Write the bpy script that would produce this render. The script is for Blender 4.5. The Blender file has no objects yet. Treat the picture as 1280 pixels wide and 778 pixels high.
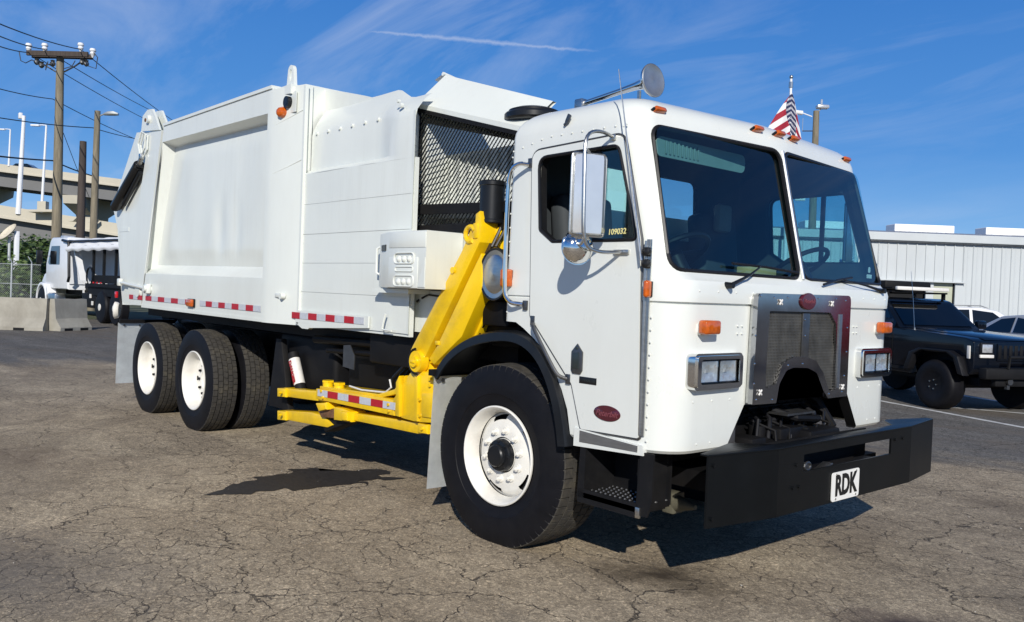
import bpy, bmesh, math, random
from mathutils import Vector, Matrix, noise
from mathutils.geometry import tessellate_polygon
random.seed(7)
PI = math.pi; R = math.radians
SC = bpy.context.scene
COL = SC.collection

# ------------------------------------------------------------------ camera
cam_data = bpy.data.cameras.new('camera')
cam = bpy.data.objects.new('camera', cam_data); COL.objects.link(cam)
cam_data.sensor_width = 36; cam_data.lens = 30.07
cam_data.clip_start = 0.05; cam_data.clip_end = 3000
r_ = Vector((0.65975542, 0.75051411, 0.03809669)); u_ = Vector((-0.04201049, -0.01378094, 0.99902212)); f_ = Vector((-0.75030521, 0.66071072, -0.02243742))
M = Matrix((r_, u_, -f_)).transposed().to_4x4(); M.translation = Vector((3.8833, -4.5223, 1.5199))
cam.matrix_world = M
SC.camera = cam
SC.view_settings.view_transform = 'Standard'; SC.view_settings.look = 'None'
SC.view_settings.exposure = 0.0; SC.view_settings.gamma = 1.0

# ------------------------------------------------------------------ sky and sun
SUN = Vector((1.42, -1.29, 1.02)).normalized()
EL = math.asin(SUN.z); ROT = math.atan2(SUN.x, SUN.y)
world = bpy.data.worlds.new('World'); SC.world = world; world.use_nodes = True
nt = world.node_tree; nt.nodes.clear()
def N(t, typ, **kw):
    n = t.nodes.new(typ)
    for k, v in kw.items():
        if k == 'ins':
            for a, b in v.items(): n.inputs[a].default_value = b
        else: setattr(n, k, v)
    return n
def math_(t, op, a, b=None, c=None, clamp=False):
    n = t.nodes.new('ShaderNodeMath'); n.operation = op; n.use_clamp = clamp
    for i, v in enumerate((a, b, c)):
        if v is None: continue
        if isinstance(v, (int, float)): n.inputs[i].default_value = v
        else: t.links.new(v, n.inputs[i])
    return n.outputs[0]
def ramp(t, fac, stops):
    n = t.nodes.new('ShaderNodeValToRGB'); cr = n.color_ramp
    while len(cr.elements) < len(stops): cr.elements.new(0.5)
    for e, (p, c) in zip(cr.elements, stops): e.position = p; e.color = c if len(c) == 4 else (*c, 1)
    t.links.new(fac, n.inputs[0]); return n.outputs[0]
def mixc(t, fac, a, b, mode='MIX'):
    n = t.nodes.new('ShaderNodeMix'); n.data_type = 'RGBA'; n.blend_type = mode
    for i, v in ((0, fac), (6, a), (7, b)):
        if isinstance(v, (int, float)): n.inputs[i].default_value = v
        elif isinstance(v, tuple): n.inputs[i].default_value = v if len(v) == 4 else (*v, 1)
        else: t.links.new(v, n.inputs[i])
    return n.outputs[2]
sky = N(nt, 'ShaderNodeTexSky', sky_type='NISHITA', sun_disc=False, sun_elevation=EL, sun_rotation=ROT, altitude=0, air_density=1.0, dust_density=0.25, ozone_density=2.6)
geo = N(nt, 'ShaderNodeTexCoord')
# thin cirrus: noise over the sky direction projected onto a high plane
sep = N(nt, 'ShaderNodeSeparateXYZ'); nt.links.new(geo.outputs['Generated'], sep.inputs[0])
zz = math_(nt, 'MAXIMUM', sep.outputs[2], 0.03)
px_ = math_(nt, 'DIVIDE', sep.outputs[0], math_(nt, 'ADD', zz, 0.18)); py_ = math_(nt, 'DIVIDE', sep.outputs[1], math_(nt, 'ADD', zz, 0.18))
cmb = N(nt, 'ShaderNodeCombineXYZ'); nt.links.new(px_, cmb.inputs[0]); nt.links.new(py_, cmb.inputs[1])
mp = N(nt, 'ShaderNodeMapping', ins={'Rotation': (0, 0, 0.55), 'Scale': (0.55, 1.5, 1)}); nt.links.new(cmb.outputs[0], mp.inputs[0])
n1 = N(nt, 'ShaderNodeTexNoise', ins={'Scale': 1.7, 'Detail': 9, 'Roughness': 0.62, 'Distortion': 0.7}); nt.links.new(mp.outputs[0], n1.inputs[0])
n2 = N(nt, 'ShaderNodeTexNoise', ins={'Scale': 0.55, 'Detail': 3, 'Roughness': 0.5}); nt.links.new(cmb.outputs[0], n2.inputs[0])
c1 = ramp(nt, n1.outputs[0], [(0.44, (0, 0, 0)), (0.80, (1, 1, 1))])
c2 = ramp(nt, n2.outputs[0], [(0.38, (0, 0, 0)), (0.68, (1, 1, 1))])
cl = math_(nt, 'MULTIPLY', math_(nt, 'MULTIPLY', c1, c2), 0.55)
# a short condensation trail: a band round a great circle, torn by noise
def vdot(v):
    n = N(nt, 'ShaderNodeVectorMath', operation='DOT_PRODUCT'); n.inputs[1].default_value = v
    nt.links.new(geo.outputs['Generated'], n.inputs[0]); return n.outputs['Value']
tA = Vector((-0.8925, 0.5102, 0.2991)).normalized(); tB = Vector((-0.6939, 0.7352, 0.2843)).normalized()
tn = tA.cross(tB).normalized(); tm = (tA + tB).normalized(); tt = tn.cross(tm).normalized(); half = tA.angle(tB) / 2
nz = N(nt, 'ShaderNodeTexNoise', ins={'Scale': 70.0, 'Detail': 4, 'Roughness': 0.7}); nt.links.new(geo.outputs['Generated'], nz.inputs[0])
off = math_(nt, 'MULTIPLY', math_(nt, 'SUBTRACT', nz.outputs[0], 0.5), 0.006)
along = math_(nt, 'DIVIDE', vdot(tt), math.sin(half))
dd = math_(nt, 'ABSOLUTE', math_(nt, 'ADD', vdot(tn), off))
wid = math_(nt, 'MULTIPLY', math_(nt, 'SUBTRACT', 1.0, math_(nt, 'MULTIPLY', math_(nt, 'ABSOLUTE', along), 0.55)), 0.0042)
band = math_(nt, 'SUBTRACT', 1.0, math_(nt, 'DIVIDE', dd, wid), clamp=True)
ends = math_(nt, 'MULTIPLY', math_(nt, 'SUBTRACT', 1.0, math_(nt, 'ABSOLUTE', along)), 3.0, clamp=True)
front = math_(nt, 'GREATER_THAN', vdot(tm), 0.0)
trail = math_(nt, 'MULTIPLY', math_(nt, 'MULTIPLY', math_(nt, 'MULTIPLY', band, ends), front), 0.42)
allc = math_(nt, 'MAXIMUM', cl, trail)
hsv = N(nt, 'ShaderNodeHueSaturation', ins={'Saturation': 1.13, 'Value': 1.0}); nt.links.new(sky.outputs[0], hsv.inputs['Color'])
skyr = ramp(nt, math_(nt, 'MAXIMUM', sep.outputs[2], 0.0), [(0.0, (2.9, 5.4, 8.6)), (0.06, (2.1, 4.6, 8.4)), (0.16, (0.78, 2.85, 7.1)), (0.36, (0.32, 1.80, 5.8)), (0.6, (0.15, 0.8, 2.6)), (1.0, (0.10, 0.5, 1.6))])
skyc = mixc(nt, 0.90, hsv.outputs[0], skyr)
final = mixc(nt, allc, skyc, (6.6, 7.2, 8.6))
bg = N(nt, 'ShaderNodeBackground', ins={'Strength': 0.10}); nt.links.new(final, bg.inputs[0])
wo = N(nt, 'ShaderNodeOutputWorld'); nt.links.new(bg.outputs[0], wo.inputs[0])

sun_d = bpy.data.lights.new('sun', 'SUN'); sun_d.energy = 4.6; sun_d.angle = R(0.53); sun_d.color = (1.0, 0.955, 0.875)
sun = bpy.data.objects.new('sun', sun_d); COL.objects.link(sun); sun.location = (10, -10, 12)
sun.rotation_euler = SUN.to_track_quat('Z', 'Y').to_euler()

# ------------------------------------------------------------------ materials
MATS = {}
def new_mat(name):
    m = bpy.data.materials.new(name); m.use_nodes = True; t = m.node_tree
    b = t.nodes['Principled BSDF']; MATS[name] = m; return m, t, b
def pmat(name, col, rough=0.5, metal=0.0, var=0.12, scale=6.0, bump=0.0, coat=0.0, dirt=None, dirt_amt=0.5, stretch=(1, 1, 1), bscale=None, spec=0.5, streak=0.0):
    """plain surface: two scales of noise vary colour and gloss, optional dirt colour"""
    m, t, b = new_mat(name)
    tc = N(t, 'ShaderNodeTexCoord'); mp = N(t, 'ShaderNodeMapping', ins={'Scale': stretch}); t.links.new(tc.outputs['Object'], mp.inputs[0])
    n = N(t, 'ShaderNodeTexNoise', ins={'Scale': scale, 'Detail': 7, 'Roughness': 0.6}); t.links.new(mp.outputs[0], n.inputs[0])
    lo = tuple(max(0, c * (1 - var)) for c in col); hi = tuple(min(1, c * (1 + var)) for c in col)
    c = ramp(t, n.outputs[0], [(0.3, lo), (0.7, hi)])
    if dirt:
        n2 = N(t, 'ShaderNodeTexNoise', ins={'Scale': scale * 0.37, 'Detail': 10, 'Roughness': 0.72, 'Distortion': 0.4}); t.links.new(mp.outputs[0], n2.inputs[0])
        f = math_(t, 'MULTIPLY', ramp(t, n2.outputs[0], [(0.48, (0, 0, 0)), (0.75, (1, 1, 1))]), dirt_amt)
        c = mixc(t, f, c, dirt)
    if streak:   # rain-washed road film: thin vertical runs, patchy along the panel
        ms_ = N(t, 'ShaderNodeMapping', ins={'Scale': (14, 14, 0.7)}); t.links.new(tc.outputs['Object'], ms_.inputs[0])
        ns = N(t, 'ShaderNodeTexNoise', ins={'Scale': 1.6, 'Detail': 6, 'Roughness': 0.65}); t.links.new(ms_.outputs[0], ns.inputs[0])
        nb2 = N(t, 'ShaderNodeTexNoise', ins={'Scale': 1.1, 'Detail': 4, 'Roughness': 0.6}); t.links.new(tc.outputs['Object'], nb2.inputs[0])
        fs_ = math_(t, 'MULTIPLY', math_(t, 'MULTIPLY', ramp(t, ns.outputs[0], [(0.50, (0, 0, 0)), (0.74, (1, 1, 1))]), ramp(t, nb2.outputs[0], [(0.40, (0, 0, 0)), (0.66, (1, 1, 1))])), streak)
        c = mixc(t, fs_, c, (0.30, 0.27, 0.21))
    t.links.new(c, b.inputs['Base Color'])
    rr = math_(t, 'ADD', math_(t, 'MULTIPLY', n.outputs[0], 0.25 * rough), rough * 0.88, clamp=True)
    t.links.new(rr, b.inputs['Roughness'])
    b.inputs['Metallic'].default_value = metal; b.inputs['Coat Weight'].default_value = coat; b.inputs['Coat Roughness'].default_value = 0.06
    b.inputs['Specular IOR Level'].default_value = spec
    if bump:
        nb = N(t, 'ShaderNodeTexNoise', ins={'Scale': bscale or scale * 8, 'Detail': 6, 'Roughness': 0.6}); t.links.new(mp.outputs[0], nb.inputs[0])
        bp_ = N(t, 'ShaderNodeBump', ins={'Strength': min(1, bump * 20), 'Distance': bump}); t.links.new(nb.outputs[0], bp_.inputs['Height']); t.links.new(bp_.outputs[0], b.inputs['Normal'])
    return m
CABW = pmat('cab_white_paint', (0.725, 0.745, 0.705), 0.28, var=0.025, scale=2.2, coat=0.5, dirt=(0.55, 0.53, 0.47), dirt_amt=0.16, bump=0.0015, bscale=2.6, stretch=(1, 1, 0.5), streak=0.08)
BODYW = pmat('body_white_paint', (0.70, 0.725, 0.68), 0.36, var=0.04, scale=1.6, coat=0.25, dirt=(0.50, 0.48, 0.42), dirt_amt=0.30, bump=0.007, bscale=1.8, stretch=(1, 1, 0.45), streak=0.14)
RIMW = pmat('rim_white_paint', (0.76, 0.74, 0.68), 0.4, var=0.05, scale=9, dirt=(0.42, 0.36, 0.28), dirt_amt=0.35)
BLACK = pmat('black_paint', (0.008, 0.009, 0.011), 0.34, var=0.3, scale=5, dirt=(0.03, 0.028, 0.025), dirt_amt=0.45, bump=0.0008, spec=0.35)
BLACKM = pmat('matt_black', (0.007, 0.007, 0.008), 0.65, var=0.3, scale=7, dirt=(0.022, 0.02, 0.018), dirt_amt=0.6, bump=0.001, spec=0.22)
UNDER = pmat('chassis_black', (0.005, 0.005, 0.006), 0.6, var=0.4, scale=4, dirt=(0.016, 0.014, 0.012), dirt_amt=0.6, spec=0.2)
BUMPB = pmat('bumper_black', (0.004, 0.005, 0.006), 0.36, var=0.25, scale=3, dirt=(0.010, 0.010, 0.010), dirt_amt=0.5, bump=0.0006, spec=0.16)
RUBBER = pmat('tyre_sidewall', (0.006, 0.006, 0.008), 0.55, var=0.25, scale=10, dirt=(0.020, 0.019, 0.018), dirt_amt=0.35, bump=0.0006, spec=0.2)
TREAD = pmat('tyre_tread', (0.035, 0.032, 0.028), 0.85, var=0.3, scale=30, dirt=(0.11, 0.095, 0.065), dirt_amt=0.75, bump=0.001)
YEL = pmat('yellow_paint', (0.86, 0.55, 0.003), 0.33, var=0.08, scale=5, coat=0.3, dirt=(0.30, 0.19, 0.03), dirt_amt=0.55, bump=0.001, bscale=14)
CHROME = pmat('chrome', (0.80, 0.80, 0.79), 0.07, metal=1.0, var=0.04, scale=8)
HORNB = pmat('horn_bell_grey', (0.34, 0.35, 0.36), 0.30, metal=0.7, var=0.15, scale=12)
MIRH = pmat('mirror_housing_steel', (0.74, 0.75, 0.75), 0.20, metal=0.55, var=0.06, scale=5)
CHROMG = pmat('grille_surround_chrome', (0.46, 0.46, 0.47), 0.10, metal=1.0, var=0.12, scale=6, dirt=(0.25, 0.24, 0.22), dirt_amt=0.5)
STEEL = pmat('brushed_steel', (0.55, 0.55, 0.53), 0.32, metal=1.0, var=0.1, scale=14, stretch=(1, 1, 6))
ALU = pmat('mud_flap_aluminium', (0.82, 0.85, 0.83), 0.40, metal=0.3, var=0.12, scale=7, dirt=(0.45, 0.43, 0.39), dirt_amt=0.4, bump=0.002, bscale=9)
DARKST = pmat('dark_steel', (0.16, 0.16, 0.16), 0.42, metal=0.9, var=0.2, scale=12)
GRL = pmat('grille_perforated_steel', (0.105, 0.103, 0.096), 0.5, metal=0.5, var=0.35, scale=9, dirt=(0.09, 0.08, 0.065), dirt_amt=0.7)
AMBER = pmat('amber_lens', (0.50, 0.095, 0.006), 0.15, var=0.25, scale=40, coat=0.6)
REDT = pmat('red_reflector', (0.42, 0.012, 0.022), 0.3, var=0.12, scale=50)
SILT = pmat('silver_reflector', (0.50, 0.52, 0.56), 0.3, var=0.1, scale=50)
MAROON = pmat('maroon_enamel', (0.075, 0.010, 0.018), 0.22, var=0.1, scale=30, coat=0.5)
EMBTXT = pmat('emblem_lettering', (0.22, 0.06, 0.075), 0.35, var=0.1, scale=30)
INTER = pmat('cab_interior_grey', (0.035, 0.042, 0.048), 0.75, var=0.2, scale=6)
INTER2 = pmat('dashboard_grey', (0.10, 0.115, 0.125), 0.6, var=0.2, scale=6)
VISOR = pmat('visor_grey_green', (0.22, 0.29, 0.27), 0.6, var=0.1, scale=6)
CARDB = pmat('cardboard', (0.62, 0.42, 0.20), 0.8, var=0.12, scale=8)
PLATEW = pmat('plate_white', (0.80, 0.79, 0.75), 0.35, var=0.03, scale=12)
INK = pmat('black_lettering', (0.008, 0.008, 0.008), 0.4, var=0.1)
CHALK = pmat('yellow_grease_pencil', (0.75, 0.68, 0.30), 0.8, var=0.1)
STICK = pmat('sticker_white', (0.72, 0.70, 0.66), 0.4, var=0.08, scale=30)
LAMPW = pmat('lamp_reflector', (0.58, 0.59, 0.60), 0.22, metal=0.5, var=0.25, scale=30)
WOOD = pmat('weathered_pole_wood', (0.20, 0.17, 0.12), 0.85, var=0.35, scale=3, bump=0.01, stretch=(4, 4, 0.4), dirt=(0.10, 0.10, 0.06), dirt_amt=0.6)
WOODD = pmat('dark_creosote_wood', (0.055, 0.042, 0.035), 0.85, var=0.35, scale=3, bump=0.01, stretch=(4, 4, 0.4))
CONC = pmat('barrier_concrete', (0.33, 0.31, 0.26), 0.85, var=0.14, scale=2.4, bump=0.006, bscale=26, dirt=(0.15, 0.13, 0.10), dirt_amt=0.6)
BCONC = pmat('bridge_concrete', (0.50, 0.46, 0.37), 0.8, var=0.08, scale=0.25, dirt=(0.34, 0.31, 0.25), dirt_amt=0.5)
BGIRD = pmat('bridge_girder_grey', (0.15, 0.15, 0.15), 0.75, var=0.1, scale=0.3)
GALV = pmat('galvanised_pipe', (0.45, 0.47, 0.47), 0.45, metal=0.6, var=0.1)
MASTW = pmat('mast_white', (0.75, 0.76, 0.78), 0.4, var=0.04)
WALLW = pmat('warehouse_white_panel', (0.50, 0.53, 0.54), 0.45, var=0.05, scale=0.8, dirt=(0.44, 0.45, 0.45), dirt_amt=0.4, stretch=(1, 1, 0.4))
ROOFG = pmat('warehouse_roof_grey', (0.33, 0.34, 0.37), 0.5, var=0.08, scale=1)
SKYL = pmat('skylight_white', (0.84, 0.85, 0.86), 0.4, var=0.03)
DOORB = pmat('door_beige', (0.42, 0.44, 0.34), 0.6, var=0.05)
JEEPB = pmat('off_roader_black_paint', (0.003, 0.005, 0.010), 0.16, var=0.2, scale=3, coat=0.35, dirt=(0.008, 0.010, 0.014), dirt_amt=0.4, spec=0.25)
SUVW = pmat('car_white_paint', (0.74, 0.74, 0.75), 0.22, var=0.02, coat=0.6)
SILV = pmat('car_silver_paint', (0.46, 0.48, 0.51), 0.22, metal=0.35, var=0.03, coat=0.6)
TARPW = pmat('tarp_white', (0.72, 0.73, 0.75), 0.6, var=0.06, scale=3, bump=0.006, bscale=8)
WTRK = pmat('far_truck_white', (0.74, 0.75, 0.77), 0.3, var=0.03, coat=0.4)
REDLENS = pmat('red_lens', (0.5, 0.01, 0.015), 0.15, var=0.1, coat=0.5)
LEAF = [pmat('foliage_%s' % k, c, 0.6, var=0.35, scale=1.2) for k, c in (('dark', (0.030, 0.055, 0.016)), ('mid', (0.055, 0.095, 0.022)), ('light', (0.095, 0.14, 0.035)))]
LINE = pmat('worn_white_line_paint', (0.62, 0.62, 0.60), 0.7, var=0.1, scale=9, dirt=(0.18, 0.175, 0.17), dirt_amt=0.85)
PLASTB = pmat('black_plastic', (0.009, 0.009, 0.011), 0.42, var=0.2, spec=0.3)
LOGOD = pmat('dark_badge', (0.06, 0.075, 0.075), 0.3, metal=0.6, var=0.2, scale=20)
INSUL = pmat('porcelain', (0.75, 0.76, 0.78), 0.25, var=0.05)
WIRE = pmat('cable_black', (0.02, 0.022, 0.026), 0.6, var=0.1)

def glass(name, tint, gloss=1.0, extra=0.0):
    m, t, b = new_mat(name); t.nodes.remove(b)
    out = t.nodes['Material Output']
    tr = N(t, 'ShaderNodeBsdfTransparent'); tr.inputs[0].default_value = (*tint, 1)
    gl = N(t, 'ShaderNodeBsdfGlossy', ins={'Roughness': 0.015}); gl.inputs[0].default_value = (gloss, gloss, gloss, 1)
    fr = N(t, 'ShaderNodeLayerWeight', ins={'Blend': 0.5})
    f = math_(t, 'ADD', math_(t, 'MULTIPLY', math_(t, 'POWER', fr.outputs['Facing'], 4.0), 0.9), 0.05 + extra, clamp=True)
    mx = N(t, 'ShaderNodeMixShader'); t.links.new(f, mx.inputs[0]); t.links.new(tr.outputs[0], mx.inputs[1]); t.links.new(gl.outputs[0], mx.inputs[2])
    t.links.new(mx.outputs[0], out.inputs[0]); return m
GLASS = glass('windscreen_glass', (0.50, 0.74, 0.78))
GLASS2 = glass('side_glass', (0.60, 0.82, 0.85))
GLASSD = glass('dark_car_glass', (0.10, 0.12, 0.14), 1.0, 0.02)
LENS = glass('clear_lens', (0.93, 0.95, 0.96))

# ------------------------------------------------------------------ geometry helpers
def smooth_by_angle(bm, ang=32):
    c = R(ang)
    bm.normal_update()
    for f in bm.faces: f.smooth = True
    for e in bm.edges:
        if len(e.link_faces) == 2:
            if e.link_faces[0].material_index != e.link_faces[1].material_index and False: pass
            e.smooth = e.calc_face_angle(0) < c
def frame_axes(d):
    d = d.normalized(); a = Vector((0, 0, 1)) if abs(d.z) < 0.9 else Vector((1, 0, 0))
    x = a.cross(d).normalized(); return x, d.cross(x).normalized()
class MB:
    def __init__(s): s.bm = bmesh.new(); s.mi = 0
    def _f(s, vs):
        try:
            f = s.bm.faces.new(vs); f.material_index = s.mi; return f
        except ValueError: return None
    def quad(s, *p):
        s._f([s.bm.verts.new(q) for q in p]); return s
    def box(s, c, d, rot=None, bev=0.0, seg=2):
        c = Vector(c); h = Vector(d) * 0.5
        vs = [s.bm.verts.new(Vector((x * h.x, y * h.y, z * h.z))) for x in (-1, 1) for y in (-1, 1) for z in (-1, 1)]
        fs = [s._f([vs[i] for i in q]) for q in ((0, 1, 3, 2), (4, 6, 7, 5), (0, 4, 5, 1), (2, 3, 7, 6), (0, 2, 6, 4), (1, 5, 7, 3))]
        mat_ = rot.to_matrix() if rot is not None else Matrix.Identity(3)
        if bev:
            es = list({e for f in fs for e in f.edges})
            r = bmesh.ops.bevel(s.bm, geom=es, offset=bev, segments=seg, profile=0.5, affect='EDGES')
            vs = list({v for f in r['faces'] for v in f.verts} | {v for v in vs if v.is_valid})
            for v in vs:
                for f in v.link_faces: f.material_index = s.mi
            vs = list({w for v in vs for f in v.link_faces for w in f.verts})
        for v in vs: v.co = mat_ @ v.co + c
        return s
    def prism(s, poly, axis, a, b, bev=0.0, seg=2):
        """polygon in the two other axes (in x,y,z order) extruded along axis from a to b"""
        def P(q, t):
            return {'x': (t, q[0], q[1]), 'y': (q[0], t, q[1]), 'z': (q[0], q[1], t)}[axis]
        A = [s.bm.verts.new(P(q, a)) for q in poly]; B = [s.bm.verts.new(P(q, b)) for q in poly]; n = len(poly)
        fs = [s._f(A), s._f(B[::-1])] + [s._f([A[i], B[i], B[(i + 1) % n], A[(i + 1) % n]]) for i in range(n)]
        fs = [f for f in fs if f]
        bmesh.ops.recalc_face_normals(s.bm, faces=fs)
        if bev:
            es = list({e for f in fs[:2] for e in f.edges})
            bmesh.ops.bevel(s.bm, geom=es, offset=bev, segments=seg, profile=0.5, affect='EDGES')
        return s
    def plate(s, outer, holes, axis, a, b):
        """flat plate with holes, given in 2D, extruded along axis"""
        def P(q, t):
            return {'x': (t, q[0], q[1]), 'y': (q[0], t, q[1]), 'z': (q[0], q[1], t)}[axis]
        loops = [outer] + holes; vs = [s.bm.verts.new(P(q, a)) for l in loops for q in l]
        fs = [s._f([vs[k] for k in t]) for t in tessellate_polygon([[Vector((q[0], q[1], 0)) for q in l] for l in loops])]
        fs = [f for f in fs if f]
        e = bmesh.ops.extrude_face_region(s.bm, geom=fs)
        vs = [g for g in e['geom'] if isinstance(g, bmesh.types.BMVert)]
        i = 'xyz'.index(axis)
        for v in vs: v.co[i] += b - a
        allf = list({f for v in vs for f in v.link_faces} | set(fs))
        for f in allf: f.material_index = s.mi
        bmesh.ops.recalc_face_normals(s.bm, faces=allf)
        return s
    def rings(s, rs, closed=True, cap0=True, cap1=True):
        V = [[s.bm.verts.new(p) for p in r] for r in rs]; n = len(V[0]); fs = []
        for i in range(len(V) - 1):
            for j in range(n if closed else n - 1):
                fs.append(s._f([V[i][j], V[i][(j + 1) % n], V[i + 1][(j + 1) % n], V[i + 1][j]]))
        if cap0: fs.append(s._f(V[0][::-1]))
        if cap1: fs.append(s._f(V[-1]))
        fs = [f for f in fs if f]
        if closed and (cap0 or cap1): bmesh.ops.recalc_face_normals(s.bm, faces=fs)
        return V
    def tube(s, pts, r, n=8, closed=False, cap=True):
        pts = [Vector(p) for p in pts]; m = len(pts); rs = []
        rr = r if isinstance(r, (list, tuple)) else [r] * m
        prev = None
        for i, p in enumerate(pts):
            if closed: d = pts[(i + 1) % m] - pts[i - 1]
            else: d = pts[min(i + 1, m - 1)] - pts[max(i - 1, 0)]
            if prev is None: x, y = frame_axes(d)
            else:
                dn = d.normalized(); x = (prev - dn * prev.dot(dn)).normalized(); y = dn.cross(x)
            prev = x
            rs.append([p + (x * math.cos(2 * PI * k / n) + y * math.sin(2 * PI * k / n)) * rr[i] for k in range(n)])
        if closed: rs.append(rs[0])
        s.rings(rs, True, cap and not closed, cap and not closed); return s
    def cyl(s, a, b, r0, r1=None, n=16, cap=True):
        return s.tube([a, b], [r0, r0 if r1 is None else r1], n, cap=cap)
    def lathe(s, prof, o, d, n=32, cap=True):
        """profile of (radius, distance along d)"""
        o = Vector(o); d = Vector(d).normalized(); x, y = frame_axes(d)
        s.rings([[o + d * t + (x * math.cos(2 * PI * k / n) + y * math.sin(2 * PI * k / n)) * max(r, 1e-4) for k in range(n)] for r, t in prof], True, cap, cap); return s
    def grid(s, f, nu, nv):
        V = [[s.bm.verts.new(f(i / nu, j / nv)) for j in range(nv + 1)] for i in range(nu + 1)]
        for i in range(nu):
            for j in range(nv): s._f([V[i][j], V[i + 1][j], V[i + 1][j + 1], V[i][j + 1]])
        return s
    def build(s, name, mats, parent=None, smooth=32, loc=None, rot=None, weld=False):
        if weld: bmesh.ops.remove_doubles(s.bm, verts=s.bm.verts, dist=1e-5)
        if smooth: smooth_by_angle(s.bm, smooth)
        me = bpy.data.meshes.new(name); s.bm.to_mesh(me); s.bm.free()
        for m in (mats if isinstance(mats, (list, tuple)) else [mats]): me.materials.append(m)
        o = bpy.data.objects.new(name, me); COL.objects.link(o)
        if parent is not None: o.parent = parent
        if loc is not None: o.location = loc
        if rot is not None: o.rotation_euler = rot
        return o
def empty(name, loc=(0, 0, 0), rz=0.0):
    o = bpy.data.objects.new(name, None); COL.objects.link(o); o.location = loc; o.rotation_euler = (0, 0, rz); o.empty_display_size = 0.3; return o
def tag(o, label=None, cat=None, group=None, kind=None):
    if label: o['label'] = label
    if cat: o['category'] = cat
    if group: o['group'] = group
    if kind: o['kind'] = kind
    return o
def dup(o, parent=None, loc=None, rot=None, deep=True):
    c = o.copy(); COL.objects.link(c)
    if parent is not None: c.parent = parent
    if loc is not None: c.location = loc
    if rot is not None: c.rotation_euler = rot
    if deep:
        for ch in list(o.children): dup(ch, c)
    return c
def round_poly(pts, r, n=5):
    """round the corners of a 2D polygon"""
    out = []; m = len(pts); rr = r if isinstance(r, (list, tuple)) else [r] * m
    for i, p in enumerate(pts):
        p = Vector(p); a = Vector(pts[i - 1]); b = Vector(pts[(i + 1) % m])
        ri = rr[i]
        if ri <= 0: out.append(tuple(p)); continue
        da = (a - p); db = (b - p); ang = da.angle(db)
        t = min(ri / math.tan(ang / 2), da.length * 0.48, db.length * 0.48)
        A = p + da.normalized() * t; B = p + db.normalized() * t
        for k in range(n + 1):
            u = k / n
            out.append(tuple((1 - u) ** 2 * A + 2 * u * (1 - u) * p + u * u * B))
    return out
def text_mesh(s, size, extrude=0.001, font=None, shear=0.0, bold=0.0):
    cu = bpy.data.curves.new('lettering', 'FONT'); cu.body = s; cu.size = size; cu.extrude = extrude; cu.align_x = 'CENTER'; cu.align_y = 'CENTER'; cu.shear = shear; cu.offset = bold; cu.resolution_u = 3
    o = bpy.data.objects.new('lettering', cu); COL.objects.link(o)
    dg = bpy.context.evaluated_depsgraph_get(); me = bpy.data.meshes.new_from_object(o.evaluated_get(dg))
    bpy.data.objects.remove(o); bpy.data.curves.remove(cu); me.name = 'lettering'; return me
def text(name, s, size, mat, parent, loc, xdir, ydir, extrude=0.001, shear=0, bold=0, sx=1.0, sy=1.0):
    me = text_mesh(s, size, extrude, shear=shear, bold=bold); me.materials.clear(); me.materials.append(mat)
    X = Vector(xdir).normalized(); Y = Vector(ydir).normalized(); Z = X.cross(Y).normalized(); Y = Z.cross(X)
    m = Matrix((X, Y, Z)).transposed().to_4x4()
    me.transform(m @ Matrix.Diagonal((sx, sy, 1, 1))); o = bpy.data.objects.new(name, me); COL.objects.link(o); o.location = loc
    if parent is not None: o.parent = parent
    return o
def boolean(base, cutters, mode='TRANSFER'):
    for c in cutters:
        m = base.modifiers.new('cut', 'BOOLEAN'); m.operation = 'DIFFERENCE'; m.object = c; m.solver = 'EXACT'; m.material_mode = mode
    dg = bpy.context.evaluated_depsgraph_get(); me = bpy.data.meshes.new_from_object(base.evaluated_get(dg))
    base.modifiers.clear(); old = base.data; base.data = me; bpy.data.meshes.remove(old)
    for c in cutters:
        d = c.data; bpy.data.objects.remove(c); bpy.data.meshes.remove(d)
    bm = bmesh.new(); bm.from_mesh(me); bmesh.ops.dissolve_degenerate(bm, dist=1e-5, edges=bm.edges); smooth_by_angle(bm, 28); bm.to_mesh(me); bm.free()
    return base
def lerp(a, b, t): return a + (b - a) * t
def sph(mb, c, r, n=12, squash=1.0):
    prof = [(r * math.sin(PI * k / 8), -r * squash * math.cos(PI * k / 8)) for k in range(9)]
    mb.lathe(prof, c, (0, 0, 1), n, cap=False)

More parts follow.
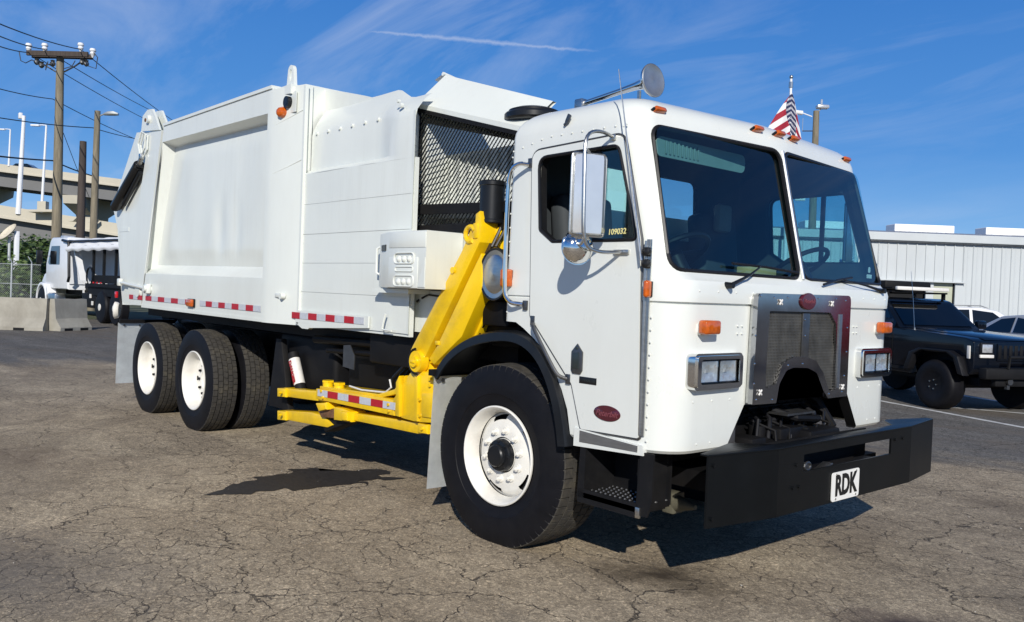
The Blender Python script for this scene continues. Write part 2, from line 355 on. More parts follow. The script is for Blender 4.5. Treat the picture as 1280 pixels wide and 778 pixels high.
# ------------------------------------------------------------------ ground
def asphalt():
    m, t, b = new_mat('worn_asphalt')
    tc = N(t, 'ShaderNodeTexCoord'); P = tc.outputs['Object']
    def noise_(scale, det=6, rough=0.6, dist=0.0, vec=None, map_=None):
        v = vec or P
        if map_:
            mp = N(t, 'ShaderNodeMapping', ins={'Scale': map_[0], 'Rotation': (0, 0, map_[1])}); t.links.new(v, mp.inputs[0]); v = mp.outputs[0]
        n = N(t, 'ShaderNodeTexNoise', ins={'Scale': scale, 'Detail': det, 'Roughness': rough, 'Distortion': dist}); t.links.new(v, n.inputs[0]); return n
    big = noise_(0.16, 5, 0.6).outputs[0]; mid = noise_(1.3, 10, 0.72, 0.6).outputs[0]; fine = noise_(70, 3, 0.85).outputs[0]; agg = noise_(190, 2, 0.6).outputs[0]
    drag = noise_(0.55, 8, 0.62, 0.5, map_=((0.35, 2.4, 1), R(32))).outputs[0]
    base = ramp(t, mid, [(0.30, (0.215, 0.174, 0.126)), (0.70, (0.385, 0.322, 0.240))])
    base = mixc(t, math_(t, 'MULTIPLY', ramp(t, drag, [(0.44, (0, 0, 0)), (0.70, (1, 1, 1))]), 0.72), base, (0.150, 0.120, 0.088))
    base = mixc(t, math_(t, 'MULTIPLY', ramp(t, big, [(0.42, (0, 0, 0)), (0.66, (1, 1, 1))]), 0.35), base, (0.430, 0.335, 0.225))
    # newer, darker surfacing of the parking bays and the far yard: a seam line across the lot, edge wandering
    sp = N(t, 'ShaderNodeSeparateXYZ'); t.links.new(P, sp.inputs[0])
    def side(ax, ay, bx, by, w):
        L = math.hypot(bx - ax, by - ay); nx, ny = -(by - ay) / L, (bx - ax) / L
        d = math_(t, 'ADD', math_(t, 'MULTIPLY', sp.outputs[0], nx), math_(t, 'MULTIPLY', sp.outputs[1], ny))
        d = math_(t, 'SUBTRACT', d, ax * nx + ay * ny)
        d = math_(t, 'ADD', d, math_(t, 'MULTIPLY', math_(t, 'SUBTRACT', drag, 0.5), w * 3.5))
        return math_(t, 'DIVIDE', d, w, clamp=True)
    dk = side(-9.5, 1.0, 2.2, 4.3, 1.1)
    dk2 = side(-13.4, -3.5, -10.6, 1.2, 1.2)
    dk = math_(t, 'MAXIMUM', dk, dk2)
    darkc = ramp(t, noise_(0.5, 8, 0.7, 1.0, map_=((0.4, 2.0, 1), R(-25))).outputs[0], [(0.34, (0.060, 0.061, 0.064)), (0.68, (0.135, 0.132, 0.130))])
    base = mixc(t, math_(t, 'MULTIPLY', dk, 0.88), base, darkc)
    # aggregate speckle
    base = mixc(t, 1.0, base, ramp(t, fine, [(0.30, (0.66, 0.66, 0.66)), (0.68, (1.36, 1.36, 1.34))]), 'MULTIPLY')
    base = mixc(t, 1.0, base, ramp(t, agg, [(0.34, (0.62, 0.62, 0.62)), (0.62, (1.30, 1.30, 1.28))]), 'MULTIPLY')
    vg = N(t, 'ShaderNodeTexVoronoi', ins={'Scale': 95.0}); t.links.new(P, vg.inputs[0]); vs2 = N(t, 'ShaderNodeSeparateColor'); t.links.new(vg.outputs['Color'], vs2.inputs[0])
    base = mixc(t, 1.0, base, ramp(t, vs2.outputs[0], [(0.0, (0.74, 0.74, 0.74)), (0.55, (1.04, 1.04, 1.04)), (0.88, (1.22, 1.22, 1.21)), (1.0, (1.75, 1.72, 1.66))]), 'MULTIPLY')
    vg2 = N(t, 'ShaderNodeTexVoronoi', ins={'Scale': 34.0}); t.links.new(P, vg2.inputs[0]); vs3 = N(t, 'ShaderNodeSeparateColor'); t.links.new(vg2.outputs['Color'], vs3.inputs[0])
    base = mixc(t, 1.0, base, ramp(t, vs3.outputs[0], [(0.0, (0.80, 0.80, 0.80)), (0.5, (1.0, 1.0, 1.0)), (1.0, (1.18, 1.18, 1.18))]), 'MULTIPLY')
    patch = ramp(t, noise_(0.33, 9, 0.68, 1.4, map_=((1, 1, 1), 2.2)).outputs[0], [(0.50, (0, 0, 0)), (0.60, (1, 1, 1))])
    base = mixc(t, math_(t, 'MULTIPLY', patch, 0.40), base, (0.150, 0.118, 0.086))
    sp2 = N(t, 'ShaderNodeTexVoronoi', ins={'Scale': 34.0}); t.links.new(P, sp2.inputs[0])
    base = mixc(t, math_(t, 'MULTIPLY', ramp(t, sp2.outputs['Distance'], [(0.10, (1, 1, 1)), (0.17, (0, 0, 0))]), ramp(t, noise_(3.1, 3).outputs[0], [(0.50, (0, 0, 0)), (0.62, (0.55, 0.55, 0.55))])), base, (0.60, 0.57, 0.50))
    # cracks: distorted cell edges at two sizes, present only in some places
    def cracks(scale, width, dscale, damt, lo, hi, seed, seg_lo):
        dn = noise_(dscale, 5, 0.65); dv = N(t, 'ShaderNodeVectorMath', operation='MULTIPLY_ADD')
        t.links.new(dn.outputs['Color'], dv.inputs[0]); dv.inputs[1].default_value = (damt, damt, 0); t.links.new(P, dv.inputs[2])
        mp = N(t, 'ShaderNodeMapping', ins={'Location': (seed, seed * 1.7, 0), 'Rotation': (0, 0, seed), 'Scale': (1, 1.35, 1)}); t.links.new(dv.outputs[0], mp.inputs[0])
        v = N(t, 'ShaderNodeTexVoronoi', feature='DISTANCE_TO_EDGE', voronoi_dimensions='2D', ins={'Scale': scale}); t.links.new(mp.outputs[0], v.inputs[0])
        wn = noise_(4.5 + seed, 4, 0.7).outputs[0]
        w = math_(t, 'MULTIPLY', ramp(t, wn, [(0.36, (0.15, 0.15, 0.15)), (0.68, (1.7, 1.7, 1.7))]), width)
        line = math_(t, 'SUBTRACT', 1.0, math_(t, 'DIVIDE', v.outputs[0], w), clamp=True)
        mask = ramp(t, noise_(0.45, 3, 0.5, map_=((1, 1, 1), seed)).outputs[0], [(lo, (0, 0, 0)), (hi, (1, 1, 1))])
        seg = ramp(t, noise_(2.3 + seed * 0.3, 2, 0.5).outputs[0], [(seg_lo, (0, 0, 0)), (seg_lo + 0.08, (1, 1, 1))])
        return math_(t, 'MULTIPLY', math_(t, 'MULTIPLY', line, mask), seg)
    k1 = cracks(1.0, 0.011, 3.2, 0.42, 0.34, 0.50, 0.6, 0.36)
    k2 = cracks(3.1, 0.019, 5.5, 0.22, 0.44, 0.56, 2.1, 0.44)
    k3 = cracks(7.5, 0.036, 9.0, 0.12, 0.46, 0.56, 4.4, 0.44)
    k = math_(t, 'MAXIMUM', math_(t, 'MAXIMUM', k1, k2), math_(t, 'MULTIPLY', k3, 0.8))
    base = mixc(t, math_(t, 'MULTIPLY', math_(t, 'MULTIPLY', k, 1.5, clamp=True), 0.88), base, (0.062, 0.050, 0.040))
    # old drips and oil: soft dark blots
    blot = ramp(t, noise_(0.75, 9, 0.7, 0.8, map_=((1, 1, 1), 1.1)).outputs[0], [(0.63, (0, 0, 0)), (0.78, (0.45, 0.45, 0.45))])
    base = mixc(t, blot, base, (0.085, 0.078, 0.070))
    def spot(cx, cy, rx, ry, rot, amt, colr, base):
        mp = N(t, 'ShaderNodeMapping', vector_type='TEXTURE', ins={'Location': (cx, cy, 0), 'Rotation': (0, 0, rot), 'Scale': (rx, ry, 1)}); t.links.new(P, mp.inputs[0])
        ln = N(t, 'ShaderNodeVectorMath', operation='LENGTH'); t.links.new(mp.outputs[0], ln.inputs[0])
        e = math_(t, 'ADD', ln.outputs['Value'], math_(t, 'MULTIPLY', math_(t, 'SUBTRACT', noise_(3.2, 8, 0.75).outputs[0], 0.5), 2.2))
        f = math_(t, 'MULTIPLY', math_(t, 'SUBTRACT', 1.0, e, clamp=True), amt, clamp=True)
        return mixc(t, f, base, colr)
    base = spot(0.95, -0.80, 0.50, 0.34, 0.6, 1.0, (0.060, 0.045, 0.030), base)
    base = spot(2.15, -0.35, 0.55, 0.25, 0.7, 1.1, (0.070, 0.050, 0.048), base)
    base = spot(-1.0, -3.6, 1.3, 0.8, 0.5, 0.5, (0.135, 0.125, 0.118), base)
    base = spot(2.75, 0.9, 0.9, 0.35, 0.8, 0.8, (0.10, 0.085, 0.07), base)
    base = spot(-4.5, -3.2, 2.2, 0.5, 0.65, 0.8, (0.14, 0.105, 0.075), base)
    t.links.new(base, b.inputs['Base Color']); b.inputs['Roughness'].default_value = 0.88; b.inputs['Specular IOR Level'].default_value = 0.25
    h = math_(t, 'ADD', math_(t, 'MULTIPLY', fine, 0.35), math_(t, 'MULTIPLY', agg, 0.2))
    h = math_(t, 'SUBTRACT', h, math_(t, 'MULTIPLY', k, 1.0))
    h = math_(t, 'ADD', h, math_(t, 'MULTIPLY', mid, 0.8))
    bp_ = N(t, 'ShaderNodeBump', ins={'Strength': 0.8, 'Distance': 0.012}); t.links.new(h, bp_.inputs['Height']); t.links.new(bp_.outputs[0], b.inputs['Normal'])
    return m
ASPH = asphalt()
GRASS = pmat('rough_grass_ground', (0.075, 0.085, 0.035), 0.9, var=0.3, scale=1.5, dirt=(0.13, 0.11, 0.07), dirt_amt=0.7)
g = MB()
# one sheet, finer near the truck so that it can sag and swell by a few millimetres
xs = sorted(set([-1500, -600, -250, -120, -60] + [x * 1.0 for x in range(-40, 21)] + [40, 100, 300, 800])); ys = sorted(set([-800, -300, -100, -40] + [y * 1.0 for y in range(-20, 41)] + [60, 120, 250, 600, 1500]))
def gz(x, y):
    if x < -19 or x > 12 or y < -12 or y > 16: return 0.0
    return min(0.0, -0.006 + 0.012 * noise.noise(Vector((x * 0.35, y * 0.35, 0))))
V = [[g.bm.verts.new((x, y, 0.0)) for y in ys] for x in xs]
for i in range(len(xs) - 1):
    for j in range(len(ys) - 1): g._f([V[i][j], V[i + 1][j], V[i + 1][j + 1], V[i][j + 1]])
tag(g.build('asphalt_ground', ASPH), kind='structure')
gg = MB(); gg.prism([(-900, -300), (-29.5, -60), (-25.2, -2), (-33.0, 14.0), (-26, 30), (-20, 60), (-900, 900)], 'z', 0.004, 0.012)
tag(gg.build('grass_verge', GRASS), kind='structure')
# painted bay lines
def line_strip(name, pts, w, z=0.004):
    mb = MB()
    for (a, b) in pts:
        a = Vector((*a, z)); b = Vector((*b, z)); n = max(2, int((b - a).length / 0.4)); s = (b - a).normalized().cross(Vector((0, 0, 1))) * w / 2
        for i in range(n):
            p = a.lerp(b, i / n); q = a.lerp(b, (i + 1) / n); mb.quad(p - s, q - s, q + s, p + s)
    o = mb.build(name, LINE, smooth=0); tag(o, kind='structure'); return o
D_ = Vector((0.917, -0.40)).normalized()
l1 = [(-2.381, 8.945), (0.09, 7.84)]; l2 = [(-1.551, 9.202), (-0.482, 9.669)]; l3 = [(-2.184, 11.388), (-1.456, 10.948)]; l4 = [(-3.689, 11.925), (-3.247, 11.626)]
line_strip('bay_line_near', [((l1[0][0] - 2.5, l1[0][1] + 1.08), (l1[1][0] + 3, l1[1][1] - 1.3))], 0.11)
line_strip('bay_line_middle', [(l2[0], l2[1])], 0.09)
line_strip('bay_line_far', [(l3[0], (l3[1][0] + 1.2, l3[1][1] - .45))], 0.12)
# wet patch: its own thin sheet with an irregular edge
WET = pmat('oil_soaked_asphalt', (0.034, 0.030, 0.027), 0.6, var=0.6, scale=70, bump=0.006, bscale=110, dirt=(0.075, 0.067, 0.06), dirt_amt=0.5, spec=0.3)
st = [(-2.047, -2.104), (-2.232, -1.885), (-2.254, -1.668), (-2.369, -1.59), (-2.352, -1.397), (-2.489, -1.216), (-2.465, -1.055), (-2.313, -1.043), (-2.224, -0.835), (-2.069, -0.577), (-1.937, -0.655), (-1.943, -0.781), (-1.747, -0.682), (-1.795, -0.815), (-1.848, -1.008), (-1.707, -0.987), (-1.808, -1.151), (-1.786, -1.314), (-1.819, -1.558), (-1.912, -1.613), (-1.904, -1.786), (-1.882, -1.886), (-1.933, -2.012)]
outl = []
for i, p in enumerate(st):
    q = st[(i + 1) % len(st)]
    for k in range(9):
        t = k / 9; x = lerp(p[0], q[0], t); y = lerp(p[1], q[1], t)
        outl.append((x + 0.07 * noise.noise(Vector((x * 11, y * 11, 1))), y + 0.09 * noise.noise(Vector((x * 11, y * 11, 5)))))
w = MB(); w.bm.faces.new([w.bm.verts.new((x, y, 0.004)) for x, y in outl]); tag(w.build('oil_stain', WET, smooth=0), kind='structure')
# loose grit
gr = MB()
for i in range(1100):
    a = random.random(); x = random.uniform(-8, 4); y = random.uniform(-4.2, 3.5)
    if y > -1.2 and x < 1.0 and random.random() < 0.6: continue
    s = random.uniform(0.002, 0.006); c = Vector((x, y, s * 0.6)); v = [c + Vector((random.uniform(-1, 1), random.uniform(-1, 1), random.uniform(-.6, .9))) * s * 1.3 for _ in range(4)]
    vs = [gr.bm.verts.new(q) for q in v]
    for t in ((0, 1, 2), (0, 1, 3), (0, 2, 3), (1, 2, 3)): gr._f([vs[k] for k in t])
GRIT = pmat('grit_stone', (0.36, 0.33, 0.29), 0.9, var=0.3, scale=8)
tag(gr.build('loose_grit', GRIT, smooth=0), 'small loose stones scattered over the cracked asphalt', 'grit', kind='stuff')
# ================================================================== the refuse truck (x forward, y left, z up; origin on the ground under the front axle)
TR = empty('garbage_truck', (0, 0, 0))
tag(TR, 'big white garbage truck with flat-nosed cab and yellow lift arm, nearest the camera', 'garbage truck')

# ---------------------------------------------------------- wheels
def tyre_mesh(name, w, Rr, rr, cz, K, drive):
    """w width, Rr outer radius, rr bead radius, cz axle height (flattens the contact patch)"""
    mb = MB(); h = w / 2
    side = [(-h * 0.80, rr - 0.012), (-h * 0.86, rr + 0.004), (-h * 0.88, rr + 0.02), (-h * 0.90, rr + 0.022), (-h * 0.93, rr + (Rr - rr) * 0.2), (-h * 0.965, rr + (Rr - rr) * 0.30), (-h * 0.985, rr + (Rr - rr) * 0.31), (-h * 1.0, rr + (Rr - rr) * 0.48), (-h * 0.985, rr + (Rr - rr) * 0.66), (-h * 0.93, rr + (Rr - rr) * 0.84), (-h * 0.885, Rr - 0.012)]
    nb = 5; g = 0.011; edge = h * 0.86; cells = []
    bw = (2 * edge - g * (nb - 1)) / nb; y = -edge
    st = []
    for b in range(nb):
        o = (0.5 if b % 2 else 0.0) + (0.2 * b)
        crown = lambda yy: Rr - 0.010 * (yy / h) ** 2
        st += [(y, crown(y), b, True), (y + bw, crown(y + bw), b, True)]
        if b < nb - 1: st += [(y + bw + 0.001, Rr - 0.016, b, False), (y + bw + g - 0.001, Rr - 0.016, b, False)]
        y += bw + g
    cols = [(0.0, 0), (0.03, 1), (0.12, 1), (0.15, 0)]
    prof = [(a, b, -1, False) for a, b in side] + st + [(-a, b, -1, False) for a, b in side[::-1]]
    rows = []
    for (yy, rad, b, top) in prof:
        row = []
        for k in range(K):
            for fr, cut in cols:
                off = 0.0
                if b >= 0: off = (b % 2) * 0.5 + (0.12 if top and (yy < 0) else 0)
                if b < 0: off = 0.0 if yy < 0 else 0.0
                th = 2 * PI * (k + fr + (off if b >= 0 else 0)) / K
                r2 = rad
                if cut and b >= 0 and top: r2 = rad - (0.009 if (drive or b in (0, nb - 1)) else 0.004)
                if cut and b == -1 and rad > Rr - 0.02: r2 = rad - 0.008
                row.append(Vector((r2 * math.cos(th), yy, r2 * math.sin(th))))
        rows.append(row)
    for row in rows:
        for v in row:
            if v.z < -cz:
                v.z = -cz
    V = [[mb.bm.verts.new(p) for p in r] for r in rows]; n = len(V[0])
    ns = len(side)
    for i in range(len(V) - 1):
        mb.mi = 1 if (i >= ns - 1 and i < len(V) - ns) else 0
        for j in range(n): mb._f([V[i][j], V[i][(j + 1) % n], V[i + 1][(j + 1) % n], V[i + 1][j]])
    bmesh.ops.recalc_face_normals(mb.bm, faces=mb.bm.faces)
    return mb
def front_wheel():
    """outer face towards -y, flange plane at y=0"""
    w = MB()
    # barrel lip and well, then the disc with five hand holes
    w.lathe([(0.300, 0.004), (0.300, -0.006), (0.292, -0.010), (0.284, -0.004), (0.276, 0.012), (0.262, 0.040), (0.256, 0.085)], (0, 0, 0), (0, 1, 0), 64, cap=False)
    hub_y = 0.055
    def disc(u, v):
        a = 2 * PI * u; r = lerp(0.258, 0.108, v); y = 0.085 - 0.034 * math.sin(min(1, v * 1.25) * PI / 2) + (0.012 if v < 0.12 else 0)
        return Vector((r * math.cos(a), y, r * math.sin(a)))
    w.grid(disc, 60, 10)
    w.cyl((0, 0.05, 0), (0, 0.20, 0), 0.10, n=32)
    o = w.build('wheel', RIMW, weld=True)
    # remove faces for the hand holes
    bm = bmesh.new(); bm.from_mesh(o.data); dele = []
    for f in bm.faces:
        c = f.calc_center_median(); r = math.hypot(c.x, c.z); a = math.atan2(c.z, c.x)
        if 0.217 < r < 0.250 and 0.04 < c.y < 0.10:
            for k in range(5):
                d = (a - (0.62 + k * 2 * PI / 5) + PI) % (2 * PI) - PI
                if abs(d) < 0.27: dele.append(f); break
    bmesh.ops.delete(bm, geom=dele, context='FACES'); bm.to_mesh(o.data); bm.free()
    back = MB(); back.cyl((0, 0.13, 0), (0, 0.14, 0), 0.27, n=32); back.build('brake_drum', BLACKM, o)
    nuts = MB()
    for k in range(10):
        a = 2 * PI * k / 10 + 0.2; c = Vector((0.148 * math.cos(a), 0.052, 0.148 * math.sin(a)))
        nuts.cyl(c, c - Vector((0, 0.008, 0)), 0.025, 0.023, 14); nuts.cyl(c - Vector((0, 0.008, 0)), c - Vector((0, 0.028, 0)), 0.0175, 0.016, 6); nuts.cyl(c - Vector((0, 0.028, 0)), c - Vector((0, 0.038, 0)), 0.009, 0.007, 8)
        a2 = a + 0.02
    tag(nuts.build('wheel_nuts', RIMW, o), kind='stuff')
    hb = MB(); hb.lathe([(0.098, 0.055), (0.098, 0.018), (0.092, 0.008), (0.070, 0.004), (0.066, -0.018), (0.058, -0.026), (0.0, -0.028)], (0, 0, 0), (0, 1, 0), 28, cap=False)
    for k in range(8):
        a = 2 * PI * k / 8; c = Vector((0.083 * math.cos(a), 0.008, 0.083 * math.sin(a))); hb.cyl(c, c - Vector((0, 0.008, 0)), 0.007, n=6)
    hb.build('hub', BLACK, o)
    t = tyre_mesh('tyre', 0.400, 0.555, 0.290, 0.532, 60, False); ty = t.build('tyre', [RUBBER, TREAD], o, smooth=30); ty.location = (0, 0.183, 0)
    rg = MB()
    for rad, off in ((0.345, -0.0015), (0.47, -0.004)):
        pass
    return o
def rear_wheel():
    w = MB()
    w.lathe([(0.300, 0.004), (0.300, -0.006), (0.292, -0.010), (0.283, -0.003), (0.274, 0.012), (0.262, 0.03), (0.256, 0.075), (0.250, 0.100), (0.236, 0.118), (0.200, 0.125), (0.110, 0.125), (0.105, 0.15)], (0, 0, 0), (0, 1, 0), 64, cap=False)
    o = w.build('wheel', RIMW, weld=True)
    nuts = MB()
    for k in range(10):
        a = 2 * PI * k / 10; c = Vector((0.148 * math.cos(a), 0.123, 0.148 * math.sin(a)))
        nuts.cyl(c, c - Vector((0, 0.022, 0)), 0.015, 0.013, 6)
    tag(nuts.build('wheel_nuts', BLACKM, o), kind='stuff')
    hl = MB()
    for k in range(5):
        a = 2 * PI * (k + .5) / 5; c = Vector((0.205 * math.cos(a), 0.124, 0.205 * math.sin(a))); hl.cyl(c, c - Vector((0, 0.003, 0)), 0.024, n=16)
    hl.build('hand_holes', UNDER, o)
    hb = MB(); hb.lathe([(0.105, 0.17), (0.103, 0.145), (0.085, 0.135), (0.0, 0.133)], (0, 0, 0), (0, 1, 0), 28, cap=False); hb.build('hub', RIMW, o)
    t = tyre_mesh('tyre', 0.275, 0.522, 0.290, 0.498, 54, True); ty = t.build('tyre', [RUBBER, TREAD], o, smooth=30); ty.location = (0, 0.122, 0)
    t2 = dup(ty, o, (0, 0.122 + 0.335, 0), deep=False)
    return o
fw = front_wheel(); fw.parent = TR; fw.location = (0, -1.178, 0.532); fw.rotation_euler = (0, 0, 0.048)
f2 = dup(fw, TR, (0, 1.178, 0.532), (0, 0, PI + 0.048))
rw = rear_wheel(); rw.parent = TR; rw.location = (-4.731, -1.205, 0.498)
dup(rw, TR, (-6.11, -1.205, 0.498)); dup(rw, TR, (-4.731, 1.205, 0.498), (0, 0, PI)); dup(rw, TR, (-6.11, 1.205, 0.498), (0, 0, PI))

# ---------------------------------------------------------- cab shell
CW = 1.19
def cab_ring(z, xf, xc, W, r, xb=0.02, rb=0.05, nf=6, na=7):
    pts = []
    for k in range(na + 1):   # back near corner
        a = -PI + (PI / 2) * k / na
        pts.append((xb + rb + rb * math.cos(a), -(W - rb) + rb * math.sin(a)))
    for k in range(1, 5): pts.append((lerp(xb + rb, xf - r, k / 5), -W))
    for k in range(na + 1):
        a = -PI / 2 + (PI / 2) * k / na
        pts.append((xf - r + r * math.cos(a), -(W - r) + r * math.sin(a)))
    y0 = -(W - r)
    for k in range(1, nf + 1): pts.append((lerp(xf, xc, k / nf), lerp(y0, 0, k / nf)))
    full = pts + [(x, -y) for x, y in pts[-2::-1]]
    return [Vector((x, y, z)) for x, y in full]
def front_par(z):
    """corner x, centre x, half width and corner radius of the cab front at height z"""
    T = [(0.74, 1.283, 1.300, CW, .20), (1.487, 1.283, 1.300, CW, .20), (1.492, 1.275, 1.292, CW - .006, .20), (1.498, 1.275, 1.292, CW - .006, .20), (1.502, 1.292, 1.309, CW + .004, .20), (1.585, 1.296, 1.314, CW + .004, .20), (1.612, 1.285, 1.312, CW, .19), (1.642, 1.240, 1.290, CW, .17), (1.660, 1.224, 1.272, CW, .16), (2.43, 1.000, 1.098, CW - .012, .15)]
    for a, b in zip(T, T[1:]):
        if z <= b[0]:
            t = (z - a[0]) / (b[0] - a[0]); return [lerp(a[i], b[i], t) for i in range(1, 5)]
    return list(T[-1][1:])
cb = MB(); RS = []
for z in (0.74, 0.756, 1.0, 1.25, 1.487, 1.492, 1.498, 1.502, 1.585, 1.612, 1.642, 1.660, 1.80, 2.0, 2.2, 2.36, 2.43):
    xf, xc, W, r = front_par(z)
    if z == 0.74: xf -= .012; xc -= .012; W -= .012
    RS.append(cab_ring(z, xf, xc, W, r))
xf, xc, W, r = front_par(2.43)
for ins, z in ((.004, 2.455), (.016, 2.490), (.040, 2.525), (.075, 2.555), (.12, 2.578), (.18, 2.596), (.30, 2.612), (.42, 2.622)):
    RS.append(cab_ring(z, xf - ins, xc - ins * 1.1, W - ins, max(r - ins * .1, .12), .02 + ins * .8, .05 + ins * .15))
cb.rings(RS)
cab = cb.build('cab_shell', CABW, TR)
ib = MB(); RS = []
for z, dz in ((1.22, 0), (1.55, 0), (1.65, 0), (2.3, 0), (2.45, 0)):
    xf, xc, W, r = front_par(max(z, 1.0)); RS.append(cab_ring(z, xf - .05, xc - .05, W - .045, r - .03, .06, .03))
xf, xc, W, r = front_par(2.43); RS.append(cab_ring(2.56, xf - .15, xc - .15, W - .15, r, .15, .05))
ib.rings(RS); inner = ib.build('c1', INTER)
cuts = [inner]
# side silhouette (wheel arch and sill), the front cut-out and the grille throat
ARCH = [(-0.3, 0.4), (-0.3, 1.335), (0.03, 1.345)] + [(0.138, 1.343), (0.21, 1.309), (0.302, 1.255), (0.386, 1.184), (0.469, 1.096), (0.538, 0.992), (0.588, 0.887), (0.62, 0.747)] + [(0.665, 0.70), (1.02, 0.70), (1.02, 0.4)]
c = MB(); c.prism(ARCH, 'y', -1.5, 1.5); cuts.append(c.build('c2', BLACKM))
c = MB(); c.prism([(-.705, .5), (-.705, .75), (-.560, .965), (.560, .965), (.705, .75), (.705, .5)], 'x', .7, 1.6); cuts.append(c.build('c3', BLACKM))
c = MB(); c.box((.65, 0, .85), (1.14, 2.12, .78)); cuts.append(c.build('c5', BLACKM))
c = MB(); c.prism([(-.40, .9), (-.40, 1.52), (.40, 1.52), (.40, .9)], 'x', .9, 1.6); cuts.append(c.build('c4', BLACKM))
WS = {}
for s in (-1, 1):
    poly = [(-1.125 * s * -1 * -1, 1.662)]
    P = [(s * 1.118, 1.660), (s * 0.022, 1.655), (s * 0.022, 2.408), (s * 1.072, 2.408)]
    if s > 0: P = P[::-1]
    Q = round_poly(P, .075, 6); WS[s] = Q
    c = MB(); c.prism(Q, 'x', .75, 1.6); cuts.append(c.build('cw', BLACKM))
DW = round_poly([(0.29, 2.292), (0.32, 1.876), (0.429, 1.806), (1.05, 1.803), (0.9, 2.302)], [.07, .03, .03, .03, .06], 5)
c = MB(); c.prism(DW, 'y', -1.4, -1.0); cuts.append(c.build('cd', BLACKM))
c = MB(); c.prism(DW, 'y', 1.0, 1.4); cuts.append(c.build('cd2', BLACKM))
for s in (-1, 1):
    c = MB(); c.prism(round_poly([(s * .13, 1.93), (s * .62, 1.93), (s * .60, 2.36), (s * .13, 2.36)], .06, 5), 'x', -.1, .2); cuts.append(c.build('cr', BLACKM))
boolean(cab, cuts)
for i, s in enumerate((-1, 1)):
    w = MB(); w.prism(round_poly([(s * .13, 1.93), (s * .62, 1.93), (s * .60, 2.36), (s * .13, 2.36)], .06, 5), 'x', .035, .04); w.build('rear_window', LENS, TR)

# windscreens follow the shallow V of the front
def wx(y, z):
    xf, xc, W, r = front_par(z); a = abs(y); y0 = W - r
    if a <= y0: return lerp(xc, xf, a / y0)
    return xf - (r - math.sqrt(max(0, r * r - (a - y0) ** 2)))
for s in (-1, 1):
    Q = WS[s]; cy = sum(q[0] for q in Q) / len(Q); cz = sum(q[1] for q in Q) / len(Q)
    # flat pane fitted through three corners
    A = Vector((wx(s * 1.06, 1.68) - .022, s * 1.06, 1.68)); B = Vector((wx(s * .03, 1.68) - .018, s * .03, 1.68)); Cc = Vector((wx(s * .03, 2.39) - .018, s * .03, 2.39))
    nn = (B - A).cross(Cc - A).normalized()
    px = lambda y, z: A.x - (nn.y * (y - A.y) + nn.z * (z - A.z)) / nn.x
    w = MB(); grow = 1.002
    pts = [Vector((0, cy + (q[0] - cy) * grow, cz + (q[1] - cz) * grow)) for q in Q]
    w.bm.faces.new([w.bm.verts.new((px(p.y, p.z), p.y, p.z)) for p in pts])
    o = w.build('windscreen', GLASS, TR, smooth=0)
    sl = MB(); sl.tube([(wx(q[0], q[1]) - .002, q[0], q[1]) for q in Q], .0125, 6, closed=True); sl.build('rubber_seal', PLASTB, o)
cp = MB(); cp.tube([(wx(0, z) + .004, 0, z) for z in (1.655, 1.8, 2.0, 2.2, 2.41)], .011, 6); cp.build('centre_strip', STEEL, TR)
# inspection sticker inside the far pane
sk = MB(); sk.prism([(.985, 1.70), (1.055, 1.70), (1.055, 1.725), (.985, 1.725)], 'x', 1.17, 1.171); sk.prism(round_poly([(1.0, 1.737), (1.035, 1.737), (1.03, 1.775), (1.005, 1.775)], .012, 3), 'x', 1.17, 1.171); sk.build('windscreen_sticker', STICK, TR)

# ---------------------------------------------------------- door
DOUT = round_poly([(0.234, 2.329), (0.268, 1.386), (0.623, 1.032), (0.702, 0.798), (1.104, 0.808), (1.066, 1.807), (0.925, 2.353)], [.07, .05, .06, .02, .01, .02, .07], 6)
def shrink(poly, d):
    n = len(poly); out = []
    for i in range(n):
        a = Vector(poly[i - 1]); b = Vector(poly[i]); c2 = Vector(poly[(i + 1) % n])
        e1 = (b - a).normalized() if (b - a).length > 1e-6 else (c2 - b).normalized(); e2 = (c2 - b).normalized() if (c2 - b).length > 1e-6 else e1
        n1_ = Vector((-e1.y, e1.x)); n2_ = Vector((-e2.y, e2.x)); m = (n1_ + n2_); m = m.normalized() if m.length > 1e-6 else n1_
        out.append(tuple(b + m * d))
    return out
def area(p): return sum(p[i - 1][0] * p[i][1] - p[i][0] * p[i - 1][1] for i in range(len(p))) / 2
def inset(p, d): return shrink(p, d if area(p) > 0 else -d)
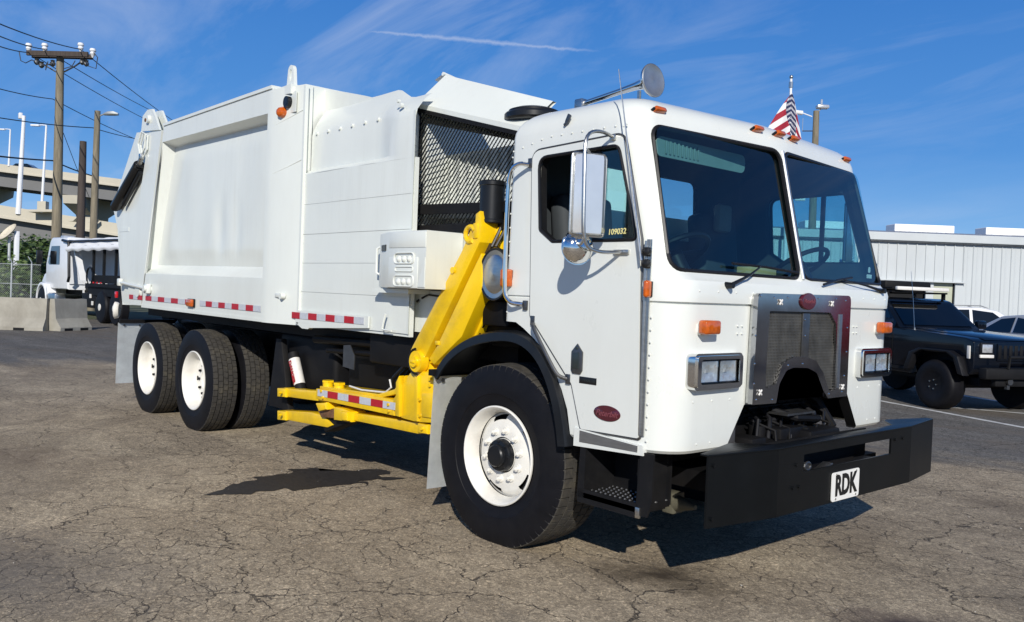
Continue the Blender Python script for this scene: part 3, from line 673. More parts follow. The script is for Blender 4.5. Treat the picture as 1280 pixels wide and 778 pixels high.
def make_door(s):
    y0, y1 = s * (CW - .004), s * (CW + .011)
    d = MB(); d.plate(DOUT, [inset(DW, -.004)], 'y', y0, y1)
    o = d.build('door', CABW, TR, smooth=20)
    gk = MB(); gk.tube([(x, s * (CW + .001), z) for x, z in inset(DOUT, -.006)], .007, 6, closed=True); gk.build('door_gap_seal', DARKST, o)
    rb = MB(); rb.tube([(x, s * (CW + .009), z) for x, z in inset(DW, .004)], .010, 6, closed=True); rb.build('window_rubber', PLASTB, o)
    # front quarter light stays shut, the main light is wound down a little behind it
    xs_ = [q[0] for q in DW]; post = .735
    g1 = [q for q in DW if q[0] >= post]; z0 = 1.81; z1 = max(q[1] for q in DW) - .004
    gl = MB(); gl.prism([(post, z0 + .005)] + [q for q in DW if q[0] > post + .02] + [(post, z1)] if False else [(post, 1.815), (1.015, 1.815), (.895, 2.295), (post, 2.300)], 'y', s * (CW - .02), s * (CW - .016)); gl.build('quarter_light', GLASS2, o)
    pv = MB(); pv.box((post, s * (CW - .018), 2.06), (.028, .02, .50)); pv.build('window_divider', PLASTB, o)
    if s > 0:
        g2 = MB(); g2.prism([(.30, 1.815), (post, 1.815), (post, 2.30), (.30, 2.30)], 'y', s * (CW - .022), s * (CW - .018)); g2.build('wound_window', GLASS2, o)
    hg = MB(); hg.cyl((1.115, s * (CW + .010), .83), (1.105, s * (CW + .010), 1.80), .0075, n=8)
    hg.box((1.122, s * (CW + .004), 1.315), (.028, .008, .985)); hg.build('hinge', STEEL, o)
    # pocket handle: pointed dark plate with a paddle
    c = [(0.662, 1.162)][0]
    hp = MB(); H = [(0, .092), (-.042, .048), (-.042, -.052), (-.028, -.072), (.028, -.072), (.042, -.052), (.042, .048)]
    hp.prism([(c[0] + a, c[1] + b) for a, b in H], 'y', s * (CW + .010), s * (CW + .020), bev=.003); q = hp.build('door_handle', DARKST, o)
    h2 = MB(); h2.prism([(c[0] - .028, c[1] + .04), (c[0] + .018, c[1] + .046), (c[0] + .024, c[1] - .045), (c[0] - .028, c[1] - .045)], 'y', s * (CW + .019), s * (CW + .024), bev=.003)
    h2.cyl((c[0], s * (CW + .018), c[1] + .068), (c[0], s * (CW + .024), c[1] + .068), .008, n=10); h2.build('handle_paddle', LOGOD, o)
    b = [(0.745, 1.062)][0]; bd = MB(); bd.box((b[0], s * (CW + .0125), b[1]), (.125, .004, .036), bev=.001); bd.build('badge', INK, o)
    e = [(0.891, 0.906)][0]; em = MB(); em.lathe([(.093, 0), (.093, .004), (.088, .006), (0, .007)], (0, 0, 0), (0, 1, 0) if s > 0 else (0, -1, 0), 40, cap=False)
    for v in em.bm.verts: v.co.z *= .44; v.co += Vector((e[0], s * (CW + .010), e[1]))
    ee = em.build('oval_emblem', MAROON, o)
    sx = 1 if s < 0 else -1
    text('emblem_lettering', 'Peterbilt', .044, EMBTXT, o, (e[0], s * (CW + .0175), e[1] - .002), (sx, 0, 0), (0, 0, 1), .0008, shear=.35)
    if s < 0: text('badge_lettering', 'MODEL 320', .018, LOGOD, o, (b[0] + .01, s * (CW + .0150), b[1]), (1, 0, 0), (0, 0, 1), .0005)
    return o
door = make_door(-1); make_door(1)
text('yellow_writing', '109032', .042, CHALK, door, (.885, -(CW - .014), 1.853), (1, 0, .03), (0, 0, 1), .0006, shear=.1, bold=.0008)
# sill plate under the door
sp = MB(); sp.prism([(.655, .700), (.655, .800), (1.135, .775), (1.140, .725)], 'y', -CW - .010, -CW + .02); sp.build('sill_panel', CABW, TR)
sp = MB(); sp.prism([(.70, .728), (.70, .790), (1.105, .770), (1.105, .738)], 'y', -CW - .013, -CW - .009); q = sp.build('kick_plate', STEEL, TR)
sp = MB(); sp.prism([(.655, .700), (.655, .800), (1.135, .775), (1.140, .725)], 'y', CW - .02, CW + .010); sp.build('sill_panel', CABW, TR)
# rivets: domes in rows, too small to pick apart
rv = MB()
def rivet(p, n, r=.0062):
    rv.lathe([(r, 0), (r * .8, r * .42), (r * .35, r * .62), (0, r * .66)], p, n, 7, cap=False)
for z in [.80 + .062 * k for k in range(11)]: rivet((1.148, -CW + .0005, z), (.0, -1, 0)); rivet((1.148, CW, z), (0, 1, 0))
for k in range(14):
    y = -1.0 + k * 2.0 / 13
    if abs(y) > .56: rivet((wx(y, 1.0) , y, 1.0), (1, 0, 0))
    rivet((wx(y, 1.56), y, 1.56), (1, 0, 0))
for k in range(12):
    t = k / 11; rivet((lerp(.05, .93, t), -CW + .009, lerp(2.35, 2.405, min(1, t * 3))), (0, -1, .1))
for k in range(12): rivet((.055, -CW, 1.40 + k * .083), (0, -1, 0)); rivet((.028, -CW + .05, 1.40 + k * .083), (-1, 0, 0))
for k in range(16):
    t = k / 15; z = lerp(1.63, 2.40, t); rivet((front_par(z)[0] - front_par(z)[3] * .72, -CW + .012 + .006 * t, z), (.2, -1, 0))
for k in range(18):
    y = -.96 + 1.92 * k / 17; z = .785
    if abs(y) > .74: rivet((wx(y, z), y, z), (1, 0, 0))
for dy in (-.655, .60, -.615, .64):
    for z in (1.345, 1.385):
        rv.cyl((1.29, dy, z), (1.2985, dy, z), .005, n=6)
tag(rv.build('rivets', CABW, TR), kind='stuff')

# cab interior: floor, dash, two seats, two wheels, engine hump, visor strip, box on the dash
it = MB(); it.box((.62, 0, 1.24), (1.1, 2.24, .05)); it.prism([(1.215, 1.25), (1.19, 1.63), (.98, 1.66), (.92, 1.58), (.95, 1.25)], 'y', -1.1, 1.1, bev=.02); it.build('dashboard', INTER2, TR)
it = MB(); it.box((.45, 0, 1.45), (.75, .62, .42), bev=.06, seg=3); it.build('engine_cover', INTER2, TR)
for s in (-1, 1):
    sm = MB(); sm.box((.38, s * .68, 1.50), (.48, .48, .14), bev=.05, seg=3); sm.box((.17, s * .68, 1.82), (.14, .46, .62), rot=Matrix.Rotation(-.12, 3, 'Y').to_quaternion(), bev=.05, seg=3); sm.build('seat', INTER, TR)
    c = Vector((.86, s * .66, 1.76)); ax = Vector((-.55, 0, .83)).normalized(); x, y = frame_axes(ax); rr_ = .205
    sw = MB(); sw.tube([c + (x * math.cos(2 * PI * k / 28) + y * math.sin(2 * PI * k / 28)) * rr_ for k in range(28)], .016, 8, closed=True)
    for a in (0.3, PI - .3, -PI / 2): sw.cyl(c, c + (x * math.cos(a) + y * math.sin(a)) * rr_, .014, n=6)
    sw.cyl(c + ax * .01, c - ax * .35, .05, .04, 12); sw.build('steering_wheel', PLASTB, TR)
vz = MB(); vz.prism(round_poly([(-.98, 2.27), (-.16, 2.27), (-.16, 2.375), (-.98, 2.375)], .045, 5), 'x', .950, .962)
vz.build('sun_visor', VISOR, TR)
vr = MB()
for k in range(9): vr.box((.966, -.90 + k * .035, 2.322), (.006, .013, .07), bev=.002)
tag(vr.build('visor_ribs', VISOR, TR), kind='stuff')
bx_ = MB(); bx_.box((1.10, -.20, 1.690), (.09, .30, .045), rot=Matrix.Rotation(.08, 3, 'Z').to_quaternion(), bev=.003); bx_.build('dash_box', CARDB, TR)
hr = MB(); hr.box((.26, .64, 2.10), (.07, .16, .20), bev=.03); hr.build('headrest', pmat('headrest_pale_grey', (.22, .22, .20), .7), TR)

# ---------------------------------------------------------- front face: grille, lamps, wipers, bumper
GO = round_poly([(-0.556, 1.563), (0.447, 1.574), (0.45, 0.964), (0.225, 0.962), (0.165, 1.012), (0.083, 1.118), (-0.018, 1.149), (-0.173, 1.156), (-0.246, 1.143), (-0.313, 1.07), (-0.337, 0.966), (-0.57, 0.97)], [.04, .04, .005, .01, .02, .05, .05, .05, .05, .03, .01, .005], 4)
GM = round_poly([(-0.441, 1.469), (0.207, 1.469), (0.279, 1.403), (0.294, 1.236), (0.305, 1.01), (0.23, 1.009), (0.156, 1.116), (0.067, 1.189), (-0.041, 1.214), (-0.169, 1.217), (-0.29, 1.18), (-0.346, 1.072), (-0.446, 1.05), (-0.452, 1.119)], .008, 3)
GL = round_poly([(-0.441, 1.469), (-0.089, 1.469), (-0.074, 1.197), (-0.193, 1.2), (-0.304, 1.149), (-0.36, 1.055), (-0.446, 1.05), (-0.452, 1.119)], .008, 3)
GR = round_poly([(-0.002, 1.468), (0.216, 1.469), (0.288, 1.403), (0.294, 1.236), (0.295, 1.015), (0.23, 1.014), (0.166, 1.097), (0.068, 1.184), (0.013, 1.199)], .008, 3)
gp = MB(); gp.plate(GO, [GM], 'x', 1.318, 1.346); grl = gp.build('grille', CHROMG, TR, smooth=20)
bk = MB(); bk.prism(inset(GO, .006), 'x', 1.300, 1.317); bk.build('grille_edge', STEEL, grl)
def inside(p, poly):
    x, y = p; c = False
    for i in range(len(poly)):
        a = poly[i - 1]; b = poly[i]
        if (a[1] > y) != (b[1] > y) and x < (b[0] - a[0]) * (y - a[1]) / (b[1] - a[1]) + a[0]: c = not c
    return c
ms = MB()
def clip_strips(poly, horiz, step, w, xa, xb):
    lo = min(q[1 if horiz else 0] for q in poly); hi = max(q[1 if horiz else 0] for q in poly); v = lo + step / 2
    o0 = min(q[0 if horiz else 1] for q in poly); o1 = max(q[0 if horiz else 1] for q in poly)
    while v < hi:
        n = 60; run = None
        for k in range(n + 2):
            o = lerp(o0, o1, k / n); ins_ = k <= n and inside((o, v) if horiz else (v, o), poly)
            if ins_ and run is None: run = o
            if not ins_ and run is not None:
                a, b = run - .004, o
                if horiz: ms.box(((xa + xb) / 2, (a + b) / 2, v), (xb - xa, b - a, w))
                else: ms.box(((xa + xb) / 2, v, (a + b) / 2), (xb - xa, w, b - a))
                run = None
        v += step
for poly in (GM,):
    clip_strips(poly, True, .0165, .0065, 1.322, 1.328); clip_strips(poly, False, .0150, .0065, 1.3225, 1.3295)
tag(ms.build('grille_mesh', GRL, grl), kind='stuff')
rb = MB(); rb.box((1.309, -.07, 1.28), (.004, .80, .50)); rb.build('radiator_screen', pmat('radiator_dust', (.045, .040, .034), .8, var=.4, scale=20), TR)
sl = MB(); cb0 = [(-0.049, 1.461), (-0.031, 1.2)]; sl.box((1.336, cb0[0][0], (cb0[0][1] + cb0[1][1]) / 2), (.012, .075, cb0[0][1] - cb0[1][1]), bev=.003); sl.build('grille_centre_bar', DARKST, grl)
sl = MB(); sl.box((1.349, .325, 1.24), (.004, .035, .44)); sl.build('grille_strip', STEEL, grl)
rvv = MB()
for (y, z) in [(-0.534, 1.549), (-0.402, 1.544), (-0.266, 1.547), (0.06, 1.55), (0.263, 1.55), (0.379, 1.543), (0.414, 1.38), (0.418, 1.234), (0.403, 1.089), (0.382, 0.993), (-0.57, 1.337), (-0.566, 1.188), (-0.565, 1.082), (-0.536, 0.995), (-0.38, 0.987), (0.23, 0.987), (-0.234, 1.17), (-0.082, 1.175), (-0.07, 1.334), (-0.078, 1.425)]:
    rvv.lathe([(.006, 0), (.005, .003), (0, .005)], (1.346, y, z), (1, 0, 0), 8, cap=False)
tag(rvv.build('grille_screws', CHROME, grl), kind='stuff')
for (y, z) in [(-0.343, 1.519), (0.211, 1.521), (-0.507, 1.033), (0.382, 1.023)]:
    k = MB()
    for a in (PI / 4, -PI / 4): k.box((1.352, y, z), (.008, .040, .010), rot=Matrix.Rotation(a, 3, 'X').to_quaternion(), bev=.003)
    k.build('grille_latch', STICK, grl)
(ey, ez) = [(-0.06, 1.529)][0]
em = MB(); em.lathe([(.080, -.004), (.080, .006), (.074, .010), (0, .011)], (0, 0, 0), (1, 0, 0), 40, cap=False)
for v in em.bm.verts: v.co.z *= .60; v.co += Vector((1.349, ey, ez))
em.build('oval_emblem', MAROON, grl)
text('emblem_lettering', 'Peterbilt', .034, EMBTXT, grl, (1.3612, ey, ez), (0, 1, 0), (0, 0, 1), .0006, shear=.35)
def headlight(s):
    cy = s * .850; cz = 1.156; x0 = 1.304
    b = MB(); O = round_poly([(cy - .205, cz - .092), (cy + .205, cz - .092), (cy + .205, cz + .092), (cy - .205, cz + .092)], .03, 5)
    I = round_poly([(cy - .165 , cz - .062), (cy + .165, cz - .062), (cy + .165, cz + .062), (cy - .165, cz + .062)], .015, 4)
    # bezel stands square to the front although the corner of the cab curves away under it
    b.plate(O, [I], 'x', x0 - .09, x0 + .022); b.plate(inset(O, .012), [I], 'x', x0 + .022, x0 + .034); o = b.build('headlight', CHROME, TR, smooth=40)
    bk = MB(); bk.box((x0 - .02, cy, cz), (.02, .34, .13)); bk.build('lamp_housing', BLACK, o)
    for k in (-1, 1):
        l = MB(); yy = cy + k * .080
        def f(u, v, yy=yy): 
            a = (u - .5) * 2; c2 = (v - .5) * 2
            return Vector((x0 + .018 - .020 * (1 - a * a) * (1 - c2 * c2), yy + a * .070, cz + c2 * .052))
        l.grid(f, 12, 10); l.box((x0 + .0, yy, cz), (.012, .02, .016)); l.build('lamp_reflector', LAMPW, o)
        g_ = MB(); g_.box((x0 + .021, yy, cz), (.006, .146, .110), bev=.004)
        g_.build('lamp_lens', LENS, o)
    return o
headlight(-1); headlight(1)
for s in (-1, 1):
    t_ = MB(); t_.box((1.325, s * .945, 1.380), (.055, .128, .072), bev=.014, seg=3); o = t_.build('turn_signal', AMBER, TR)
    t_ = MB(); t_.prism(round_poly([(s * .945 - .05, 1.338), (s * .945 + .05, 1.338), (s * .945 + .05, 1.40), (s * .945 - .05, 1.40)], .02, 4), 'x', 1.275, 1.302); t_.build('lamp_base', STICK, o)
for q in [(1.02, -1.11, 2.478)] + [(1.1, -0.38, 2.479), (1.1, -0.14, 2.483), (1.1, 0.066, 2.483)] + [(1.02, 0.934, 2.484)]:
    pass
for y in (-1.0, -.20, 0.0, .19, .98):
    zc = 2.500 + (.012 if abs(y) < .5 else -.004); xs2 = wx(min(abs(y), 1.0), 2.43) - .018
    m_ = MB(); m_.box((xs2, y, zc), (.05, .085, .026), rot=Matrix.Rotation(-.5, 3, 'Y').to_quaternion(), bev=.008, seg=2); o = m_.build('marker_light', AMBER, TR)
    m_ = MB(); m_.box((xs2 - .012, y, zc - .006), (.055, .105, .014), rot=Matrix.Rotation(-.5, 3, 'Y').to_quaternion(), bev=.004); m_.build('lamp_base', BLACK, o)
for x, z, w_, h_ in ((.062, 1.60, .075, .105), (1.135, 1.56, .03, .085)):
    m_ = MB(); m_.box((x, -CW - .022, z), (w_, .045, h_), bev=.012, seg=3); o = m_.build('side_marker', AMBER, TR)
    m_ = MB(); m_.box((x + .004, -CW - .004, z), (w_ * .8, .012, h_ * .9), bev=.003); m_.build('lamp_base', BLACK, o)
def wiper(base, tip, bl):
    w = MB(); base = Vector(base); tip = Vector(tip); m = base.lerp(tip, .5) + Vector((.02, 0, .0))
    w.tube([base, m, tip], [.011, .007, .004], 6); w.cyl(base + Vector((-.03, 0, 0)), base + Vector((.022, 0, 0)), .019, .015, 12)
    o = w.build('wiper', BLACK, TR)
    b = MB(); a, c2 = Vector(bl[0]), Vector(bl[1]); b.tube([a, a.lerp(c2, .5) + Vector((0, 0, .006)), c2], .0075, 6); b.build('wiper_blade', PLASTB, o)
def on_front(y, z, d=.02): return (wx(y, z) + d, y, z)
wp = [(-0.776, 1.595), (-0.405, 1.721), (-0.642, 1.726), (-0.101, 1.718)]
wiper(on_front(wp[0][0], wp[0][1], .02), on_front(-.42, 1.712, .03), (on_front(-.66, 1.715), on_front(-.06, 1.690)))
wp = [(0.942, 1.616), (0.347, 1.671), (0.073, 1.623), (0.562, 1.699)]
wiper(on_front(wp[0][0], wp[0][1] , .02), on_front(.46, 1.672, .03), (on_front(.16, 1.632, .03), on_front(.62, 1.690, .02)))
# bumper: folded plate with swept ends, an open slot and a deep flat top
BT, BB = .79, .456
bp = [(-1.22, 1.546), (-.74, 1.618), (.74, 1.618), (1.22, 1.546)]
bm_ = MB()
def bseg(y0, x0, y1, x1, z0, z1, th=.012):
    n = Vector((y1 - y0, x1 - x0)).normalized(); ox, oy = -n.x * th, n.y * th
    pts = [(x0, y0), (x1, y1), (x1 + ox, y1 + oy), (x0 + ox, y0 + oy)]; bm_.prism(pts, 'z', z0, z1)
bseg(-1.22, 1.546, -.7402, 1.6178, BB, BT); bseg(.7402, 1.6178, 1.22, 1.546, BB, BT)
bm_.plate([(-.74, BB), (.74, BB), (.74, BT), (-.74, BT)], [[(-.50, .655), (.475, .655), (.475, .745), (-.50, .745)]], 'x', 1.606, 1.618)
bo = bm_.build('bumper', BUMPB, TR, smooth=15)
tp = MB(); tp.prism([(1.546, -1.22), (1.618, -.74), (1.618, .74), (1.546, 1.22), (1.50, 1.222), (1.40, .86), (1.42, .80), (1.535, .66), (1.535, -.66), (1.42, -.80), (1.40, -.86), (1.50, -1.222)], 'z', BT, BT + .010, bev=.003); tp.build('bumper_top', BUMPB, bo)
tp = MB(); tp.box((1.50, 0, .600), (.20, 1.1, .010)); tp.box((1.42, 0, .69), (.012, 1.1, .17)); tp.build('bumper_tray', BLACKM, bo)
hk = MB(); hk.tube([(1.56, -.36 + .030 * math.cos(a), .660 + .020 * math.sin(a)) for a in [k * PI / 6 for k in range(12)]], .007, 8, closed=True); hk.cyl((1.48, -.36, .66), (1.56, -.36, .66), .018, n=10); hk.box((1.55, -.20, .625), (.06, .16, .02), rot=Matrix.Rotation(.3, 3, 'X').to_quaternion(), bev=.005); hk.build('tow_hook', DARKST, bo)
bl = MB()
for y, z in ((-.575, .70), (-.54, .585), (-.60, .585), (.52, .735), (-1.19, .75), (-1.19, .50), (.62, .735)): bl.cyl((1.600 if abs(y) < .74 else 1.53, y, z), (1.626 if abs(y) < .74 else 1.561, y, z), .009, n=8)
tag(bl.build('bumper_bolts', BUMPB, bo), kind='stuff')
pl = MB(); pl.plate(round_poly([(-.215, .462), (.085, .462), (.085, .618), (-.215, .618)], .018, 4), [], 'x', 1.621, 1.626); po = pl.build('number_plate', PLATEW, bo, smooth=20)
text('plate_lettering', 'RDK', .150, INK, po, (1.6275, -.065, .540), (0, 1, 0), (0, 0, 1), .0008, bold=.006, sx=.78, sy=1.02)
pb = MB()
for y in (-.175, .045):
    for z in (.475, .606): pb.cyl((1.625, y, z), (1.630, y, z), .006, n=8)
tag(pb.build('plate_screws', STEEL, po), kind='stuff')

# ---------------------------------------------------------- mirrors, rails, horn, aerial, intake
def mirror(s):
    r = Matrix.Rotation(s * .32, 3, 'Z')
    c = Vector((.830, s * 1.345, 2.03))
    h = MB()
    sec = [(-.090, 0), (-.090, .016), (-.056, .054), (.048, .054), (.090, .018), (.090, 0)]   # lateral, forward: shallow faceted shell
    def P(a, b, z): return c + r @ Vector((b, a * s, z))
    RS = []
    for k, (zz, g) in enumerate([(-.205, .80), (-.198, .93), (-.18, 1), (.18, 1), (.198, .93), (.205, .80)]):
        RS.append([P(a * g, b * (1 if 0 < k < 5 else .6), zz) for a, b in sec])
    h.rings(RS); o = h.build('mirror', MIRH, TR, smooth=25)
    g = MB(); g.rings([[P(a * .97, -.004, z) for a, z in ((-.086, -.19), (.086, -.19), (.086, .19), (-.086, .19))], [P(a * .97, -.0005, z) for a, z in ((-.086, -.19), (.086, -.19), (.086, .19), (-.086, .19))]]); g.build('mirror_glass', CHROME, o)
    rm = MB(); q = round_poly([(-.096, -.208), (.096, -.208), (.096, .208), (-.096, .208)], .02, 4); rm.tube([P(a, 0, z) for a, z in q], .008, 6, closed=True); rm.build('mirror_rim', STEEL, o)
    # round spot mirror below, its bowl to the front
    cc = c + Vector((-.03, s * .025, -.268)); fwd = r @ Vector((1, 0, 0.05))
    b = MB(); b.lathe([(.083, -.012), (.085, 0), (.080, .012), (.063, .028), (.036, .038), (0, .042)], cc, fwd, 32, cap=False); b.lathe([(.0, -.006), (.092, -.012)], cc, fwd, 32, cap=False); b.build('spot_mirror', CHROME, o)
    # bracket: bent tube from the door top round the front of the head to the door
    T = [(.86, s * 1.20, 2.34), (.86, s * 1.28, 2.36), (.86, s * 1.37, 2.35), (.875, s * 1.43, 2.30), (.885, s * 1.435, 2.17), (.89, s * 1.435, 1.97), (.89, s * 1.43, 1.82), (.89, s * 1.40, 1.755), (.92, s * 1.33, 1.735), (.95, s * 1.205, 1.745)]
    t2 = []
    for i in range(len(T) - 1):
        for k in range(3): t2.append(Vector(T[i]).lerp(Vector(T[i + 1]), k / 3))
    t2.append(Vector(T[-1]))
    for _ in range(2): t2 = [t2[0]] + [(t2[i - 1] + t2[i] * 2 + t2[i + 1]) / 4 for i in range(1, len(t2) - 1)] + [t2[-1]]
    m2 = MB(); m2.tube(t2, .0095, 10); m2.cyl((.89, s * 1.42, 1.80), cc, .009, n=8); m2.cyl((.88, s * 1.432, 2.25), c + Vector((0, 0, .215)), .008, n=8); m2.cyl(c + Vector((0, 0, -.2)), cc + Vector((0, 0, .06)), .009, n=8)
    m2.box((.95, s * 1.208, 1.745), (.10, .016, .025), bev=.004); m2.box((.86, s * 1.206, 2.34), (.035, .02, .03), bev=.004); m2.build('mirror_bracket', STEEL, o)
    return o
mirror(-1); mirror(1)
def rail(name, pts, r, mat=CHROME, brackets=()):
    p2 = []
    for i in range(len(pts) - 1):
        for k in range(4): p2.append(Vector(pts[i]).lerp(Vector(pts[i + 1]), k / 4))
    p2.append(Vector(pts[-1]))
    for _ in range(2): p2 = [p2[0]] + [(p2[i - 1] + p2[i] * 2 + p2[i + 1]) / 4 for i in range(1, len(p2) - 1)] + [p2[-1]]
    m = MB(); m.tube(p2, r, 10); o = m.build(name, mat, TR)
    for b in brackets:
        k = MB(); k.box(b, (.035, .014, .055), bev=.003); k.build('rail_bracket', DARKST, o)
    return o
rail('grab_handle', [(.215, -1.205, 2.255), (.185, -1.25, 2.26), (.135, -1.265, 2.235), (.110, -1.268, 2.15), (.110, -1.268, 1.60), (.115, -1.265, 1.50), (.150, -1.25, 1.455), (.205, -1.205, 1.45)], .013, CHROME, [(.222, -1.198, 2.265), (.222, -1.198, 1.445)])
rail('grab_handle', [(.30, -1.20, 1.345), (.34, -1.245, 1.335), (.40, -1.25, 1.265), (.51, -1.25, 1.13), (.555, -1.24, 1.07), (.585, -1.20, 1.055)], .011, DARKST, [(.293, -1.198, 1.36), (.595, -1.198, 1.055)])
hn = MB(); hc = Vector((.62, -.62, 2.785)); ht = Vector((.05, -.60, 2.735)); hd = (hc - ht).normalized()
hn.lathe([(.016, 0), (.018, .30), (.024, .44), (.034, .50), (.052, .535), (.082, .552), (.095, .560), (.099, .57), (.099, .576)], ht, hd, 28, cap=False); hn.build('air_horn', CHROME, TR)
hn = MB(); hn.lathe([(.098, .576), (.092, .580), (.068, .572), (.03, .568), (0, .574)], ht, hd, 28, cap=False); hn.build('horn_bell', HORNB, TR)
hs = MB(); hs.box(ht + Vector((-.03, 0, -.02)), (.07, .06, .10), bev=.01); hs.cyl((.52, -.62, 2.62), (.52, -.62, 2.74), .012, n=8); hs.cyl((.03, -.60, 2.58), (.03, -.60, 2.72), .014, n=8); hs.build('horn_bracket', STEEL, TR)
sp_ = MB(); an0 = Vector((1.115, -1.245, 1.70)); an1 = Vector((.905, -1.235, 2.68)); sp_.tube([an0, an0.lerp(an1, .3), an0.lerp(an1, .7), an1], [.007, .005, .0035, .0025], 6)
sp_.build('aerial', STEEL, TR)
for z in (1.745, 1.685):
    k = MB(); k.lathe([(.020, 0), (.024, .012), (.022, .028), (.008, .036)], (1.118, -1.195, z), (0.1, -1, 0), 14); k.build('aerial_mount', BLACK, TR)
k = MB(); k.box((.50, -1.183, 2.487), (.030, .010, .050), rot=Matrix.Rotation(.5, 3, 'Y').to_quaternion(), bev=.004); k.box((.485, -1.186, 2.462), (.035, .008, .018), rot=Matrix.Rotation(-.6, 3, 'Y').to_quaternion(), bev=.004); k.build('roof_bracket', DARKST, TR)
ic = MB(); cx_, cy_, cz_ = -.15, -.85, 2.62
ic.lathe([(.10, -.30), (.10, -.03), (.13, -.01), (.175, .0), (.187, .012), (.187, .040), (.178, .050), (.165, .054), (.160, .068), (.12, .082), (0, .088)], (cx_, cy_, cz_ - .02), (0, 0, 1), 40, cap=False); ic.build('air_intake_cap', BLACK, TR)

# ---------------------------------------------------------- behind the cab: canister, air cleaner, clutter
k = MB(); cq = [(-0.29, -1.05, 2.193), (-0.275, -1.05, 1.945)]
k.lathe([(.082, 0), (.086, .006), (.086, .02), (.080, .026), (.080, .235), (.086, .240), (.086, .262), (.075, .270), (0, .272)], (cq[0][0], -1.05, cq[1][2]), (0, 0, 1), 28); k.cyl((cq[0][0] - .085, -1.05, cq[0][2] - .08), (cq[0][0] - .10, -1.05, cq[0][2] - .08), .012, n=8); k.build('hydraulic_filter', BLACK, TR)
dq = [(-0.114, -1.15, 1.623)][0]
k = MB(); k.lathe([(.150, .20), (.158, .01), (.165, -.002), (.160, -.012), (.148, -.010)], dq, (0.10, 1, 0), 40, cap=False); k.build('air_cleaner', BLACK, TR)
k = MB(); k.lathe([(.148, -.008), (.120, -.004), (.105, -.012), (.06, -.010), (.03, -.016), (0, -.018)], dq, (0.10, 1, 0), 40, cap=False); k.build('air_cleaner_lid', STEEL, TR)
k = MB(); k.box((-.22, -.85, 1.62), (.34, .28, .9), bev=.02); k.box((-.20, -1.02, 1.38), (.26, .10, .16), bev=.02)
for i in range(5):
    x = -.42 + i * .08; k.tube([(x, -.95, 1.3), (x - .04, -1.05, 1.38 + .03 * i), (x + .05, -1.02, 1.50), (x + .1, -.95, 1.62)], .014, 6)
k.build('valve_block', UNDER, TR)
k = MB()
for i in range(4): k.tube([(-.33 + .05 * i, -1.02, 1.92), (-.34 + .05 * i, -1.06 - .01 * i, 1.80), (-.30 + .03 * i, -1.0, 1.70)], .011, 6)
k.build('hoses', PLASTB, TR)

# ---------------------------------------------------------- fender, flaps, steps
fd = MB(); r0, r1 = .645, .68
pa = [(-0.629, 0.962), (-0.54, 1.074), (-0.411, 1.167), (-0.253, 1.238), (-0.055, 1.284), (0.141, 1.296), (0.274, 1.267), (0.385, 1.202), (0.475, 1.101), (0.546, 0.971), (0.598, 0.818), (0.623, 0.69)]
top = [Vector((x, 0, z)) for x, z in pa]
for _ in range(2):
    t_2 = [top[0]]
    for a, b in zip(top, top[1:]): t_2 += [a.lerp(b, .25), a.lerp(b, .75)]
    top = t_2 + [top[-1]]
def fring(p, y0, y1, drop):
    return [(p.x, y1, p.z - .01), (p.x, y0 + .03, p.z), (p.x, y0, p.z - .018), (p.x, y0 - .002, p.z - drop), (p.x, y0 + .012, p.z - drop), (p.x, y0 + .014, p.z - .03), (p.x, y1, p.z - .03)]
C0 = Vector((0.06, 0, .62)); RSf = []
for p in top:
    n = (p - C0).normalized(); lw = .062
    def Q(y, d): v = p - n * d; return Vector((v.x, y, v.z))
    RSf.append([Q(-.72, .0), Q(-1.195, .0), Q(-1.222, .012), Q(-1.228, lw), Q(-1.214, lw + .004), Q(-1.206, .026), Q(-.72, .02)])
fd.rings(RSf); fd.build('fender', BLACK, TR, smooth=50)
fd = MB(); fd.rings([[Vector((v.x, -v.y, v.z)) for v in r] for r in RSf]); fd.build('fender', BLACK, TR, smooth=50)
mf = MB()
def flap(px4, y, dy=-.006):
    mf.rings([[Vector((a, y, b)) for a, b in px4], [Vector((a, y + dy, b)) for a, b in px4]])
# flaps hang across the truck (normal along x); the outer edge is folded
def xflap(x0, z0, x1, z1, ya, yb, name):
    m = MB(); m.grid(lambda u, v: Vector((lerp(x0, x1, v) + .008 * math.sin(u * 9) * v, lerp(ya, yb, u), lerp(z0, z1, v))), 14, 8)
    r = bmesh.ops.solidify(m.bm, geom=m.bm.faces[:], thickness=.006)
    o = m.build(name, ALU, TR); b = MB()
    for k in range(4): y = lerp(ya, yb, .1 + .8 * k / 3); b.cyl((x0 + .010, y, z0 - .03), (x0 + .022, y, z0 - .03), .012, n=8)
    tag(b.build('flap_bolts', DARKST, o), kind='stuff'); return o
xflap(-.615, .955, -.655, .205, -1.215, -.60, 'mud_flap'); xflap(-.615, .955, -.655, .205, .60, 1.215, 'mud_flap')
rf = [(-7.176, 0.943), (-7.208, 0.24)]
xflap(-7.02, .965, -7.06, .225, -1.26, -.58, 'mud_flap'); xflap(-7.02, .965, -7.06, .225, .58, 1.26, 'mud_flap')
hb_ = MB(); hb_.box((-7.0, -.92, .985), (.05, .66, .05)); hb_.box((-7.0, .92, .985), (.05, .66, .05)); hb_.box((-.62, -.93, .975), (.05, .62, .04)); hb_.build('flap_hangers', UNDER, TR)
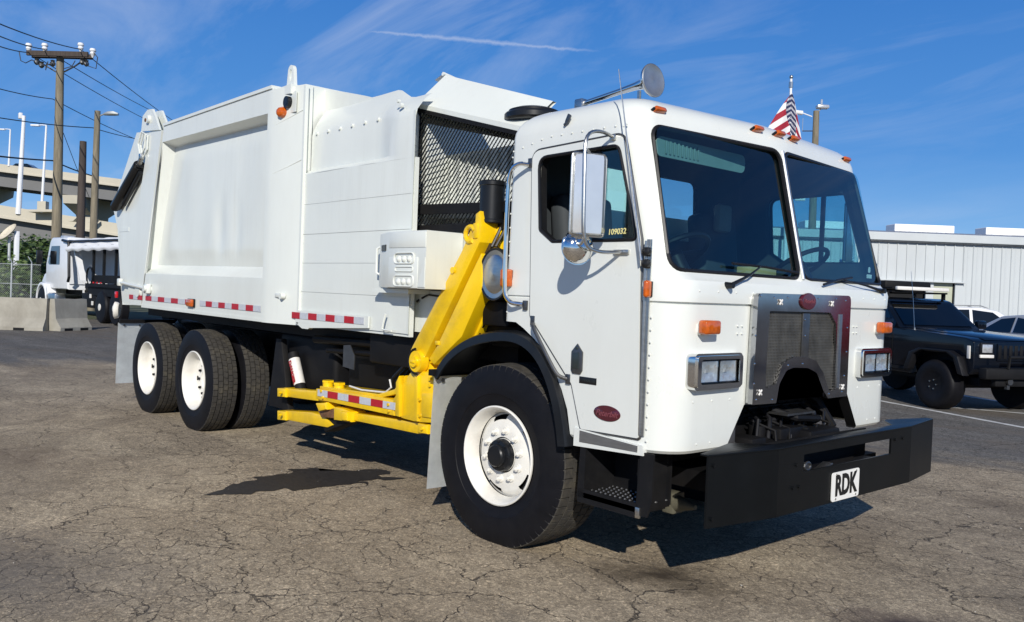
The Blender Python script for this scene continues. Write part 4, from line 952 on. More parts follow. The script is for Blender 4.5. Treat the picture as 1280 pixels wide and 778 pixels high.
# black boarding steps
stp = MB(); stp.box((.90, -1.06, .445), (.42, .26, .035), bev=.004); stp.box((.90, -1.186, .440), (.42, .008, .075)); so = stp.build('boarding_step', BLACKM, TR)
nb_ = MB()
for i in range(12):
    for j in range(6): nb_.cyl((.715 + i * .034 + (.017 if j % 2 else 0), -1.165 + j * .042, .4625), (.715 + i * .034 + (.017 if j % 2 else 0), -1.165 + j * .042, .4695), .0095, .006, 7)
tag(nb_.build('step_studs', DARKST, so), kind='stuff')
st2 = MB(); st2.prism([(.685, .43), (.70, .72), (.74, .72), (.735, .43)], 'y', -1.19, -.95); st2.prism([(1.095, .42), (1.115, .74), (1.20, .74), (1.20, .50), (1.17, .42)], 'y', -1.19, -1.178); st2.box((1.10, -1.07, .56), (.012, .22, .28))
st2.box((.90, -.94, .58), (.44, .012, .28)); st2.build('step_bracket', BLACKM, TR)
k = MB(); k.box((1.118, -1.195, .435), (.028, .014, .055), bev=.003); k.build('step_reflector', STEEL, TR)

# ---------------------------------------------------------- chassis
ch = MB()
for s in (-1, 1): ch.box((-3.05, s * .43, .86), (8.1, .08, .28))
for x in (-7.0, -6.1, -5.4, -4.7, -3.4, -2.2, -1.0, .3): ch.box((x, 0, .86), (.12, .80, .2))
ch.build('frame_rails', UNDER, TR)
ax = MB()
for x in (-4.731, -6.11):
    ax.cyl((x, -.95, .50), (x, .95, .50), .10, n=14); ax.lathe([(.06, -.24), (.20, -.15), (.24, 0), (.20, .15), (.06, .24)], (x, 0, .50), (1, 0, 0), 16)
    for s in (-1, 1): ax.cyl((x, s * .62, .5), (x, s * .94, .5), .20, n=20)
for s in (-1, 1): ax.prism([(-6.3, .66), (-5.42, .82), (-4.55, .66), (-4.55, .60), (-5.42, .70), (-6.3, .60)], 'y', s * .43 - .05, s * .43 + .05)
ax.box((0, 0, .48), (.14, 1.7, .14)); 
for s in (-1, 1): ax.prism([(-.75, .72), (0, .60), (.75, .72), (.75, .68), (0, .54), (-.75, .68)], 'y', s * .43 - .05, s * .43 + .05)
ax.cyl((-4.5, 0, .62), (-.8, 0, .80), .055, n=12); ax.build('axles', UNDER, TR)
tk = MB(); tk.box((-2.9, -.72, .83), (1.0, .42, .50), bev=.05, seg=3); tk.box((-1.65, -.70, .90), (1.2, .40, .56), bev=.05, seg=3); tk.box((-2.3, .78, .80), (2.2, .60, .55), bev=.05, seg=3); tk.box((-3.55, -.62, .86), (.14, .30, .34), bev=.02)  # tanks, with plain black boxes added to block light under the body
tk.box((-3.5, 0, 1.12), (6.8, 1.9, .10)); tk.box((-.5, -.5, 1.05), (.5, .5, .5), bev=.04); tk.box((-1.3, -1.02, 1.08), (.7, .10, .26), bev=.02); tk.cyl((-3.3, -.95, .62), (-3.3, -.62, .62), .17, n=20); tk.cyl((-3.75, -.55, .75), (-3.75, -.2, .75), .14, n=20)
tk.cyl((-2.6, -1.0, 1.06), (-1.2, -1.0, 1.10), .035, n=10); tk.cyl((-2.4, -1.0, .98), (-1.1, -1.0, 1.03), .02, n=8); tk.build('underbody_fill', UNDER, TR)
tk = MB(); tk.prism([(-3.42, .40), (-3.30, 1.02), (-3.20, 1.02), (-3.02, .40)], 'y', -1.02, -.96, bev=.01); tk.build('arm_guard_plate', BLACKM, TR)
dc = [(-2.915, -1.04, 0.747)][0]; tk = MB(); ang = -.30; tk.cyl((dc[0] - .085, -1.0, dc[2] + .16), (dc[0] + .085, -1.0, dc[2] - .15), .047, n=16); cyo = tk.build('grease_canister', BLACKM, TR)
tk = MB(); tk.cyl((dc[0] - .058, -1.0, dc[2] + .11), (dc[0] + .058, -1.0, dc[2] - .10), .049, n=16); tk.build('warning_label', STICK, TR)
text('label_lettering', 'DANGER', .052, REDT, TR, (dc[0] + .004, -1.0505, dc[2] + .006), (.48, 0, -.88), (.88, 0, .48), .0006, bold=.003)
lb = [(-2.013, -1.04, 0.954)][0]; tk = MB(); tk.prism([(lb[0] - .08, lb[2] + .09), (lb[0] - .08, lb[2] - .08), (lb[0] + .09, lb[2] - .09), (lb[0] + .09, lb[2] + .02), (lb[0] + .02, lb[2] + .10)], 'y', -1.03, -1.022); tk.build('data_plate', DARKST, TR)
# engine bay seen through the front opening
en = MB(); en.box((1.06, .0, 1.02), (.14, .86, .66), bev=.02); en.box((1.20, -.06, .70), (.22, .30, .22), bev=.02); en.box((1.28, .16, .70), (.20, .34, .18), bev=.02); en.box((1.25, -.46, .66), (.16, .14, .24), bev=.01); en.box((1.15, .0, .55), (.5, 1.5, .1))
for i in range(12): en.box((1.145, .0, .80 + i * .028), (.02, .62, .010))
en.cyl((1.20, -.28, .60), (1.20, -.28, .82), .05, n=14); en.cyl((1.30, .05, .60), (1.30, .05, .80), .03, n=10); en.tube([(1.15, .42, .62), (1.25, .46, .78), (1.18, .40, .92), (1.1, .35, .98)], .03, 8); en.tube([(1.2, -.15, .90), (1.3, -.05, .86), (1.3, .2, .84), (1.18, .38, .80)], .022, 8)
for i in range(5): en.tube([(1.18, -.30 + i * .15, .84), (1.30, -.26 + i * .15, .80), (1.34, -.30 + i * .13, .70)], .009, 6)
en.box((1.28, -.10, .585), (.3, .9, .03)); en.box((.9, 0, .60), (1.1, .72, .30)); en.build('engine_bay', UNDER, TR)
k = MB(); k.box((1.16, -.60, .80), (.14, .16, .20), bev=.03); k.cyl((1.16, -.60, .90), (1.16, -.60, .93), .03, n=12); k.build('washer_tank', pmat('grey_plastic_tank', (.07, .07, .075), .5, spec=.3), TR)
k = MB()
for y_ in (-.30, -.12, .10, .30): k.cyl((1.20, y_, .62), (1.20, y_, .84), .022, n=10); k.cyl((1.20, y_, .84), (1.20, y_, .855), .03, n=6)
for i in range(7): k.tube([(1.16, -.42 + i * .13, .66), (1.27, -.40 + i * .12, .74 + .02 * (i % 3)), (1.24, -.34 + i * .12, .86), (1.12, -.30 + i * .11, .92)], .010 + .004 * (i % 2), 6)
tag(k.build('engine_hoses', PLASTB, TR), kind='stuff')
k = MB(); k.box((1.22, -.02, .885), (.20, .30, .012)); k.build('radiator_bracket', DARKST, TR)
k = MB(); k.prism([(-.21, 1.04), (.19, 1.04), (.16, 1.11), (.10, 1.145), (-.12, 1.145), (-.18, 1.11)], 'x', 1.22, 1.235); k.build('radiator_shroud', pmat('dusty_shroud', (.16, .155, .14), .6, var=.3, scale=20), TR)
k = MB(); k.box((1.22, -.50, .665), (.012, .13, .17)); k.box((1.31, -.12, .73), (.006, .03, .08)); k.build('engine_bay_plates', pmat('dull_grey_plate', (.10, .10, .105), .5, metal=.3), TR)
k = MB(); cn = [(0.991, -0.72, 0.397)][0]; k.box((cn[0] - .02, -.72, cn[2]), (.08, .10, .115), bev=.008); k.cyl((cn[0] + .02, -.73, cn[2]), (cn[0] + .16, -.76, cn[2] + .01), .045, .012, 18); k.build('tow_pin_housing', pmat('greasy_brown_metal', (.09, .085, .06), .6, var=.3), TR)

# ---------------------------------------------------------- refuse body
SY = 1.24
REC = [(-5.726, 3.007), (-3.08, 2.981), (-3.089, 1.556), (-6.229, 1.569)]
OUT = [(-5.691, 3.177), (-3.058, 3.184), (-3.04, 1.205), (-6.253, 1.212)]
# side frame plate with the big pressed recess
INN = [(REC[0][0] + .06, REC[0][1] - .05), (REC[1][0] + .02, REC[1][1] - .05), (REC[2][0] + .02, REC[2][1] + .10), (REC[3][0] + .09, REC[3][1] + .10)]
for s in (-1, 1):
    body = MB(); body.plate(OUT, [REC], 'y', s * SY, s * (SY - .012))
    for i in range(4):
        a, b = REC[i], REC[(i + 1) % 4]; c_, d_ = INN[(i + 1) % 4], INN[i]
        q = [(a[0], s * (SY - .006), a[1]), (b[0], s * (SY - .006), b[1]), (c_[0], s * (SY - .125), c_[1]), (d_[0], s * (SY - .125), d_[1])]
        body.quad(*(q if s > 0 else q[::-1]))
    body.build('container_frame', BODYW, TR, smooth=20)
XB0, XB1 = OUT[3][0], OUT[1][0]
for s in (-1, 1):
    p = MB()
    def f(u, v, s=s):
        tx = lerp(lerp(INN[3][0], INN[0][0], v), lerp(INN[2][0], INN[1][0], v), u); tz = lerp(lerp(INN[3][1], INN[2][1], u), lerp(INN[0][1], INN[1][1], u), v)
        bulge = .045 * math.sin(PI * min(1, max(0, v))) ** .8 * (1 - (2 * u - 1) ** 6)
        dent = .010 * noise.noise(Vector((tx * 2.2, tz * 1.1, 3))) + (-.016 * math.exp(-((tx + 4.35) ** 2 / .012 + (tz - 2.02) ** 2 / .07)) - .012 * math.exp(-((tx + 3.95) ** 2 / .01 + (tz - 1.98) ** 2 / .09)))
        edge_ = min(1, 8 * min(u, 1 - u, v, 1 - v))
        return Vector((tx, s * (SY - .125 + bulge * 0 + edge_ * (.02 + dent)), tz))
    p.grid(f, 60, 36)
    if s > 0: bmesh.ops.reverse_faces(p.bm, faces=p.bm.faces)
    p.build('side_panel', BODYW, TR)
# rest of the container box: roof, floor skirt, inner walls
bx2 = MB(); bx2.prism([(OUT[3][0], OUT[3][1]), (OUT[0][0], OUT[0][1] - .004), (-2.62, 3.17), (-2.62, 1.2)], 'y', -(SY - .14), SY - .14); bx2.prism([(OUT[0][0], OUT[0][1] - .05), (OUT[0][0], OUT[0][1]), (OUT[1][0], OUT[1][1] - .01), (-2.75, 3.18), (-2.75, 3.10), (OUT[1][0], OUT[1][1] - .06)], 'y', -(SY - .013), SY - .013)
bx2.build('container_shell', BODYW, TR, smooth=20)
a, b = OUT[0], OUT[1]; rl = MB(); rl.prism([(OUT[3][0], OUT[3][1] - .03), (OUT[3][0], OUT[3][1]), (OUT[2][0], OUT[2][1]), (OUT[2][0], OUT[2][1] - .03)], 'y', -(SY + .004), -(SY - .10)); rl.build('lower_edge_rail', BODYW, TR, smooth=20)
rl = MB(); rl.prism([(a[0], a[1]), (a[0] - .01, a[1] + .028), (b[0], b[1] + .028), (b[0], b[1])], 'y', -(SY + .012), SY + .012); rl.build('top_edge_rail', BODYW, TR)
# front post, faceted
for s in (-1, 1):
    po_ = MB()
    A = [(-3.029, 3.206), (-2.992, 3.112), (-3.053, 1.163)]; 
    poly = [(-3.10, s * (SY - .10)), (-3.10, s * (SY + .018)), (-2.99, s * (SY + .018)), (-2.60, s * (SY - .075)), (-2.60, s * (SY - .14))]
    lo = [Vector((x + .00, y, 1.175)) for x, y in poly]; hi = [Vector((x, y, 3.165)) for x, y in poly]
    if s < 0: lo.reverse(); hi.reverse()
    mid = [l.lerp(h, .5) for l, h in zip(lo, hi)]
    po_.rings([lo, mid, hi]); pst = po_.build('corner_post', BODYW, TR, smooth=15)
    fl = MB(); fl.box((-2.585, s * (SY - .070), 2.17), (.030, .030, 1.96)); fl.build('post_flange', BODYW, pst)
    for z0 in (2.45, 2.86):
        wl = MB(); wl.tube([(-2.97, s * (SY + .0115), z0), (-2.78, s * (SY - .0325), z0 + .05), (-2.61, s * (SY - .070), z0 + .10)], .004, 5); wl.build('weld_bead', BODYW, pst)
    # lifting eye and hooked gusset foot
    e = MB(); arc = [(-2.845 + .052 * math.cos(a), 3.30 + .060 * math.sin(a)) for a in [k * PI / 8 for k in range(9)]]
    e.plate([(-2.775, 3.155)] + arc + [(-2.915, 3.155)], [[(-2.845 + .022 * math.cos(a), 3.275 + .05 * math.sin(a)) for a in [k * PI / 6 for k in range(12)]]], 'y', s * (SY - .055), s * (SY - .085)); e.build('lifting_eye', BODYW, TR)
for s in (-1, 1):
    ft = MB(); ft.prism([(-2.62, 1.185), (-2.585, 1.185), (-2.50, 1.155), (-2.40, 1.155), (-2.22, 1.225), (-2.22, 1.26), (-2.62, 1.26)], 'y', s * 1.185, s * 1.150); ft.build('skirt_foot', BODYW, TR)
cl = MB(); ca = [(-2.741, -1.245, 3.035)][0]
k = MB(); k.cyl((-2.80, -1.20, 3.035), (-2.80, -1.245, 3.035), .048, n=20); k.cyl((-2.80, -1.245, 3.035), (-2.80, -1.247, 3.035), .030, n=20); ol = k.build('clearance_lamp_grommet', BLACK, TR)
k = MB(); k.lathe([(.045, 0), (.05, .02), (.04, .06), (.02, .078), (0, .082)], (-2.87, -1.205, 2.96), (-.15, -1, -.1), 18, cap=False); k.build('clearance_lamp', AMBER, TR)
k = MB(); k.box((-2.77, -1.205, 3.03), (.17, .006, .17)); k.build('lamp_plate', BODYW, TR)
k = MB(); k.cyl((-2.78, -1.21, 1.41), (-2.78, -1.25, 1.41), .025, n=12); k.box((-2.83, -1.235, 1.415), (.12, .02, .035), bev=.005); k.build('side_latch', BODYW, TR)

# hopper: lower plates one by one, ledge, sloping upper sheet
HY = 1.165; X0, X1 = -2.585, -1.00
zs = [1.20, 1.455, 1.69, 1.925, 2.17, 2.42]
for s in (-1, 1):
    for i in range(5):
        h = MB(); za, zb = zs[i] + .0012, zs[i + 1] - .0012; d = .0022 * (i % 2)
        def f(u, v, za=za, zb=zb, s=s, d=d):
            x = lerp(X0, X1, u); z = lerp(za, zb, v); return Vector((x, s * (HY + d + .006 * noise.noise(Vector((x * 2.0, z * 2.5, s * 5)))), z))
        h.grid(f, 24, 6)
        if s > 0: bmesh.ops.reverse_faces(h.bm, faces=h.bm.faces)
        h.build('hopper_plate', BODYW, TR, smooth=40)
    h = MB(); 
    h.box(((X0 + X1) / 2, s * (HY - .026), 1.8), (X1 - X0, .03, 1.24)); h.build('hopper_backing', BODYW, TR)
    up = MB()
    prof = [(HY, 2.42), (HY - .004, 2.428), (HY - .060, 2.462), (HY - .062, 2.75), (HY - .075, 2.80), (HY - .13, 2.90), (HY - .20, 2.99)]
    prof2 = [(HY, 2.42), (HY, 2.428), (HY, 2.462), (HY, 2.70), (HY - .012, 2.75), (HY - .07, 2.83), (HY - .13, 2.88)]
    def ringat(x, t):
        return [Vector((x, s * lerp(a[0], b[0], t), lerp(a[1], b[1], t) + .005 * noise.noise(Vector((x * 3, a[1] * 3, 8))))) for a, b in zip(prof, prof2)]
    RSu = []
    for k in range(25):
        x = lerp(X0, X1, k / 24); t = min(1, max(0, (x + 1.50) / .26)); RSu.append(ringat(x, t))
    up.rings(RSu, closed=False, cap0=False, cap1=False)
    if s > 0: bmesh.ops.reverse_faces(up.bm, faces=up.bm.faces)
    up.build('hopper_upper_sheet', BODYW, TR, smooth=24)
    bt = MB()
    for k in range(7): x = -2.50 + k * .185; bt.cyl((x, s * (HY - .066), 2.755), (x, s * (HY - .050), 2.757), .016, .014, 8)
    bt.cyl((-1.20, s * (HY - .02), 2.80), (-1.20, s * (HY + .004), 2.80), .018, n=8); bt.cyl((-1.24, s * (HY - .02), 2.835), (-1.24, s * (HY + .002), 2.835), .014, n=8)
    tag(bt.build('sheet_bolts', BODYW, TR), kind='stuff')
# sliding hopper roof: arched wall rising behind the sloping sheet, and the crumpled cover in front of it
arch = [(-3.07, 3.226), (-2.85, 3.197), (-2.598, 3.152), (-2.306, 3.091), (-1.994, 3.016), (-1.771, 2.956), (-1.601, 2.902)]
for s in (-1, 1):
    a_ = MB(); a_.prism([(arch[0][0], 2.7)] + arch + [(arch[-1][0], 2.7)], 'y', s * .98, s * .95); a_.build('arched_side_wall', BODYW, TR)
rf_ = MB(); RSr = [[Vector((x, y, z - .01)) for y in (-.96, 0, .96)] for x, z in arch]; rf_.rings(RSr, closed=False, cap0=False, cap1=False); rf_.build('hopper_roof', BODYW, TR)
cv = [(-1.657, 2.922), (-1.485, 2.924), (-1.267, 2.887)]
c_ = MB(); zc0 = cv[0][1]; zc1 = cv[2][1]
def cf(u, v):
    x = lerp(cv[0][0] - .12, cv[2][0] + .10, u); y = lerp(-1.08, 1.08, v); z = lerp(zc0, zc1, u) + .012 - .14 * (abs(y) / 1.08) ** 14 * 1.0 + .012 * noise.noise(Vector((x * 9, y * 3, 0)))
    return Vector((x, y, z))
c_.grid(cf, 12, 40); c_.build('hopper_cover', TARPW, TR)
# chamfer, mesh guard and hood
MY = 1.00
gA = [(-1.213, -1, 2.804), (-0.182, -1, 2.531), (-1.199, -1, 1.929), (-0.143, -1, 1.859)]
gx0, gz1 = gA[0][0], gA[0][2]; gx1, gz1b = -.03, None
sl_ = (gA[1][2] - gA[0][2]) / (gA[1][0] - gA[0][0]); gz1b = gz1 + sl_ * (gx1 - gx0)
zb0 = gA[2][2]
for s in (-1, 1):
    c_ = MB(); q = [(X1, s * HY, 1.86), (gx0, s * MY, 1.86), (gx0, s * MY, gz1), (X1, s * (HY), 2.70)]
    c_.prism([(X1 - .03, s * HY), (X1, s * (HY + .003)), (gx0 + .02, s * MY), (gx0 - .02, s * MY)][::(1 if s < 0 else -1)], 'z', 1.20, 2.74); c_.build('hopper_corner', BODYW, TR, smooth=15)
    if s > 0: continue
    fr = MB(); fy = s * (MY + .012); w_ = .024
    fr.box(((gx0 + .014), fy, (zb0 + gz1) / 2), (.042, .03, gz1 - zb0)); fr.box((gx1 - .02, fy, (zb0 + gz1b) / 2), (.04, .03, gz1b - zb0))
    fr.prism([(gx0, zb0 - .02), (gx1, zb0 - .02), (gx1, zb0 + .035), (gx0, zb0 + .035)], 'y', fy - .014, fy + .014); fr.prism([(gx0, zb0 + .115), (gx1, zb0 + .085), (gx1, zb0 + .15), (gx0, zb0 + .185)], 'y', fy - .014, fy + .010)
    fr.prism([(gx0, gz1 - .025), (gx1, gz1b - .025), (gx1, gz1b + .004), (gx0, gz1 + .004)], 'y', fy - .012, fy + .012); fo = fr.build('guard_frame', BLACKM, TR)
    mm = MB(); dw, dh, st_ = .040, .021, .0042; nrow = int((gz1 - zb0) / dh)
    for r_i in range(nrow):
        zc = zb0 + dh * (r_i + .5); x = gx0; k = 0; pts = []
        while x < gx1:
            ztop = gz1 + sl_ * (x - gx0)
            zz_ = zc + (dh / 2 if (k + r_i) % 2 else -dh / 2)
            if zz_ < ztop: pts.append((x, zz_))
            x += dw / 2; k += 1
        for p_, q_ in zip(pts, pts[1:]):
            if q_[0] - p_[0] > dw: continue
            mm.quad((p_[0], s * MY - s * .002, p_[1] - st_), (q_[0], s * MY - s * .002, q_[1] - st_), (q_[0], s * MY + s * .004, q_[1] + st_), (p_[0], s * MY + s * .004, p_[1] + st_))
    tag(mm.build('guard_mesh', BLACKM, fo, smooth=0), kind='stuff')
hi_ = MB()
hi_.box((gx0 + .02, 0, 2.05), (.05, 1.9, 1.3)); hi_.box((-.5, 0, 1.80), (.9, 1.5, .6)); hi_.build('inner_hopper_wall', BODYW, TR)
for s in (-1,):
    hi_ = MB(); hi_.box(((gx0 - .35) / 2, s * .745, 2.1), (abs(gx0) - .35, .02, .80)); hi_.build('inner_side_wall', BODYW, TR)
    hi_ = MB(); hi_.prism([(gx0 + .05, 2.03), (-.4, 2.00), (-.4, 2.06), (gx0 + .05, 2.10)], 'y', s * .76, s * .93); hi_.build('inner_ledge', BODYW, TR)
for s in (-1,):
    hi_ = MB()
    for k in range(7):
        hi_.box((gx0 + .10 + k * .105, s * .765, 2.22), (.02, .03, .5))
    tag(hi_.build('inner_ribs', BODYW, TR), kind='stuff')
HT = .80; hq = [(-1.173, -0.8, 3.076), (0.069, -0.8, 2.695)]; tA_ = Vector(hq[0]); sl2 = (hq[1][2] - hq[0][2]) / (hq[1][0] - hq[0][0]); tB_ = Vector((gx1, -HT, hq[0][2] + sl2 * (gx1 - hq[0][0])))
ringx = lambda x, zb, zt, yt: [Vector((x, -MY - .02, zb)), Vector((x, -MY - .02, zb + .035)), Vector((x, -yt, zt)), Vector((x, yt, zt)), Vector((x, MY + .02, zb + .035)), Vector((x, MY + .02, zb))]
RSh = [ringx(gx0 - .02, gz1 + .002, gz1 + .06, HT + .14), ringx(tA_.x, gz1 - sl_ * 0 + .01, tA_.z, HT), ringx(gx1, gz1b + .002, tB_.z, HT)]
RSh[1][0].x = gx0 + .0; RSh[1][1].x = gx0; RSh[1][4].x = gx0; RSh[1][5].x = gx0; RSh[1][0].z = gz1 + .001; RSh[1][1].z = gz1 + .036
RSh = RSh[1:]
for idx in ((0, 1, 2), (5, 4, 3)):   # the hopper is open to the sky between two leaning side plates
    ho = MB(); P0 = [RSh[0][k] for k in idx]; P1 = [RSh[1][k] for k in idx]; sg = -1 if idx[0] == 0 else 1; off = Vector((0, -sg * .03, -.004))
    for A_, B_ in ((P0, P1), ([p + off for p in P0], [p + off for p in P1])): ho.rings([A_, B_], closed=False, cap0=False, cap1=False)
    ho.rings([[P0[2], P0[2] + off], [P1[2], P1[2] + off]], closed=False, cap0=False, cap1=False); ho.build('hopper_hood', BODYW, TR, smooth=15)
lp = [(-1.238, -1, 2.876), (-1.132, -1, 2.923), (-1.047, -1, 2.944)]
fl_ = MB(); e0 = Vector((gx0 - .015, -MY - .03, gz1 - .01)); e1 = tA_ + Vector((-.02, -.01, .01))
for s in (-1, 1):
    a = Vector((e0.x, e0.y * -s * -1 if s < 0 else -e0.y, e0.z)); b = Vector((e1.x, e1.y if s < 0 else -e1.y, e1.z))
    fl_.tube([a + Vector((-.16, 0, -.035)), a, a.lerp(b, .5), b], .016, 6)
    fl_.rings([[a, b, b + Vector((-.10, 0, -.03)), a.lerp(b, .55) + Vector((-.13, 0, -.03)), a + Vector((-.17, 0, -.02))], [p + Vector((0, -s * .012, 0)) for p in (a, b, b + Vector((-.10, 0, -.03)), a.lerp(b, .55) + Vector((-.13, 0, -.03)), a + Vector((-.17, 0, -.02)))]])
fl_.build('hood_flange', BODYW, TR)
# white panels below the guard
for c_, d_ in (((-.74, -.985, 1.70), (.80, .05, .38)), ((-.80, -1.045, 1.36), (.55, .05, .29)), ((-.60, .985, 1.6), (1.15, .05, .60))): wb = MB(); wb.box(c_, d_); wb.build('hopper_front_panel', BODYW, TR)
wr = MB(); wr.tube([(-.98, -1.075, 1.452), (-.90, -1.08, 1.478), (-.80, -1.08, 1.472), (-.72, -1.08, 1.47)], .007, 5); wr.cyl((-1.02, -1.07, 1.44), (-1.02, -1.09, 1.425), .008, n=6); wr.build('wiring', PLASTB, TR)

# control box with pressed vents
cbq = [(-1.300, -1.16), (-1.300, -1.225), (-1.040, -1.325), (-.600, -1.325), (-.600, -1.03), (-1.300, -1.03)]
k = MB(); k.prism(cbq[::-1], 'z', 1.515, 1.895, bev=.008); ob = k.build('control_box', BODYW, TR, smooth=30)
k = MB(); k.box((-.815, -1.3265, 1.835), (.42, .006, .10), bev=.002); k.box((-.855, -1.3265, 1.62), (.34, .006, .20), bev=.002); k.prism([(-.68, 1.528), (-.605, 1.72), (-.605, 1.528)], 'y', -1.3235, -1.3295); k.build('control_box_cover', BODYW, ob)
for z in (1.715, 1.565):
    k = MB(); O = round_poly([(-.955, z - .035), (-.725, z - .035), (-.725, z + .035), (-.955, z + .035)], .034, 5); k.tube([(x, -1.331, zz) for x, zz in O], .006, 6, closed=True)
    for x in (-.900, -.840, -.780): k.lathe([(.024, 0), (.020, .010), (.010, .017), (0, .019)], (x, -1.326, z - .006), (0, -1, -.1), 12, cap=False)
    k.build('vent_pressing', BODYW, ob)
k = MB(); O = round_poly([(-.94, 1.628), (-.735, 1.628), (-.735, 1.658), (-.94, 1.658)], .014, 4); k.tube([(x, -1.331, zz) for x, zz in O], .005, 6, closed=True); k.build('handle_pressing', BODYW, ob)
nA = Vector((-.08, -.15, 0)).normalized()
k = MB(); k.box((-1.165, -1.2805, 1.790), (.135, .006, .040), rot=Matrix.Rotation(-.367, 3, 'Z').to_quaternion()); k.build('black_label', INK, ob)
k = MB(); k.tube([(-1.31, -1.20, 1.60), (-1.345, -1.22, 1.62), (-1.345, -1.22, 1.79), (-1.31, -1.20, 1.81)], .010, 8); k.box((-1.31, -1.19, 1.60), (.05, .03, .04), bev=.005); k.box((-1.31, -1.19, 1.81), (.05, .03, .03), bev=.005); k.build('box_handle', BODYW, ob)
k = MB(); k.box((-1.12, -1.15, 1.495), (.45, .20, .03)); k.build('box_bracket', BODYW, ob)
k = MB(); hk_ = [(-1.238, -1.2, 1.328), (-1.256, -1.2, 1.287), (-1.273, -1.2, 1.218), (-1.16, -1.2, 1.214)]; k.tube([hk_[0], hk_[1], hk_[2], hk_[3]], .008, 6); k.build('bent_hook', BODYW, TR)

# ---------------------------------------------------------- tailgate
tg = MB()
TS = [(-5.825, 3.154), (-6.268, 3.187), (-6.685, 3.226), (-7.526, 2.402), (-7.308, 2.115), (-7.143, 1.474), (-7.04, 1.184), (-6.372, 1.199)]
tg.prism(TS, 'y', -1.21, 1.21); tgo = tg.build('tailgate', BODYW, TR, smooth=15)
T2 = [(-5.751, 3.133), (-6.137, 3.159), (-6.776, 1.507), (-6.662, 1.197), (-6.268, 1.203)]
for s in (-1, 1): k = MB(); k.prism(T2, 'y', s * 1.212, s * 1.245); k.build('tailgate_side_plate', BODYW, tgo)
k = MB(); T3 = [(-7.24, 2.13), (-6.872, 2.118), (-6.868, 2.07), (-7.235, 2.071)]; k.prism([(a, b) for a, b in T3], 'y', -1.214, -1.20); k.build('tailgate_ledge', BODYW, tgo)
hp_ = [(-6.377, -1.27, 2.806), (-7.192, -1.27, 2.379), (-6.303, -1.27, 2.9)]
a, b = Vector(hp_[0]), Vector(hp_[1])
k = MB(); k.cyl(a, b, .065, n=18); k.cyl(a, a + (a - b).normalized() * .03, .052, n=16); k.cyl(b, b + (b - a).normalized() * .04, .05, n=16); k.cyl(a + Vector((.03, .01, -.08)), a.lerp(b, .75) + Vector((.06, .01, -.10)), .028, n=10); cyl_ = k.build('hydraulic_cylinder', BLACK, tgo)
k = MB(); k.cyl(a, Vector(hp_[2]), .028, n=12); k.box(hp_[2], (.07, .05, .07), bev=.01); k.build('cylinder_rod', STEEL, cyl_)
k = MB(); h0 = [(-6.329, -1.27, 2.884), (-6.427, -1.27, 3.059), (-6.327, -1.27, 3.185), (-6.189, -1.27, 3.142), (-6.203, -1.27, 2.99), (-6.383, -1.27, 2.871)]
k.tube(h0, .010, 6); k.tube([Vector(p) + Vector((.05, .01, -.02)) for p in h0], .010, 6); k.build('white_hoses', BODYW, tgo)
k = MB(); br = [(-6.463, 3.211), (-6.423, 3.382), (-6.265, 3.434), (-6.106, 3.422), (-5.966, 3.288), (-5.854, 3.159)]
bc = [(-6.202, -1.2, 3.317)][0]
for s in (-1, 1):
    k = MB(); k.prism(br, 'y', s * 1.22 - .012, s * 1.22 + .012); k.prism(br, 'y', s * 1.12 - .012, s * 1.12 + .012); k.cyl((bc[0], s * 1.26, bc[2]), (bc[0], s * 1.06, bc[2]), .045, n=16); k.build('hinge_bracket', BODYW, TR)
k = MB(); k.cyl((bc[0] - .03, -1.268, bc[2] - .01), (bc[0] - .03, -1.235, bc[2] - .01), .022, n=10); k.build('rusty_pin', pmat('rust', (.12, .05, .02), .8, var=.4, scale=20), TR)
lt = [(-6.956, -1.27, 1.456), (-5.989, -1.27, 1.4), (-6.049, -1.27, 1.48), (-5.933, -1.27, 1.357)]
k = MB(); k.cyl(lt[0], lt[1], .020, n=10); k.box(lt[0], (.09, .05, .09), bev=.012); k.box(lt[1], (.12, .05, .11), bev=.015); k.cyl(Vector(lt[1]) + Vector((.02, -.05, .0)), Vector(lt[1]) + Vector((.02, .05, 0)), .035, n=14); k.cyl((-6.36, -1.262, 1.37), (-6.36, -1.24, 1.37), .075, n=20); k.build('tailgate_latch', BODYW, tgo)
wd = [(-7.186, -1.22, 1.11)][0]; k = MB(); k.lathe([(.085, .02), (.10, 0), (.105, -.03), (.085, -.04), (.03, -.035), (0, -.04)], wd, (.5, 1, 0), 24, cap=False); k.build('white_end_roller', RIMW, TR)
k = MB(); k.box((wd[0] - .03, -1.23, wd[2] + .19), (.06, .03, .08), bev=.01); k.build('rear_side_lamp', REDLENS, TR)

